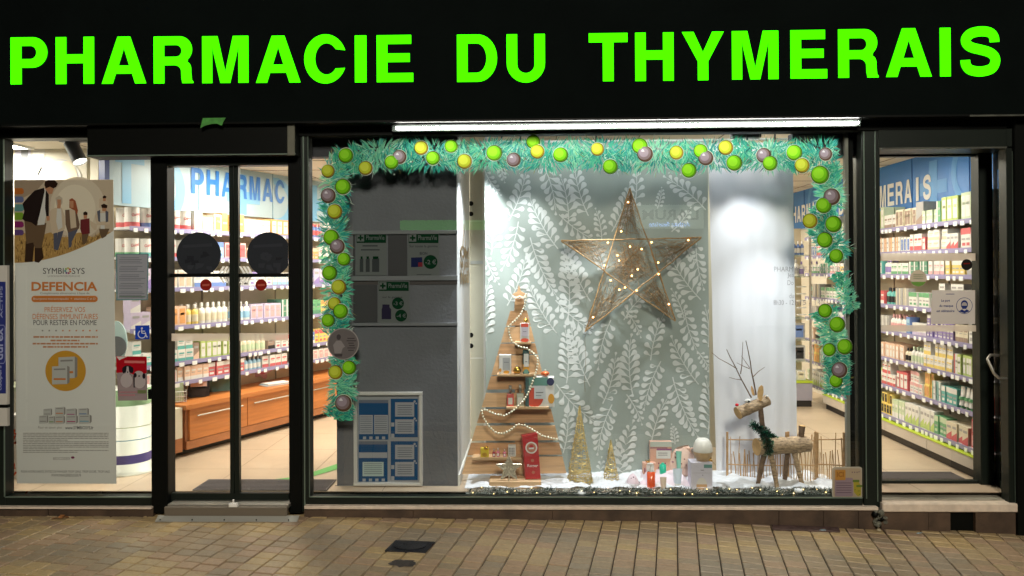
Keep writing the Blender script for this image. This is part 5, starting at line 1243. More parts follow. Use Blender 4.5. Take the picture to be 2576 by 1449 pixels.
for k, (x0, y0, x1, y1, ya, yb) in enumerate(((465, 985, 415, 1205, -.02, -.04), (515, 975, 568, 1255, -.03, -.07), (635, 960, 607, 1235, .03, .06), (680, 960, 757, 1255, .01, -.03))):
    log('leg', U(*Z5(x0, y0 - 12), RYd + ya), U(*Z5(x1, y1), RYd + yb), 19 * s_, 14 * s_, bark if k % 2 else bark_d, seed=5 + k)
log('tail', U(*Z5(733, 838), RYd + .02), U(*Z5(740, 762), RYd + .02), 19 * s_, 23 * s_, bark_d, seed=12)
def branch(name, paths):
    mb = MB()
    for q, r_ in paths: mb.tube([U(*Z5(x, y), RYd - .03 + .0001 * i) for i, (x, y) in enumerate(q)], [max(.001, r_ * (1 - .55 * i / (len(q) - 1))) for i in range(len(q))], bark_d, 6)
    mb.build(name, rd)
branch('antler', [([(374, 560), (330, 480), (300, 425), (262, 345), (222, 270), (195, 212)], .005), ([(270, 352), (210, 315), (140, 278), (88, 235)], .0035), ([(300, 432), (255, 425), (213, 413)], .003), ([(296, 390), (305, 330), (308, 250), (312, 158)], .0035)])
branch('antler', [([(408, 540), (392, 450), (374, 370), (366, 300), (350, 220), (334, 148)], .0055), ([(384, 412), (420, 375), (470, 340)], .003), ([(362, 352), (310, 330), (268, 308)], .003), ([(362, 345), (330, 300), (302, 258)], .0025)])
mb = MB(); mb.poly([Z5(*q) for q in ((420, 560), (418, 525), (430, 485), (448, 470), (460, 480), (462, 520), (452, 570), (440, 588))], RYd - .055, cut, th=.008); mb.build('ear', rd)
mb = MB(); mb.poly([Z5(*q) for q in ((385, 545), (374, 510), (373, 480), (378, 475), (392, 505), (400, 545))], RYd - .0, cut, th=.008); mb.build('ear', rd)
p = U(*Z5(270, 612), RYd - .09); MB().ball(p, .013, mat('red_nose_felt', (214, 30, 44), .6), 10, 7, .75).build('nose', rd)
p = U(*Z5(349, 583), RYd - .085); mb = MB(); mb.ball(p, .022, whp, 16, 8, .62); mb.build('eye', rd); mb = MB(); mb.ball(p + Vector((0, -.019, 0)), .007, black, 8, 6); mb.build('pupil', rd)
p = U(*Z5(470, 528), RYd - .06); MB().ball(U(*Z5(486, 548), RYd - .03), .008, wht, 8, 6).build('knot', rd)
# tinsel scarf on its shoulders
tg = mat('green_tinsel', (10, 92, 74), .18, .85, var=.6, vscale=90); tg2 = mat('dark_tinsel', (14, 44, 42), .3, .6)
def tinsel(name, path, rad, n, ms, lab, cat, seed, r_=.0009, kind=None, par=None):
    q = random.Random(seed); P = [Vector(p) for p in path]; mb = MB(); L = len(P) - 1
    for k in range(n):
        s = q.random() * L; i = min(L - 1, int(s)); c = P[i].lerp(P[i + 1], s - i)
        d = Vector((q.gauss(0, 1), q.gauss(0, .8), q.gauss(0, 1))).normalized(); l = rad * q.uniform(.55, 1.15); e = c + d * l
        sd = d.cross(Vector((q.random(), q.random(), q.random()))).normalized() * q.uniform(.0012, .003)
        mb.add([c + sd * .5, c - sd * .5, e - sd * .5 + Vector((0, 0, -.002)), e + sd * .5], [(0, 1, 2, 3)], q.choice(ms))
    mb.tube(P, .003, ms[-1], 5)
    o = mb.build(name, par)
    if lab: tag(o, lab, cat, None, kind)
    return o
zz = lambda x, y, Y: U(*Z5(x, y), Y)
tinsel('tinsel_scarf', [zz(378, 752, .09), zz(415, 775, .10), zz(440, 800, .10), zz(470, 850, .10), zz(500, 890, .10), zz(495, 930, .10), zz(490, 958, .12)], .036, 1700, [tg, tg, tg2, mat('teal_tinsel_glint', (70, 190, 160), .12, .9)], 'sparkling dark green tinsel scarf around the neck of the reindeer', 'tinsel', 9)
tinsel('tinsel_scarf', [zz(455, 790, .17), zz(505, 830, .18), zz(550, 870, .19), zz(560, 895, .16)], .034, 900, [tg, tg2, mat('teal_tinsel_glint', (70, 190, 160), .12, .9)], 'loose end of green tinsel lying on the back of the reindeer', 'tinsel', 10)
# ---- twig fence
ft = mat('hazel_stick', (186, 150, 108), .7, var=.2, vscale=30); fg = random.Random(17)
def fence(x0, x1, ylt, yrt, Y0, Y1, lab, skew=0):
    t = thing('stick_fence', U(*Z5((x0 + x1) / 2, 1205), (Y0 + Y1) / 2), lab, 'fence', 'stick fences behind the reindeer')
    def P(x, y):
        g = (x - x0) / (x1 - x0); return U(*Z5(x, y), Y0 + (Y1 - Y0) * g)
    for x in (x0, x1): MB().tube([P(x, 1212), P(x + skew, ylt)], .0085, ft, 8).build('post', t)
    for y0, y1 in ((862, yrt + 0), (1040, 1050), (1200, 1192)): MB().tube([P(x0, y0), P((x0 + x1) / 2, (y0 + y1) / 2 + fg.uniform(-4, 4)), P(x1, y1)], .0045, ft, 6).build('rail', t)
    x = x0 + 20
    while x < x1 - 10:
        tall = fg.random() < .33; yt_ = fg.uniform(812, 850) if tall else fg.uniform(930, 975)
        MB().tube([P(x, 1210), P(x + fg.uniform(-6, 6), (1210 + yt_) / 2), P(min(x1 - 4, x + fg.uniform(-14, 14)), yt_)], fg.uniform(.0022, .0042), ft, 6).build('stick', t); x += fg.uniform(13, 24)
fence(200, 625, 808, 868, .36, .34, 'left panel of the low fence of thin hazel sticks behind the reindeer')
fence(640, 835, 805, 872, .34, .28, 'middle panel of the stick fence behind the reindeer tail')
fence(850, 1040, 810, 858, .30, .38, 'right panel of the stick fence near the corner sticker')
# ---- tinsel along the front edge
tw = mat('snowy_tinsel_white', (222, 228, 226), .35, .2); tgr = mat('tinsel_grey_green', (92, 112, 106), .4, .4); tdk = mat('tinsel_dark_green', (38, 58, 52), .4, .3)
pth = []; rt = random.Random(6)
for k in range(61):
    x = 1176 + (2128 - 1176) * k / 60; pth.append(U(x, 1238 + 3 * sin(k * .9) + rt.uniform(-2, 2), .07))
tinsel('tinsel_garland', pth, .036, 13000, [tw, tgr, tgr, tdk, tw, tdk], 'frosted white and green tinsel running along the front edge of the display floor', 'tinsel', 31)
for x, y, rr_ in ((1718, 1205, .02),): pass
p = [U(x, y, .09) for x, y in ((1818, 1232), (1835, 1215), (1850, 1228))]
for i, (x, y) in enumerate(((1345, 1238), (1435, 1243), (1800, 1240), (2005, 1236), (2140, 1200))):
    pass
mb = MB(); rq = random.Random(12)
fl = thing('light_chain', U(1640, 1245, .06), 'chain of tiny warm lights buried in the tinsel on the display floor', 'fairy lights')
wb = mat('warm_floor_light', (255, 214, 140), emit=7)
for k in range(34):
    x = 1190 + k * 28 + rq.uniform(-9, 9); p = U(x, rq.uniform(1226, 1246), .05); mb.ball(p, rq.uniform(.0022, .0036), wb, 6, 4)
mb.build('bulbs', fl)
MB().tube([U(1180 + k * 24, 1244 + 3 * sin(k * 2), .055) for k in range(40)], .001, mat('clear_wire', (200, 200, 190), .3), 4).build('cable', fl)
for k, (x, y, r_) in enumerate(((1463, 1240, .03), (1400, 1246, .018), (2008, 1234, .03), (1985, 1228, .016))):
    p = U(x, y, .07); MBo = MB().ball(p, r_, mat('white_snowball', (232, 234, 238), .7, bump=.6, bscale=200), 14, 8, .6).build('snowball')
    tag(MBo, ['white snowball in the tinsel under the taller gold cone', 'tiny white snowball in the tinsel near the wooden tree plinth', 'white snowball in the tinsel between the reindeer legs', 'tiny white snowball left of the larger one under the reindeer'][k], 'snowball', 'snowballs in the tinsel')
# ================================================================== garland sticker on the glass
gA = [film('garland_green_' + str(i), c, .78) for i, c in enumerate([(76, 190, 158), (98, 206, 164), (56, 166, 148), (130, 214, 178), (84, 182, 174), (150, 224, 186), (48, 150, 142)])]
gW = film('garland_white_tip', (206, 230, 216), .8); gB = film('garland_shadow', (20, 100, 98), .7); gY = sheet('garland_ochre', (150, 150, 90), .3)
bc = {'g': ((104, 176, 28), (132, 200, 44), (74, 124, 26), (190, 222, 130)), 'y': ((160, 176, 46), (182, 196, 66), (130, 112, 36), (214, 216, 140)), 'k': ((116, 104, 106), (142, 132, 142), (86, 66, 54), (200, 200, 206))}
BM = {k: [sheet(f'bauble_{k}_{i}', c, .12) for i, c in enumerate(v)] for k, v in bc.items()}
rimw = sheet('bauble_white_rim', (214, 224, 206), .3); rimd = sheet('bauble_dark_rim', (60, 66, 40), .2)
gq = random.Random(77)
def garland(path, hw, baubles, lab, n, flat=0):
    P = [Vector(p) for p in path]; L = [0]
    for a, b in zip(P, P[1:]): L.append(L[-1] + (b - a).length)
    def at(s):
        for i in range(len(P) - 1):
            if s <= L[i + 1] or i == len(P) - 2:
                f_ = (s - L[i]) / (L[i + 1] - L[i]); return P[i].lerp(P[i + 1], f_), (P[i + 1] - P[i]).normalized()
    t = thing('window_garland', U(*path[len(path) // 2], -.006), lab, 'garland', 'painted green garlands on the display window')
    mb = MB()
    def blade(c, ang_, l, w_, Y, m):
        d = Vector((cos(ang_), sin(ang_))); nrm = Vector((-d.y, d.x)); e = c + d * l; bnd = nrm * gq.uniform(-.12, .12) * l
        q = [c - nrm * w_ * .4, c + d * l * .5 - nrm * w_ * .5 + bnd * .5, e + bnd, c + d * l * .5 + nrm * w_ * .5 + bnd * .5, c + nrm * w_ * .4]
        mb.add([tuple(U(v.x, v.y, Y)) for v in q], [(0, 1, 2, 3, 4)], m)
    TL_ = L[-1]
    n = int(n * 1.6)
    for k in range(n):
        s = gq.uniform(-6, TL_ + 6); c, d = at(min(max(s, 0), TL_)); nr = Vector((-d.y, d.x)); lay = k / n
        off = gq.gauss(0, .42) * hw; off = max(-hw * .8, min(hw * .8, off))
        c = c + nr * off + d * gq.uniform(-6, 6)
        sgn = 1 if off > 0 else -1
        if abs(off) < hw * .35: sgn = gq.choice([1, -1]); c = c - nr * sgn * hw * .22
        base_a = math.atan2(nr.y * sgn, nr.x * sgn)
        ph = sin(s * .045) * .8
        a = base_a + ph * sgn + gq.gauss(0, .30)
        l = gq.uniform(.45, .85) * hw * .85; w_ = gq.uniform(3.0, 6.0) if lay < .45 else gq.uniform(1.1, 2.6)
        blk = int((s + 40) / 70 + gq.uniform(-.35, .35))
        m = gA[(blk * 3 + gq.choice([0, 0, 1, 2])) % len(gA)] if lay < .75 else gq.choice(gA)
        if lay > .9: m = gq.choice([gW, gW, gY, gA[5], gA[3]]); w_ *= .6; l *= .8; c = c + nr * sgn * hw * .35
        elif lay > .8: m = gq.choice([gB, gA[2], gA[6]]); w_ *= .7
        blade(c, a, l, w_, -.0035 - lay * .0022, m)
    for k in range(int(TL_ / 22)):
        c, d = at(gq.uniform(0, TL_)); nr = Vector((-d.y, d.x)); c = c + nr * gq.uniform(-1.4, 1.4) * hw; mb.disc(c.x, c.y, gq.uniform(1, 2.4), -.006, gW, n=7)
    mb.build('needles', t)
    for x, y, c, r_ in baubles:
        r_ *= 1.12
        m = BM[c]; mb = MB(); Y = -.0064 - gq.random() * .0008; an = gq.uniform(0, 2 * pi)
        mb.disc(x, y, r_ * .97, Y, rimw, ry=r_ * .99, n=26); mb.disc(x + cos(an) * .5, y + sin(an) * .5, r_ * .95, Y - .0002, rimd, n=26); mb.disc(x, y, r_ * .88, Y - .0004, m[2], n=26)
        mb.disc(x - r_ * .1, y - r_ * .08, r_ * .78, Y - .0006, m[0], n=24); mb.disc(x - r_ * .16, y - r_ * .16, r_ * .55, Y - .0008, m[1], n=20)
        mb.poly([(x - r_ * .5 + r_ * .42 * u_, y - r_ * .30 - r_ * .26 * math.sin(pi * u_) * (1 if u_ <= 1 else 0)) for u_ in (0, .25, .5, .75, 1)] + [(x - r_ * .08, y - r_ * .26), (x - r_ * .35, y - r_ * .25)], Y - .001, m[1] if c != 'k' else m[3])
        mb.build('bauble', t)
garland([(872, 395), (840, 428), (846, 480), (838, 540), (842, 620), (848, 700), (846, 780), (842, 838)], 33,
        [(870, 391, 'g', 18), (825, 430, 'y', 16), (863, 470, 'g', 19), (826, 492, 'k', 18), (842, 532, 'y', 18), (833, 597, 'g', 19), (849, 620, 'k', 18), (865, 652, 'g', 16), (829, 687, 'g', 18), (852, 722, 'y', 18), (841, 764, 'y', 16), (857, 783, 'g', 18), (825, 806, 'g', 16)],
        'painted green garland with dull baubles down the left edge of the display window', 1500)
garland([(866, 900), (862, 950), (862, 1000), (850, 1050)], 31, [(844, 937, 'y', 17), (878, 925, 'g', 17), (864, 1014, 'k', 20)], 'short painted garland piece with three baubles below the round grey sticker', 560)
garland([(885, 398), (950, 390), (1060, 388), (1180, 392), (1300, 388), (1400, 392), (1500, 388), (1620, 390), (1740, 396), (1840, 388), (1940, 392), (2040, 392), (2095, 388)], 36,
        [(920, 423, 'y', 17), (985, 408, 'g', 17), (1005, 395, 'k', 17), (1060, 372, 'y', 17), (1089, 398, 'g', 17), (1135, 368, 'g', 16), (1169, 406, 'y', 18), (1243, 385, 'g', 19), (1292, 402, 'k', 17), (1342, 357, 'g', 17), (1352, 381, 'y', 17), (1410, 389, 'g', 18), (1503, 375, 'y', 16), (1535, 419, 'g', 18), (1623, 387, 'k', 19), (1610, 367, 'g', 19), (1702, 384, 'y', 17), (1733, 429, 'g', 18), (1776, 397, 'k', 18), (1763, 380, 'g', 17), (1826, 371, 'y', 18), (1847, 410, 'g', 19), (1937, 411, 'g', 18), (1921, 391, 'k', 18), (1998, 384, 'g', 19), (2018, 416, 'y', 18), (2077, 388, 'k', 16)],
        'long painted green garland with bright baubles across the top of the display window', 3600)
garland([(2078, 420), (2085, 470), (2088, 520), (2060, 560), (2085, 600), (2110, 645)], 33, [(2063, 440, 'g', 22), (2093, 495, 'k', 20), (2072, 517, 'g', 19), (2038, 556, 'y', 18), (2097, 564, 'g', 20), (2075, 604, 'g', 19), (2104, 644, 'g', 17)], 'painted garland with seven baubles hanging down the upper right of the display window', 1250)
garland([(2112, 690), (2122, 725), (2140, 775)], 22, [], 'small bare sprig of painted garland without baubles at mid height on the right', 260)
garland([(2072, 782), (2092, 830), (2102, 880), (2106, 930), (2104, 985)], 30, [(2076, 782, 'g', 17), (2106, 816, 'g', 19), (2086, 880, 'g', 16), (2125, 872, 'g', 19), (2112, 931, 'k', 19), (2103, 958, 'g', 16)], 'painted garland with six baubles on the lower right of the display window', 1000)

# ================================================================== stickers and notices
def plate(name, rects, lab, cat, Y, grp=None, parts_name='print'):
    """rects: list of callables that draw on an MB; first is the backing"""
    return None
def sticker(name, Y, lab, cat, draw, grp=None):
    mb = MB(); draw(mb); o = mb.build(name); tag(o, lab, cat, grp); return o
Ys = -.004
gcirc = sheet('grey_smoked_film', (44, 47, 52), .04); gc2 = sheet('smoked_film_print', (38, 40, 45), .04); gc3 = sheet('smoked_film_light', (52, 55, 61), .04)
def smoked(x, y, r_, seed, clip=None):
    def f(mb):
        q = random.Random(seed); Y = .012
        pts = [(min(x + r_ * cos(2 * pi * i / 48), clip or 9999), y + r_ * sin(2 * pi * i / 48)) for i in range(48)]
        mb.poly(pts, Y, gcirc)
        mb.poly([(x - r_ * .72, y - r_ * .42), (x + r_ * .6, y - r_ * .5), (x + r_ * .6, y - r_ * .36), (x - r_ * .72, y - r_ * .30)], Y - .0004, gc3)
        for k in range(9):
            a = x + q.uniform(-.65, .4) * r_; b = y + q.uniform(-.2, .6) * r_; mb.poly([(a, b), (a + q.uniform(8, 20), b), (a + q.uniform(8, 20), b + q.uniform(4, 18)), (a, b + q.uniform(4, 18))], Y - .0004 - k * .00004, q.choice([gc2, gc3]))
    return f
sticker('round_sticker', 0, 'large round smoked grey sticker on the left leaf of the sliding door', 'sticker', smoked(500, 640, 56, 1))
sticker('round_sticker', 0, 'large round smoked grey sticker on the right leaf of the sliding door', 'sticker', smoked(677, 640, 56, 2, 725))
redf = sheet('dark_red_film', (120, 30, 26), .2)
for x, lab in ((518, 'small round dark red sticker on the left door leaf'), (657, 'small round dark red sticker on the right door leaf')):
    def f(mb, x=x):
        mb.disc(x, 717, 14.5, .012, redf); mb.poly([(x - 9, 715), (x + 9, 714), (x + 9, 719), (x - 9, 720)], .0115, sheet('film_red_light', (176, 90, 76), .2))
    sticker('round_sticker', 0, lab, 'sticker', f)
whf = sheet('white_film', (230, 230, 226), .4)
def arrows(x, s):
    def f(mb):
        for k in range(3):
            o = s * k * 9; mb.poly([(x + o, 670), (x + o + s * 12, 690), (x + o, 712), (x + o + s * 6, 712), (x + o + s * 18, 690), (x + o + s * 6, 670)], .010 - k * .0001, whf)
    return f
sticker('arrow_sticker', 0, 'white triple arrow sticker pointing outwards on the left door leaf', 'sticker', arrows(584, -1))
sticker('arrow_sticker', 0, 'white triple arrow sticker pointing outwards on the right door leaf', 'sticker', arrows(601, 1))
strip = film('frosted_strip_film', (206, 194, 180), .82)
for a, b, y0, y1, lab, Y in ((421, 577, 839, 858, 'frosted safety strip across the left leaf of the sliding door', .012), (600, 725, 838, 857, 'frosted safety strip across the right leaf of the sliding door', .012),
                             (2216, 2463, 637, 656, 'upper frosted safety strip across the side door', RY + .014), (2216, 2463, 818, 834, 'lower frosted safety strip across the side door', RY + .014)):
    def f(mb, a=a, b=b, y0=y0, y1=y1, Y=Y): mb.poly([(a, y0), (b, y0), (b, y1), (a, y1)], Y, strip)
    sticker('safety_strip', 0, lab, 'sticker', f)
def wheel(mb):
    mb.poly([(340, 819), (376, 818), (376, 853), (340, 854)], Ys, sheet('access_blue', (28, 60, 160), .2)); w_ = whf; Y = Ys - .0006
    mb.disc(357, 826, 2.6, Y, w_); c = arc(0, 0, 1, 1, 0, 1)
    mb.poly(ribbon([(357 + 9.5 * cos(R(a)), 841 + 9.5 * sin(R(a))) for a in range(-30, 255, 15)][::1], 2.6), Y, w_)
    mb.poly(ribbon([(356, 829), (357, 838), (366, 839), (369, 848), (372, 847)], 2.8), Y - .0003, w_); mb.poly(ribbon([(357, 833), (365, 833)], 2.2), Y - .0004, w_)
sticker('access_sticker', 0, 'blue square sticker with white wheelchair symbol', 'sticker', wheel)
def dogs(mb):
    mb.poly([(292, 896), (369, 897), (371, 1007), (297, 1008)], Ys, sheet('poster_grey_mauve', (128, 116, 118), .2))
    mb.poly([(292, 896), (369, 897), (369, 938), (345, 946), (320, 936), (293, 938)], Ys - .0005, sheet('poster_red', (170, 22, 34), .2))
    mb.poly([(293, 897), (320, 897), (300, 906)], Ys - .0009, whf); mb.poly([(313, 907), (364, 908), (364, 914), (313, 913)], Ys - .0009, sheet('poster_pink_text', (206, 120, 116), .2))
    bl = sheet('dog_black', (34, 30, 36), .1); wd = sheet('dog_white', (176, 168, 168), .2); Y = Ys - .0012
    mb.disc(321, 929, 13, Y, bl, ry=10); mb.disc(311, 931, 4, Y - .0002, bl, ry=8); mb.disc(332, 931, 4, Y - .0002, bl, ry=8); mb.poly([(319, 922), (323, 922), (325, 938), (317, 938)], Y - .0004, wd); mb.disc(321, 938, 5, Y - .0006, wd); mb.disc(321, 936, 1.8, Y - .0008, bl)
    mb.disc(318, 957, 15, Y, wd, ry=18); mb.disc(351, 960, 15, Y - .0002, wd, ry=17); mb.disc(349, 942, 12, Y - .0004, wd, ry=9); mb.disc(340, 944, 4, Y - .0006, bl, ry=6); mb.disc(362, 946, 4, Y - .0006, bl, ry=7); mb.disc(350, 946, 2, Y - .0007, bl)
    mb.poly([(335, 945), (339, 945), (339, 975), (336, 975)], Y - .0008, bl)
    mb.poly([(300, 985), (345, 985), (345, 988), (300, 988)], Y, sheet('faded_pink', (170, 120, 126), .2)); mb.poly([(300, 992), (340, 992), (340, 996), (300, 996)], Y, sheet('faded_pink', (170, 120, 126), .2)); mb.poly([(346, 981), (368, 981), (368, 990), (346, 990)], Y, sheet('faded_green', (110, 120, 80), .2))
sticker('dog_poster', 0, 'small red and grey poster showing two sitting dogs beside the banner', 'poster', dogs)
def notice(mb):
    mb.poly([(291, 638), (374, 638), (372, 755), (292, 756)], Ys, sheet('notice_rim', (92, 118, 122), .3)); mb.poly([(295, 641), (371, 641), (369, 752), (296, 752)], Ys - .0005, sheet('notice_paper_grey', (158, 160, 168), .25))
    rq = random.Random(3)
    for k in range(24):
        y = 648 + k * 4.3
        if k % 5 == 4: continue
        x0_ = 300 if k % 5 else 303; x1_ = rq.uniform(345, 366); mb.poly([(x0_, y), (x1_, y), (x1_, y + 1.1), (x0_, y + 1.1)], Ys - .0008, sheet('notice_ink', (96, 100, 108), .2))
    mb.poly([(300, 745), (366, 745), (366, 748), (300, 748)], Ys - .0008, sheet('notice_green', (110, 132, 116), .2))
sticker('notice', 0, 'grey framed paper notice full of small lines right of the banner picture', 'notice', notice)
def maskn(mb):
    Y = RY + .013; mb.poly([(2344, 730), (2453, 730), (2453, 815), (2341, 815)], Y, sheet('mask_notice_paper', (190, 184, 180), .3))
    nv = sheet('navy_ink', (44, 60, 120), .15)
    for s_, x0_, x1_, y in (('Le port', 2368, 2390, 757), ('du masque', 2363, 2398, 770), ('est obligatoire', 2356, 2401, 783)): mb.text(s_, x0_, x1_, y - 4, y + 4, Y - .0008, nv, .02)
    mb.poly([(2379, 739), (2401, 739), (2401, 740.5), (2379, 740.5)], Y - .0008, nv)
    cx_, cy_ = 2426, 769; mb.poly(ribbon([(cx_ + 20 * cos(R(a)), cy_ + 20 * sin(R(a))) for a in range(0, 361, 12)], 1.3), Y - .0008, nv)
    mb.disc(cx_, cy_ - 3, 9, Y - .001, nv, ry=11); mb.disc(cx_, cy_ - 1, 7, Y - .0014, sheet('mask_notice_paper', (190, 184, 180)), ry=8); mb.poly([(cx_ - 7, cy_), (cx_ + 7, cy_), (cx_ + 5, cy_ + 8), (cx_ - 5, cy_ + 8)], Y - .0018, nv)
    mb.poly([(cx_ - 14, cy_ + 14), (cx_ - 6, cy_ + 9), (cx_, cy_ + 13), (cx_ + 6, cy_ + 9), (cx_ + 14, cy_ + 14), (cx_, cy_ + 19)], Y - .0012, nv)
sticker('notice', 0, 'white notice Le port du masque est obligatoire with a masked head on the side door', 'notice', maskn)
def blackdot(mb): mb.disc(2432, 666, 14, RY + .013, sheet('black_film', (36, 34, 32), .05)); mb.poly([(2424, 662), (2440, 661), (2440, 664), (2424, 665)], RY + .012, redf)
sticker('round_sticker', 0, 'small round black sticker on the upper part of the side door', 'sticker', blackdot)
def beige(mb):
    mb.disc(2310, 700, 21, RY + .013, sheet('beige_film', (168, 158, 142), .4)); mb.poly([(2291, 709), (2329, 709), (2322, 717), (2310, 721), (2298, 717)], RY + .012, sheet('green_film', (120, 170, 84), .4))
    for k in range(3): mb.poly([(2297, 690 + k * 5), (2323, 690 + k * 5), (2322, 692 + k * 5), (2298, 692 + k * 5)], RY + .0115, sheet('beige_film_ink', (140, 150, 120), .3))
sticker('round_sticker', 0, 'round beige sticker with green lower edge on the side door', 'sticker', beige)
def gdot(mb):
    a = f2(.62); b = f2(.97); z = U(2528, 664, .05).z; c = ((a[0] + b[0]) / 2, (a[1] + b[1]) / 2); e = ((b[0] - a[0]), (b[1] - a[1])); r_ = .04
    mb.add([(c[0] + e[0] * .5 * cos(t_) - .004, c[1] + e[1] * .5 * cos(t_) - .002, z + r_ * sin(t_)) for t_ in [2 * pi * k / 20 for k in range(20)]], [tuple(range(20))], sheet('grey_film', (74, 78, 72), .2))
sticker('round_sticker', 0, 'dark grey round sticker on the glazed recess panel above the handle', 'sticker', gdot)
def person_round(mb):
    mb.disc(863, 865, 40, -.0095, sheet('round_rim_grey', (150, 146, 144), .3), n=40); mb.disc(863, 865, 37.5, -.0099, sheet('round_film_grey', (104, 100, 100), .25), n=40)
    d_ = sheet('round_ink', (70, 66, 68), .2); l_ = sheet('round_light', (134, 130, 130), .2)
    mb.disc(852, 848, 5.5, -.0104, d_, ry=7); mb.poly([(838, 868), (846, 857), (858, 857), (868, 872), (862, 876), (858, 889), (842, 889)], -.0104, l_)
    mb.poly([(840, 890), (862, 890), (860, 897), (844, 897)], -.0106, d_)
    for k, (a, b) in enumerate(((874, 892), (872, 896), (876, 890), (878, 892), (874, 894), (876, 890))): mb.poly([(a, 850 + k * 6), (b, 850 + k * 6), (b, 852.5 + k * 6), (a, 852.5 + k * 6)], -.0104, d_)
sticker('round_sticker', 0, 'round grey sticker with a small figure between the left garland pieces', 'sticker', person_round)
def ici(mb):
    rr_ = lambda x0, x1, y0, y1, r_: arc(x1 - r_, y1 - r_, r_, r_, 0, 90, 5) + arc(x0 + r_, y1 - r_, r_, r_, 90, 180, 5) + arc(x0 + r_, y0 + r_, r_, r_, 180, 270, 5) + arc(x1 - r_, y0 + r_, r_, r_, 270, 360, 5)
    mb.poly(rr_(2093, 2170, 1174, 1254, 9), Ys, sheet('sticker_pale_rim', (178, 172, 156), .3)); mb.poly(rr_(2096, 2167, 1178, 1251, 8), Ys - .0004, sheet('sticker_beige', (176, 160, 136), .3))
    mb.poly(rr_(2101, 2127, 1182, 1208, 2), Ys - .0010, sheet('sticker_orange', (190, 140, 70), .3)); mb.text('ICI', 2105, 2123, 1187, 1200, Ys - .0014, sheet('sticker_orange_dark', (160, 112, 56), .3), .04)
    mb.poly(rr_(2100, 2146, 1202, 1249, 4), Ys - .0008, sheet('sticker_mauve', (152, 134, 142), .3))
    for k in range(5): mb.poly([(2104, 1214 + k * 6), (2142, 1214 + k * 6), (2142, 1216 + k * 6), (2104, 1216 + k * 6)], Ys - .0014, sheet('sticker_mauve_ink', (116, 98, 108), .3))
    lg_ = sheet('sticker_lime', (170, 158, 62), .3); dg_ = sheet('sticker_green', (104, 126, 60), .3)
    mb.poly([(2147, 1212), (2160, 1212), (2166, 1222), (2166, 1246), (2158, 1249), (2148, 1238)], Ys - .0010, lg_); mb.poly(rr_(2145, 2162, 1207, 1213, 2), Ys - .0014, dg_); mb.poly(rr_(2154, 2170, 1220, 1225.5, 2), Ys - .0016, dg_)
    for x, y in ((2151, 1232), (2159, 1235), (2163, 1235), (2162, 1244)): mb.disc(x, y, 1.4, Ys - .0018, dg_, n=8)
    for x in (2144, 2150, 2156, 2161): mb.disc(x, 1186 + (x % 3), 1.6, Ys - .0012, sheet('sticker_mauve_ink', (116, 98, 108)), n=8)
sticker('corner_sticker', 0, 'beige square sticker reading ICI in the lower right corner of the display window', 'sticker', ici)
# opening hours lettering on the glass
hours = thing('window_lettering', U(2040, 760, Ys), 'thin grey lettering with shop name and opening hours on the display glass', 'lettering')
hg = sheet('hours_grey', (140, 142, 150), .2); hr = sheet('hours_red', (196, 60, 70), .2)
for s_, x0_, x1_, y0_, y1_, m in (('PHARM', 1947, 1995, 671, 683, hg), ('ACIE DU THYMERAIS', 1999, 2134, 671, 683, hg), ('Jea', 1981, 1997, 687, 700, hg), ('Do', 1981, 1996, 705, 717, hg), ('du', 1986, 1997, 738, 750, hg), ('8h30 - 12', 1946, 1997, 755, 767, hg), ('h15 - 14h - 19h', 2001, 2120, 755, 767, hg)):
    mb = MB(); mb.text(s_, x0_, x1_, y0_, y1_, Ys, m, -.008); mb.build('lettering', hours)

# ---- adverts on the pillar
PYp = .19
t = thing('leaflet_rail', U(1010, 820, PYp), 'three clear rails for price leaflets fixed to the grey pillar', 'rail')
acr = mat('grey_clear_rail', (120, 122, 126), .25, spec=.8)
for y0, y1 in ((580, 589), (694, 706), (812, 820)): mb = MB(); mb.px(872, 1150, y0, y1, PYp - .012, PYp + .008, acr, .002); mb.build('rail', t)
nch = mat('niche_shade_backing', (48, 48, 51), .7)
for r in ((976, 1024, 590, 693), (872, 893, 590, 693), (872, 949, 717, 811)): MB().px(*r, PYp + .003, PYp + .009, nch).build('backing', t)  # dark boards put the shade of the niches between leaflets into colour
MB().px(872, 1150, 706, 716, PYp + .004, PYp + .01, mat('rail_shadow_back', (60, 54, 54), .6)).build('backing', t)  # dark strip paints the shadow just below the middle rail
lg1 = sheet('leaflet_paper', (108, 112, 112), .1); lgn = sheet('leaflet_green', (18, 54, 34), .1); lk = sheet('leaflet_ink', (64, 68, 70), .1); lgd = sheet('leaflet_dark_green', (14, 52, 30), .1)
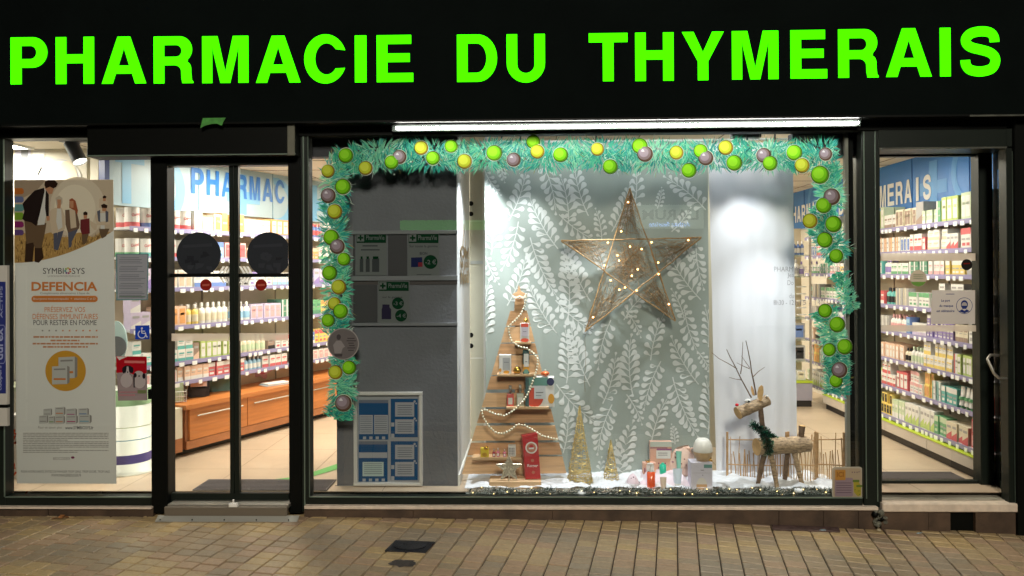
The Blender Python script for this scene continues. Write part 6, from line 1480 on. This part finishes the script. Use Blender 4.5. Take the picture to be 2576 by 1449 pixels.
def leaflet(x0, x1, y0, y1, extra, lab):
    def f(mb):
        Y = PYp - .004; mb.poly([(x0, y0), (x1, y0), (x1, y1), (x0, y1)], Y, lg1, th=.0012); h = (y1 - y0) * .21
        mb.poly([(x0 + 2, y0 + 2), (x1 - 2, y0 + 2), (x1 - 2, y0 + h), (x0 + 2, y0 + h)], Y - .0006, lgn); mb.poly([(x0 + 2, y0 + h), (x1 - 2, y0 + h), (x1 - 2, y0 + h + 2.5), (x0 + 2, y0 + h + 2.5)], Y - .0007, lgd)
        mb.poly([(x0 + 3, y0 + 3), (x0 + 21, y0 + 3), (x0 + 21, y0 + h - 1), (x0 + 3, y0 + h - 1)], Y - .001, lg1)
        cx_, cy_ = x0 + 12, y0 + h / 2 + 1; mb.poly([(cx_ - 2.2, cy_ - 7), (cx_ + 2.2, cy_ - 7), (cx_ + 2.2, cy_ + 7), (cx_ - 2.2, cy_ + 7)], Y - .0014, lgd); mb.poly([(cx_ - 7, cy_ - 2.2), (cx_ + 7, cy_ - 2.2), (cx_ + 7, cy_ + 2.2), (cx_ - 7, cy_ + 2.2)], Y - .0015, lgd)
        mb.text('PharmaVie', x0 + 26, x1 - 6, y0 + 6, y0 + h - 5, Y - .001, lg1, .01)
        extra(mb, Y - .001)
    return sticker('price_leaflet', 0, lab, 'leaflet', f, 'price leaflets on the grey pillar')
def ex1(mb, Y):
    mb.poly([(912, 617), (950, 617), (950, 620), (912, 620)], Y, lk); mb.poly([(908, 627), (955, 627), (955, 630), (908, 630)], Y, lk)
    for x, w_ in ((905, 9), (920, 10), (936, 18)): mb.poly([(x, 652), (x + w_, 650), (x + w_, 684), (x, 684)], Y, lk); mb.poly([(x + 2, 645), (x + w_ - 2, 645), (x + w_ - 2, 652), (x + 2, 652)], Y, lgd)
leaflet(895, 973, 586, 693, ex1, 'upper left price leaflet with crinkled glossy sleeve and product drawings on the pillar')
def ex2(mb, Y):
    mb.text('Sur toute la gamme', 1030, 1101, 616, 624, Y, lk, .01); mb.text('BION', 1056, 1075, 634, 641, Y, lk, .02); mb.poly([(1034, 648), (1062, 647), (1063, 671), (1034, 672)], Y, sheet('leaflet_navy', (34, 40, 76), .1)); mb.poly([(1052, 660), (1063, 660), (1063, 671), (1052, 671)], Y - .0004, sheet('leaflet_red', (120, 44, 54), .1))
    mb.disc(1083, 659, 17.5, Y, lgn); mb.text('-2 €', 1070, 1097, 653, 665, Y - .0006, lg1, .02); mb.poly([(1048, 690), (1085, 690), (1085, 691.5), (1048, 691.5)], Y, lk)
leaflet(1026, 1105, 586, 695, ex2, 'upper right price leaflet with green disc reading minus 2 euros on the pillar')
def ex3(mb, Y):
    mb.text('sur la gamme', 962, 1012, 745, 751, Y, lk, .01); mb.disc(1001, 763, 15, Y, lgn); mb.disc(1009, 794, 15, Y, lgn); mb.text('-3 €', 990, 1013, 758, 768, Y - .0006, lg1, .02); mb.text('-4 €', 998, 1021, 789, 799, Y - .0006, lg1, .02)
    mb.poly([(962, 766), (980, 766), (980, 773), (984, 778), (984, 803), (960, 803), (960, 778), (962, 773)], Y, sheet('leaflet_violet', (46, 42, 64), .1))
leaflet(951, 1030, 707, 813, ex3, 'lower price leaflet with two green discs, minus 3 and minus 4 euros, on the pillar')
# framed price board
t = thing('notice_board', U(975, 1222, PYp), 'white framed notice board with blue cards at the foot of the grey pillar', 'notice board')
frm = mat('white_frame_profile', (206, 204, 200), .45)
mb = MB()
for r in ((889, 1062, 987, 995), (889, 1062, 1215, 1223), (889, 898, 995, 1215), (1054, 1062, 995, 1215)): mb.px(*r, PYp - .03, PYp + .008, frm, .004)
mb.build('frame', t)
MB().px(898, 1054, 995, 1215, PYp - .004, PYp + .006, mat('board_grey', (150, 152, 156), .5)).build('backing', t)
cb = sheet('card_blue', (30, 80, 126), .1); cw = sheet('card_white', (166, 168, 174), .1); ck = sheet('card_ink', (110, 116, 130), .1)
for k, (x0_, x1_, y0_, y1_) in enumerate(((903, 977, 1006, 1106), (983, 1051, 1003, 1100), (902, 975, 1110, 1212), (983, 1051, 1110, 1208))):
    mb = MB(); Y = PYp - .0055; mb.poly([(x0_, y0_), (x1_, y0_), (x1_, y1_), (x0_, y1_)], Y, cb); w_ = x1_ - x0_
    if k % 2:
        for y in (y0_ + 9, y0_ + 52):
            mb.poly([(x0_ + 11, y), (x1_ - 9, y), (x1_ - 9, y + 36), (x0_ + 11, y + 36)], Y - .0005, cw)
            for j in range(5): mb.poly([(x0_ + 17, y + 7 + j * 5.5), (x1_ - 14 - 3 * (j % 2), y + 7 + j * 5.5), (x1_ - 14, y + 9 + j * 5.5), (x0_ + 17, y + 9 + j * 5.5)], Y - .0009, ck)
            mb.disc(x1_ - 8, y - 2, 3, Y - .0006, cw, n=10); mb.disc(x1_ - 4, y + 3, 2.2, Y - .0006, cw, n=10)
        for j in range(2): mb.poly([(x0_ + 1, y0_ + 60 + 28 * j), (x0_ + 9, y0_ + 60 + 28 * j), (x0_ + 9, y0_ + 70 + 28 * j), (x0_ + 1, y0_ + 70 + 28 * j)], Y - .0005, cw)
    else:
        mb.poly([(x0_, y0_), (x1_, y0_), (x1_, y0_ + 8), (x0_, y0_ + 8)], Y - .0003, ck)
        if k == 0:
            for a, b in ((x0_ + 1, x0_ + 35), (x0_ + 38, x1_ - 1)):
                mb.poly([(a, y0_ + 38), (b, y0_ + 38), (b, y1_ - 14), (a, y1_ - 14)], Y - .0005, cw)
                for j in range(8): mb.poly([(a + 2, y0_ + 42 + j * 5.4), (b - 3, y0_ + 42 + j * 5.4), (b - 3, y0_ + 43.6 + j * 5.4), (a + 2, y0_ + 43.6 + j * 5.4)], Y - .0009, ck)
        else:
            mb.poly([(x0_ + 1, y0_ + 28), (x1_ - 1, y0_ + 28), (x1_ - 1, y0_ + 42), (x0_ + 1, y0_ + 42)], Y - .0005, cw); mb.poly([(x0_ + 10, y0_ + 52), (x1_ - 10, y0_ + 52), (x1_ - 10, y1_ - 14), (x0_ + 10, y1_ - 14)], Y - .0005, sheet('card_mint', (180, 200, 196), .1))
            for j in range(6): mb.poly([(x0_ + 14, y0_ + 56 + j * 5), (x1_ - 14, y0_ + 56 + j * 5), (x1_ - 14, y0_ + 57.5 + j * 5), (x0_ + 14, y0_ + 57.5 + j * 5)], Y - .0009, ck)
        for j in range(4): mb.poly([(x0_ + 10 + j * 16, y1_ - 8), (x0_ + 18 + j * 16, y1_ - 8), (x0_ + 18 + j * 16, y1_ - 1), (x0_ + 10 + j * 16, y1_ - 1)], Y - .0006, cw)
    mb.build('card', t)

# ================================================================== banner in the left window
BY = .06
K = zc(0, 320, 2.683); K2 = zc(0, 820, 2.498)
bn = thing('hanging_banner', U(165, 1215, BY), 'tall white advertising banner DEFENCIA with a walking family behind the left window', 'banner')
bw = sheet('banner_white', (238, 236, 232), .12)
mb = MB(); mb.poly([(35, 452), (285, 453), (293, 1217), (42, 1216)], BY, bw, th=.0015); mb.build('sheet', bn)
mb = MB(); q = BY - .001
out = [K(104, 440), K(815, 437), K(818, 805)]
curve = [K(818 - (818 - 108) * s, 805 + 232 * math.sin(s * pi / 2) ** .9 - (0 if s < .8 else 0)) for s in [i / 16 for i in range(1, 17)]]
S1 = sheet('photo_sky_warm', (212, 190, 166), .12); S2 = sheet('photo_sky_glow', (244, 228, 206), .12); S3 = sheet('photo_sky_dim', (176, 152, 130), .12); GR = sheet('photo_grass', (196, 154, 92), .12); GR2 = sheet('photo_grass_dark', (116, 86, 54), .12)
mb.poly(out + curve, q, S1)
mb.disc(*K(560, 640), 70, q - .0004, sheet('photo_sky_mid', (230, 212, 190), .12), ry=78, n=36); mb.disc(*K(540, 650), 52, q - .0006, S2, ry=62, n=36)
mb.poly([K(104, 440), K(330, 439), K(260, 520), K(104, 600)], q - .0005, S3)
# grass field
def low(x): # picture lower edge at zoom x
    s = (818 - x) / (818 - 108); return 805 + 232 * math.sin(max(0, min(1, s)) * pi / 2) ** .9
fx = [104 + (800 - 104) * i / 24 for i in range(25)]
mb.poly([K(x, min(low(x) - 2, 835 + 18 * sin(x * .03))) for x in fx] + [K(x, low(x) - 1) for x in reversed(fx)], q - .0008, GR)
rb = random.Random(9)
for k in range(420):
    x = rb.uniform(112, 780); yl = low(x); y = rb.uniform(min(860, yl - 14), yl - 6); l = rb.uniform(14, 46); a = rb.uniform(-9, 9)
    if y - l < 800: continue
    mb.poly([K(x - 2.5, y), K(x + 2.5, y), K(x + a, y - l)], q - .0010 - .0000005 * k, rb.choice([GR, GR2, GR2, sheet('photo_grass_gold', (226, 184, 112), .12)]))
def fig(parts, y=q):
    for i, (m, pts) in enumerate(parts): mb.poly([K(*p_) for p_ in pts], y - .0016 - i * .00015, m)
dk = sheet('photo_dark_coat', (44, 34, 32), .1); dk2 = sheet('photo_trousers', (116, 92, 70), .1); skn = sheet('photo_skin', (204, 146, 112), .1); tee = sheet('photo_shirt_white', (228, 222, 216), .1); hair = sheet('photo_hair', (52, 34, 28), .1); boot = sheet('photo_boots', (66, 48, 38), .1); jean = sheet('photo_jeans', (96, 96, 112), .1)
bei = sheet('photo_beige', (222, 198, 172), .1); brn = sheet('photo_brown_jacket', (122, 96, 80), .1); aub = sheet('photo_auburn', (166, 90, 60), .1); mar = sheet('photo_maroon', (120, 50, 54), .1); blo = sheet('photo_blond', (206, 188, 168), .1)
fig([(boot, [(185, 880), (250, 880), (235, 1030), (178, 1030)]), (boot, [(250, 900), (300, 900), (315, 1000), (280, 1036), (250, 1030)]), (dk2, [(175, 730), (335, 750), (320, 840), (300, 930), (250, 930), (240, 890), (190, 900)]),
     (tee, [(320, 500), (345, 520), (345, 620), (320, 760), (270, 765), (300, 600)]), (dk, [(318, 495), (250, 515), (205, 560), (162, 610), (175, 665), (160, 720), (180, 735), (225, 745), (262, 772), (285, 690), (305, 600), (322, 520)]), (dk, [(330, 510), (352, 545), (352, 700), (335, 710), (325, 640)]),
     (skn, [(335, 700), (358, 700), (358, 730), (338, 735)]), (skn, [(320, 455), (360, 470), (388, 500), (375, 540), (350, 540), (325, 500)]), (hair, [(325, 450), (350, 440), (395, 442), (418, 465), (405, 490), (385, 500), (360, 488), (330, 500), (320, 475)])])
fig([(jean, [(385, 820), (415, 820), (405, 940), (388, 940)]), (jean, [(420, 800), (460, 800), (440, 870), (420, 945), (400, 945)]), (bei, [(398, 640), (445, 640), (468, 700), (468, 790), (455, 805), (375, 828), (365, 760), (352, 690), (372, 650)]), (tee, [(412, 645), (440, 645), (450, 780), (420, 800), (405, 740)]), (skn, [(410, 600), (440, 600), (436, 645), (412, 645)]), (blo, [(400, 570), (425, 550), (450, 570), (450, 605), (440, 620), (408, 620)]), (skn, [(412, 580), (440, 580), (438, 628), (416, 628)])])
fig([(jean, [(490, 810), (525, 810), (515, 920), (495, 930)]), (jean, [(520, 790), (570, 780), (545, 830), (510, 900), (500, 850)]), (brn, [(470, 655), (550, 650), (575, 760), (570, 790), (490, 820), (472, 760)]), (bei, [(500, 650), (540, 650), (552, 780), (510, 790)]), (aub, [(500, 580), (520, 570), (545, 590), (562, 660), (555, 690), (540, 660), (500, 640)]), (skn, [(500, 590), (530, 590), (530, 640), (508, 640)])])
fig([(dk2, [(590, 830), (640, 825), (625, 890), (605, 905), (590, 880)]), (mar, [(580, 725), (645, 715), (648, 825), (590, 832), (578, 790)]), (bei, [(645, 728), (700, 760), (695, 800), (680, 800), (648, 765)]), (skn, [(602, 680), (630, 680), (626, 718), (604, 718)]), (hair, [(600, 675), (615, 665), (632, 675), (630, 692), (602, 692)])])
fig([(dk2, [(715, 790), (790, 790), (765, 845), (735, 862), (720, 830)]), (bei, [(715, 575), (755, 560), (775, 590), (775, 640), (715, 640)]), (skn, [(742, 560), (765, 560), (762, 592), (742, 592)]), (hair, [(740, 560), (752, 550), (768, 558), (764, 570), (742, 572)]), (bei, [(682, 700), (700, 670), (790, 670), (800, 720), (790, 760), (700, 765), (690, 735)]), (jean, [(700, 665), (722, 655), (725, 745), (708, 735)]), (jean, [(760, 655), (782, 670), (780, 740), (762, 745)]), (tee, [(722, 678), (760, 676), (762, 738), (722, 740)]), (skn, [(735, 625), (770, 625), (765, 665), (738, 665)]), (hair, [(728, 620), (750, 610), (775, 622), (772, 642), (735, 640)]), (tee, [(725, 765), (755, 765), (755, 792), (725, 792)])])
for k, c in enumerate(((206, 116, 54), (116, 124, 170), (110, 160, 160), (136, 176, 60), (150, 50, 110), (110, 80, 140))):
    y = [520, 580, 640, 700, 760, 818][k]; h = [22, 22, 26, 27, 22, 20][k]
    mb.poly([K(105, y - h), K(160, y - h), K(170, y - h / 2), K(172, y + h / 2), K(160, y + h), K(105, y + h)], q - .0012, sheet('tab_%d' % k, c, .15))
mb.build('family_photo', bn)
Yt = BY - .0012
oran = sheet('banner_orange', (226, 138, 72), .15); org2 = sheet('banner_pale_orange', (214, 150, 110), .15); gk = sheet('banner_dark_grey', (86, 84, 86), .15); gk2 = sheet('banner_soft_grey', (158, 152, 148), .15); yel = sheet('banner_amber', (226, 166, 60), .15)
mb = MB()
def bt(s_, x0_, x1_, y0_, y1_, m, b=.015): mb.text(s_, x0_, x1_, y0_, y1_, Yt, m, b)
bt('SYMBI', 108, 160, 674, 689, gk, .0); bt('SYS', 181, 213, 674, 689, gk, .0)
for k, c in enumerate(((226, 130, 60), (180, 60, 110), (120, 90, 150), (90, 160, 160), (140, 180, 70), (220, 190, 70), (200, 90, 90))):
    a0 = k * 51; mb.poly(ribbon([(170.5 + 6.4 * cos(R(a0 + j * 10)), 681 + 6.4 * sin(R(a0 + j * 10))) for j in range(5)], 4.4), Yt, sheet('logo_petal_%d' % k, c, .15))
bt('LA MICRONUTRITION POUR LA VIE', 120, 201, 692.5, 697, gk2, .0)
bt('DEFENCIA', 79, 245, 709, 732, oran, .03)
bt('Compléments alimentaires à base de', 101, 225, 735, 741.5, gk2, .01)
mb.poly(arc(238, 752, 8, 8, -90, 90, 8) + arc(87, 752, 8, 8, 90, 270, 8), Yt, oran)
mb.text('Bourgeons microencapsulés  +  vitamines C et D', 84, 240, 749, 755.5, Yt - .0005, bw, .0)
bt('PRÉSERVEZ VOS', 112, 214, 769, 785, oran, .0); bt('DÉFENSES IMMUNITAIRES', 82, 246, 786, 803, oran, .0); bt('POUR RESTER EN FORME', 84, 243, 805, 818, gk, .0)
for k in range(9): mb.poly([(105 + k * 17, 830), (109 + k * 17, 830), (109 + k * 17, 833.5), (105 + k * 17, 833.5)], Yt, [gk2, org2, oran][min(2, k // 3)])
for x0_, x1_, y in ((84, 246, 848), (127, 200, 857), (82, 246, 865), (108, 221, 873)):
    k = x0_; 
    while k < x1_: l = rb.uniform(5, 16); mb.poly([(k, y - 2.4), (min(x1_, k + l), y - 2.4), (min(x1_, k + l), y + 1.6), (k, y + 1.6)], Yt, org2); k += l + 2
mb.build('lettering', bn)
mb = MB(); mb.disc(165, 933, 51, Yt, yel, n=48)
def pack(x0_, x1_, y0_, y1_, c, k=0):
    Y = Yt - .0006 - k * .0004
    mb.poly([(x0_, y0_ + 1), (x1_, y0_ - 1), (x1_, y1_ - 1), (x0_, y1_)], Y, sheet('pack_white', (208, 206, 202), .12)); mb.poly([(x1_, y0_ - 1), (x1_ + (x1_ - x0_) * .16, y0_ + 2), (x1_ + (x1_ - x0_) * .16, y1_ - 5), (x1_, y1_ - 1)], Y, gk2)
    w_ = x1_ - x0_; mb.poly([(x0_ + w_ * .12, y0_ + (y1_ - y0_) * .14), (x1_ - w_ * .12, y0_ + (y1_ - y0_) * .12), (x1_ - w_ * .12, y0_ + (y1_ - y0_) * .2), (x0_ + w_ * .12, y0_ + (y1_ - y0_) * .22)], Y - .0003, gk2)
    mb.poly([(x0_ + w_ * .1, y0_ + (y1_ - y0_) * .66), (x1_ - w_ * .1, y0_ + (y1_ - y0_) * .66), (x1_ - w_ * .1, y0_ + (y1_ - y0_) * .76), (x0_ + w_ * .1, y0_ + (y1_ - y0_) * .76)], Y - .0003, c)
pack(147, 188, 898, 952, oran); pack(131, 169, 921, 967, oran, 2)
for k, (a, b, y0_, y1_, c) in enumerate(((109, 128, 1028, 1047, gk2), (138, 161, 1024, 1046, oran), (166, 190, 1028, 1048, sheet('pack_pink', (186, 80, 140), .1)), (197, 220, 1027, 1047, sheet('pack_blue', (80, 130, 190), .1)), (98, 118, 1045, 1066, gk2), (122, 136, 1047, 1067, sheet('pack_green', (130, 160, 80), .1)), (138, 160, 1046, 1067, oran), (166, 192, 1045, 1067, sheet('pack_magenta', (190, 50, 110), .1)), (198, 226, 1044, 1066, sheet('pack_cyan', (90, 170, 200), .1)))): pack(a, b, y0_, y1_, c, 3 + k)
mb.build('product_pictures', bn)
mb = MB()
bt('Pour en savoir plus :', 96, 159, 1072, 1080, gk2, .0); bt('www.SYMBIOSYS.fr', 164, 235, 1072, 1080, gk, .01)
for k in range(12):
    y = 1089 + k * 4.35; x = 58; xe = 273 if k not in (4, 9, 11) else 150 + 20 * (k % 3)
    if k == 11: xe = 195
    while x < xe: l = rb.uniform(4, 15); mb.poly([(x, y), (min(xe, x + l), y), (min(xe, x + l), y + 1.7), (x, y + 1.7)], Yt, gk2); x += l + 1.4
bt('BIOCODEX', 134, 177, 1150, 1157, gk2, .0); mb.disc(183, 1151, 4.5, Yt, sheet('logo_plum', (130, 50, 90), .1), ry=3)
bt('POUR VOTRE SANTÉ, ÉVITEZ DE MANGER TROP GRAS, TROP SUCRÉ, TROP SALÉ.', 53, 277, 1182, 1190, gk, -.005); bt('WWW.MANGERBOUGER.FR', 129, 204, 1192, 1199, gk, -.005)
mb.build('small_print', bn)

# ---- blue blade sign outside at the very left
t = thing('blue_panel_sign', U(6, 1070, -.10), 'narrow white and dark blue advertising panel with vertical lettering at the left edge', 'sign')
mb = MB(); mb.px(-120, 17.5, 668, 1072, -.10, -.075, mat('panel_white', (186, 184, 176), .5), .002); mb.px(-120, 19, 1018, 1026, -.102, -.08, black); mb.build('panel', t)
mb = MB(); mb.px(-120, 14, 709, 990, -.102, -.1, mat('deep_blue_print', (34, 44, 110), .45)); mb.build('blue_field', t)
mb = MB(); lb = mat('pale_blue_ink', (150, 156, 190), .5)
mb.text('durex', -14, 8, 825, 905, -.1035, lb, .02, vert=True); mb.text('ACTIFS', 0, 6.5, 720, 800, -.1035, lb, .01, vert=True); mb.text('coopers', -3, 6.5, 920, 982, -.1035, lb, .02, vert=True)
mb.poly(ribbon([(-30, 818), (9, 818), (13, 824), (13, 908), (9, 914), (-30, 914)], 1.6), -.1035, lb)
mb.build('lettering', t)

# ================================================================== small things outside
def leaf_pile(x, y, Y, lab, c, s, seed):
    t_ = random.Random(seed); mb = MB(); p = U(x, y, Y); p.z = hz(p.x, Y) + .002
    for k in range(5):
        a = t_.uniform(0, 2 * pi); L = s * t_.uniform(.7, 1.2); pts = []; up = t_.uniform(.1, .55)
        for (u_, v_) in ((0, 0), (.25, .25), (.5, .18), (.7, .3), (1, 0), (.7, -.3), (.5, -.16), (.25, -.26)):
            pts.append((p.x + L * (u_ * cos(a) - v_ * sin(a)) * 1.0, p.y + L * (u_ * sin(a) + v_ * cos(a)) * .6, p.z + L * (up * u_ * (1.3 - u_) + .25 * abs(v_))))
        mb.add(pts, [(0, 1, 7), (1, 2, 6, 7), (2, 3, 5, 6), (3, 4, 5)], mat('dry_leaf_' + c, (150, 100, 52) if c == 'brown' else (44, 120, 50), .8, var=.4, vscale=40))
    o = mb.build('dead_leaf'); tag(o, lab, 'leaf'); return o
leaf_pile(150, 1290, -.10, 'curled brown dry leaves lying at the foot of the left window', 'brown', .055, 3)
t = thing('paper_scrap', U(535, 320, -.17), 'torn green paper scrap stuck to the fascia above the sliding door', 'paper')
MB().poly([(510, 297), (568, 296), (562, 306), (558, 316), (545, 311), (532, 312), (516, 316), (504, 322)], -.178, mat('green_foil_paper', (60, 130, 50), .6, var=.3, vscale=30), th=.002).build('scrap', t)
# covers in the pavement
iron = mat('black_cast_iron', (40, 42, 48), .45, .5, var=.3, vscale=40, bump=.6, bscale=120)
def on_pave(x, y):
    d = ray(x, y); t_ = 6.0
    for k in range(12):
        p = CAM + d * t_; t_ += (hz(p.x, p.y) - p.z) / d.z
    return CAM + d * t_
def cover(q, lab, m, round_=True):
    P = [on_pave(*c) for c in q]; t = thing('drain_cover', sum(P, Vector()) / 4, lab, 'cover'); mb = MB()
    V0 = [p + Vector((0, 0, .006)) for p in P]; V1 = [p - Vector((0, 0, .004)) for p in P]; mb.add(V0 + V1, [(0, 1, 2, 3), (1, 0, 4, 5), (2, 1, 5, 6), (3, 2, 6, 7), (0, 3, 7, 4)], m); mb.build('plate', t)
    if round_:
        c = sum(P, Vector()) / 4; mb = MB(); ex = (P[1] - P[0]) * .40; ey = (P[3] - P[0]) * .40
        ring = [c + ex * cos(2 * pi * k / 24) + ey * sin(2 * pi * k / 24) + Vector((0, 0, .0125)) for k in range(24)]
        mb.add(ring + [r_ - Vector((0, 0, .007)) for r_ in ring], [tuple(range(24))] + [(k, (k + 1) % 24, 24 + (k + 1) % 24, 24 + k) for k in range(24)], m)
        mb.ball(c + ex * -.45 + ey * .2 + Vector((0, 0, .012)), .012, m, 6, 4, .4); mb.build('lid', t)
    return t
cover([(968, 1387), (1070, 1392), (1094, 1365), (995, 1361)], 'small black cast iron cover set in the paving left of centre', iron)
cover([(1944, 1334), (2114, 1340), (2104, 1317), (1938, 1310)], 'rusty brown flat metal plate in the paving beside the display window sill', mat('rusty_plate', (84, 66, 62), .6, .3, var=.4, vscale=25, bump=.5, bscale=80), False)
P = on_pave(1015, 1418); mb = MB(); rq = random.Random(4); n = 22
mb.add([(P.x + .075 * (1 + rq.uniform(-.25, .25)) * cos(2 * pi * k / n), P.y + .05 * (1 + rq.uniform(-.25, .25)) * sin(2 * pi * k / n), hz(P.x, P.y) + .0035) for k in range(n)], [tuple(range(n))], mat('tar_stain', (56, 50, 48), .5, var=.5, vscale=40))
o = mb.build('tar_patch'); tag(o, 'dark blotch of tar on the paving in front of the cast iron cover', 'stain')
# broken stone at the corner of the step
t = thing('broken_mortar', U(2213, 1320, -.06), 'crumbling dark mortar lump at the corner between sill and entrance step', 'rubble')
mb = MB(); rq = random.Random(8); mort = mat('dirty_mortar', (96, 96, 84), .9, var=.6, vscale=60, bump=1, bscale=90)
for k in range(22):
    p = U(rq.uniform(2200, 2228), rq.uniform(1285, 1322), -.06 + rq.uniform(-.015, .01)); mb.ball(p, rq.uniform(.012, .024), rq.choice([mort, mort, black]), 6, 4, rq.uniform(.6, 1.1))
mb.build('lump', t)
P = on_pave(2208, 1427 / 1.0683 + 0); P = on_pave(2212, 1428 * .9361 + 88); 
P = U(2213, 1428, -.5); P = on_pave(2209, 1428)
def scrap(x, y, c, lab, s):
    P = on_pave(x, y); mb = MB(); q_ = random.Random(int(x)); pts = [(P.x + s * (1 + q_.uniform(-.3, .3)) * cos(a), P.y + s * .5 * sin(a), hz(P.x, P.y) + .004 + q_.uniform(0, .006)) for a in [2 * pi * k / 7 for k in range(7)]]
    mb.add(pts + [(a, b, c_ - .003) for a, b, c_ in pts], [tuple(range(7))] + [(k, (k + 1) % 7, 7 + (k + 1) % 7, 7 + k) for k in range(7)], mat('scrap_' + str(c[0]), c, .7)); o = mb.build('litter_scrap'); tag(o, lab, 'litter')
scrap(2212, 1336, (190, 180, 150), 'pale crumb of litter beside the broken mortar', .014)
scrap(2068, 1336, (150, 176, 186), 'small bluish scrap just below the rusty plate', .022)
scrap(2312, 1343, (150, 110, 70), 'little brown leaf scrap below the entrance step', .018)

# ================================================================== the far side of the street (seen only mirrored in the glass)
opp = thing('opposite_building', (0, -18, 0), 'dark building across the street seen only mirrored in the glass', 'building')
mb = MB(); mb.box(-16, 18, -18.4, -18, -.2, 7, mat('night_render', (60, 58, 56), .9, var=.2)); mb.build('wall', opp)
def V(x, y, Yp):   # world point behind the viewer whose mirror image in the glass plane falls on pixel x,y
    d = ray(x, y); t_ = (-Yp - CAM.y) / d.y; p = CAM + d * t_; return (p.x, Yp, p.z)
sa = thing('florist_sign', V(1690, 545, -17.9), "florist sign L'ARUM across the street mirrored in the display glass", 'sign')
mb = MB(); Yo = -17.9
def vt(s_, x0_, x1_, y0_, y1_, m, b):
    mb.text(s_, 0, 0, 0, 0, 0, m, b, xf=lambda a, c: V(x1_ - (x1_ - x0_) * a, y1_ + (y0_ - y1_) * c, Yo))
pl = [V(x, y, Yo - .02) for x, y in ((1600, 515), (1770, 515), (1770, 575), (1600, 575))]; 
mb.add(pl, [(0, 1, 2, 3)], mat('lit_sign_board', (190, 206, 190), emit=1.4)); mb.build('board', sa)
mb = MB(); vt("L'ARUM", 1616, 1757, 526, 553, mat('dark_sign_letters', (26, 34, 30), .5), .02); mb.build('lettering', sa)
mb = MB(); vt('Artisan fleuriste', 1633, 1736, 558, 570, mat('blue_lit_letters', (150, 190, 255), emit=7), .02); mb.build('lettering', sa)
gt = thing('green_light_bar', V(1190, 567, -17.9), 'green lit bar across the street mirrored as a glow on the grey pillar', 'light')
a = V(1008, 567, -17.9); b = V(1222, 566, -17.9)
mb = MB(); mb.tube([a, b], .16, mat('green_light_tube', (80, 255, 40), emit=1.1), 10); mb.build('tube', gt)
sl = thing('street_lamp', (1.2, -11.5, 0), 'street lamp behind the viewer, out of view', 'street lamp')
mb = MB(); mb.tube([(1.2, -11.5, -.1), (1.2, -11.5, 6.4)], .06, iron, 12, r1=.04); mb.tube([(1.2, -11.5, 6.4), (1.2, -11.3, 6.7), (1.2, -10.7, 6.8)], .035, iron, 8); mb.build('post', sl)
MB().box(1.05, 1.35, -10.95, -10.4, 6.72, 6.8, iron).build('lamp_head', sl)
MB().box(1.08, 1.32, -10.9, -10.45, 6.70, 6.718, mat('lit_lamp_glass', (255, 214, 160), emit=60)).build('lamp_glass', sl)
ld = bpy.data.lights.new('street_light', 'AREA'); ld.energy = L_STREET; ld.size = 1.8; ld.color = (1.0, .91, .78)
lo = bpy.data.objects.new('street_light', ld); COL.objects.link(lo); lo.location = (1.2, -10.68, 6.66); lo.rotation_euler = Vector((-.1, .80, -.50)).to_track_quat('-Z', 'Y').to_euler()
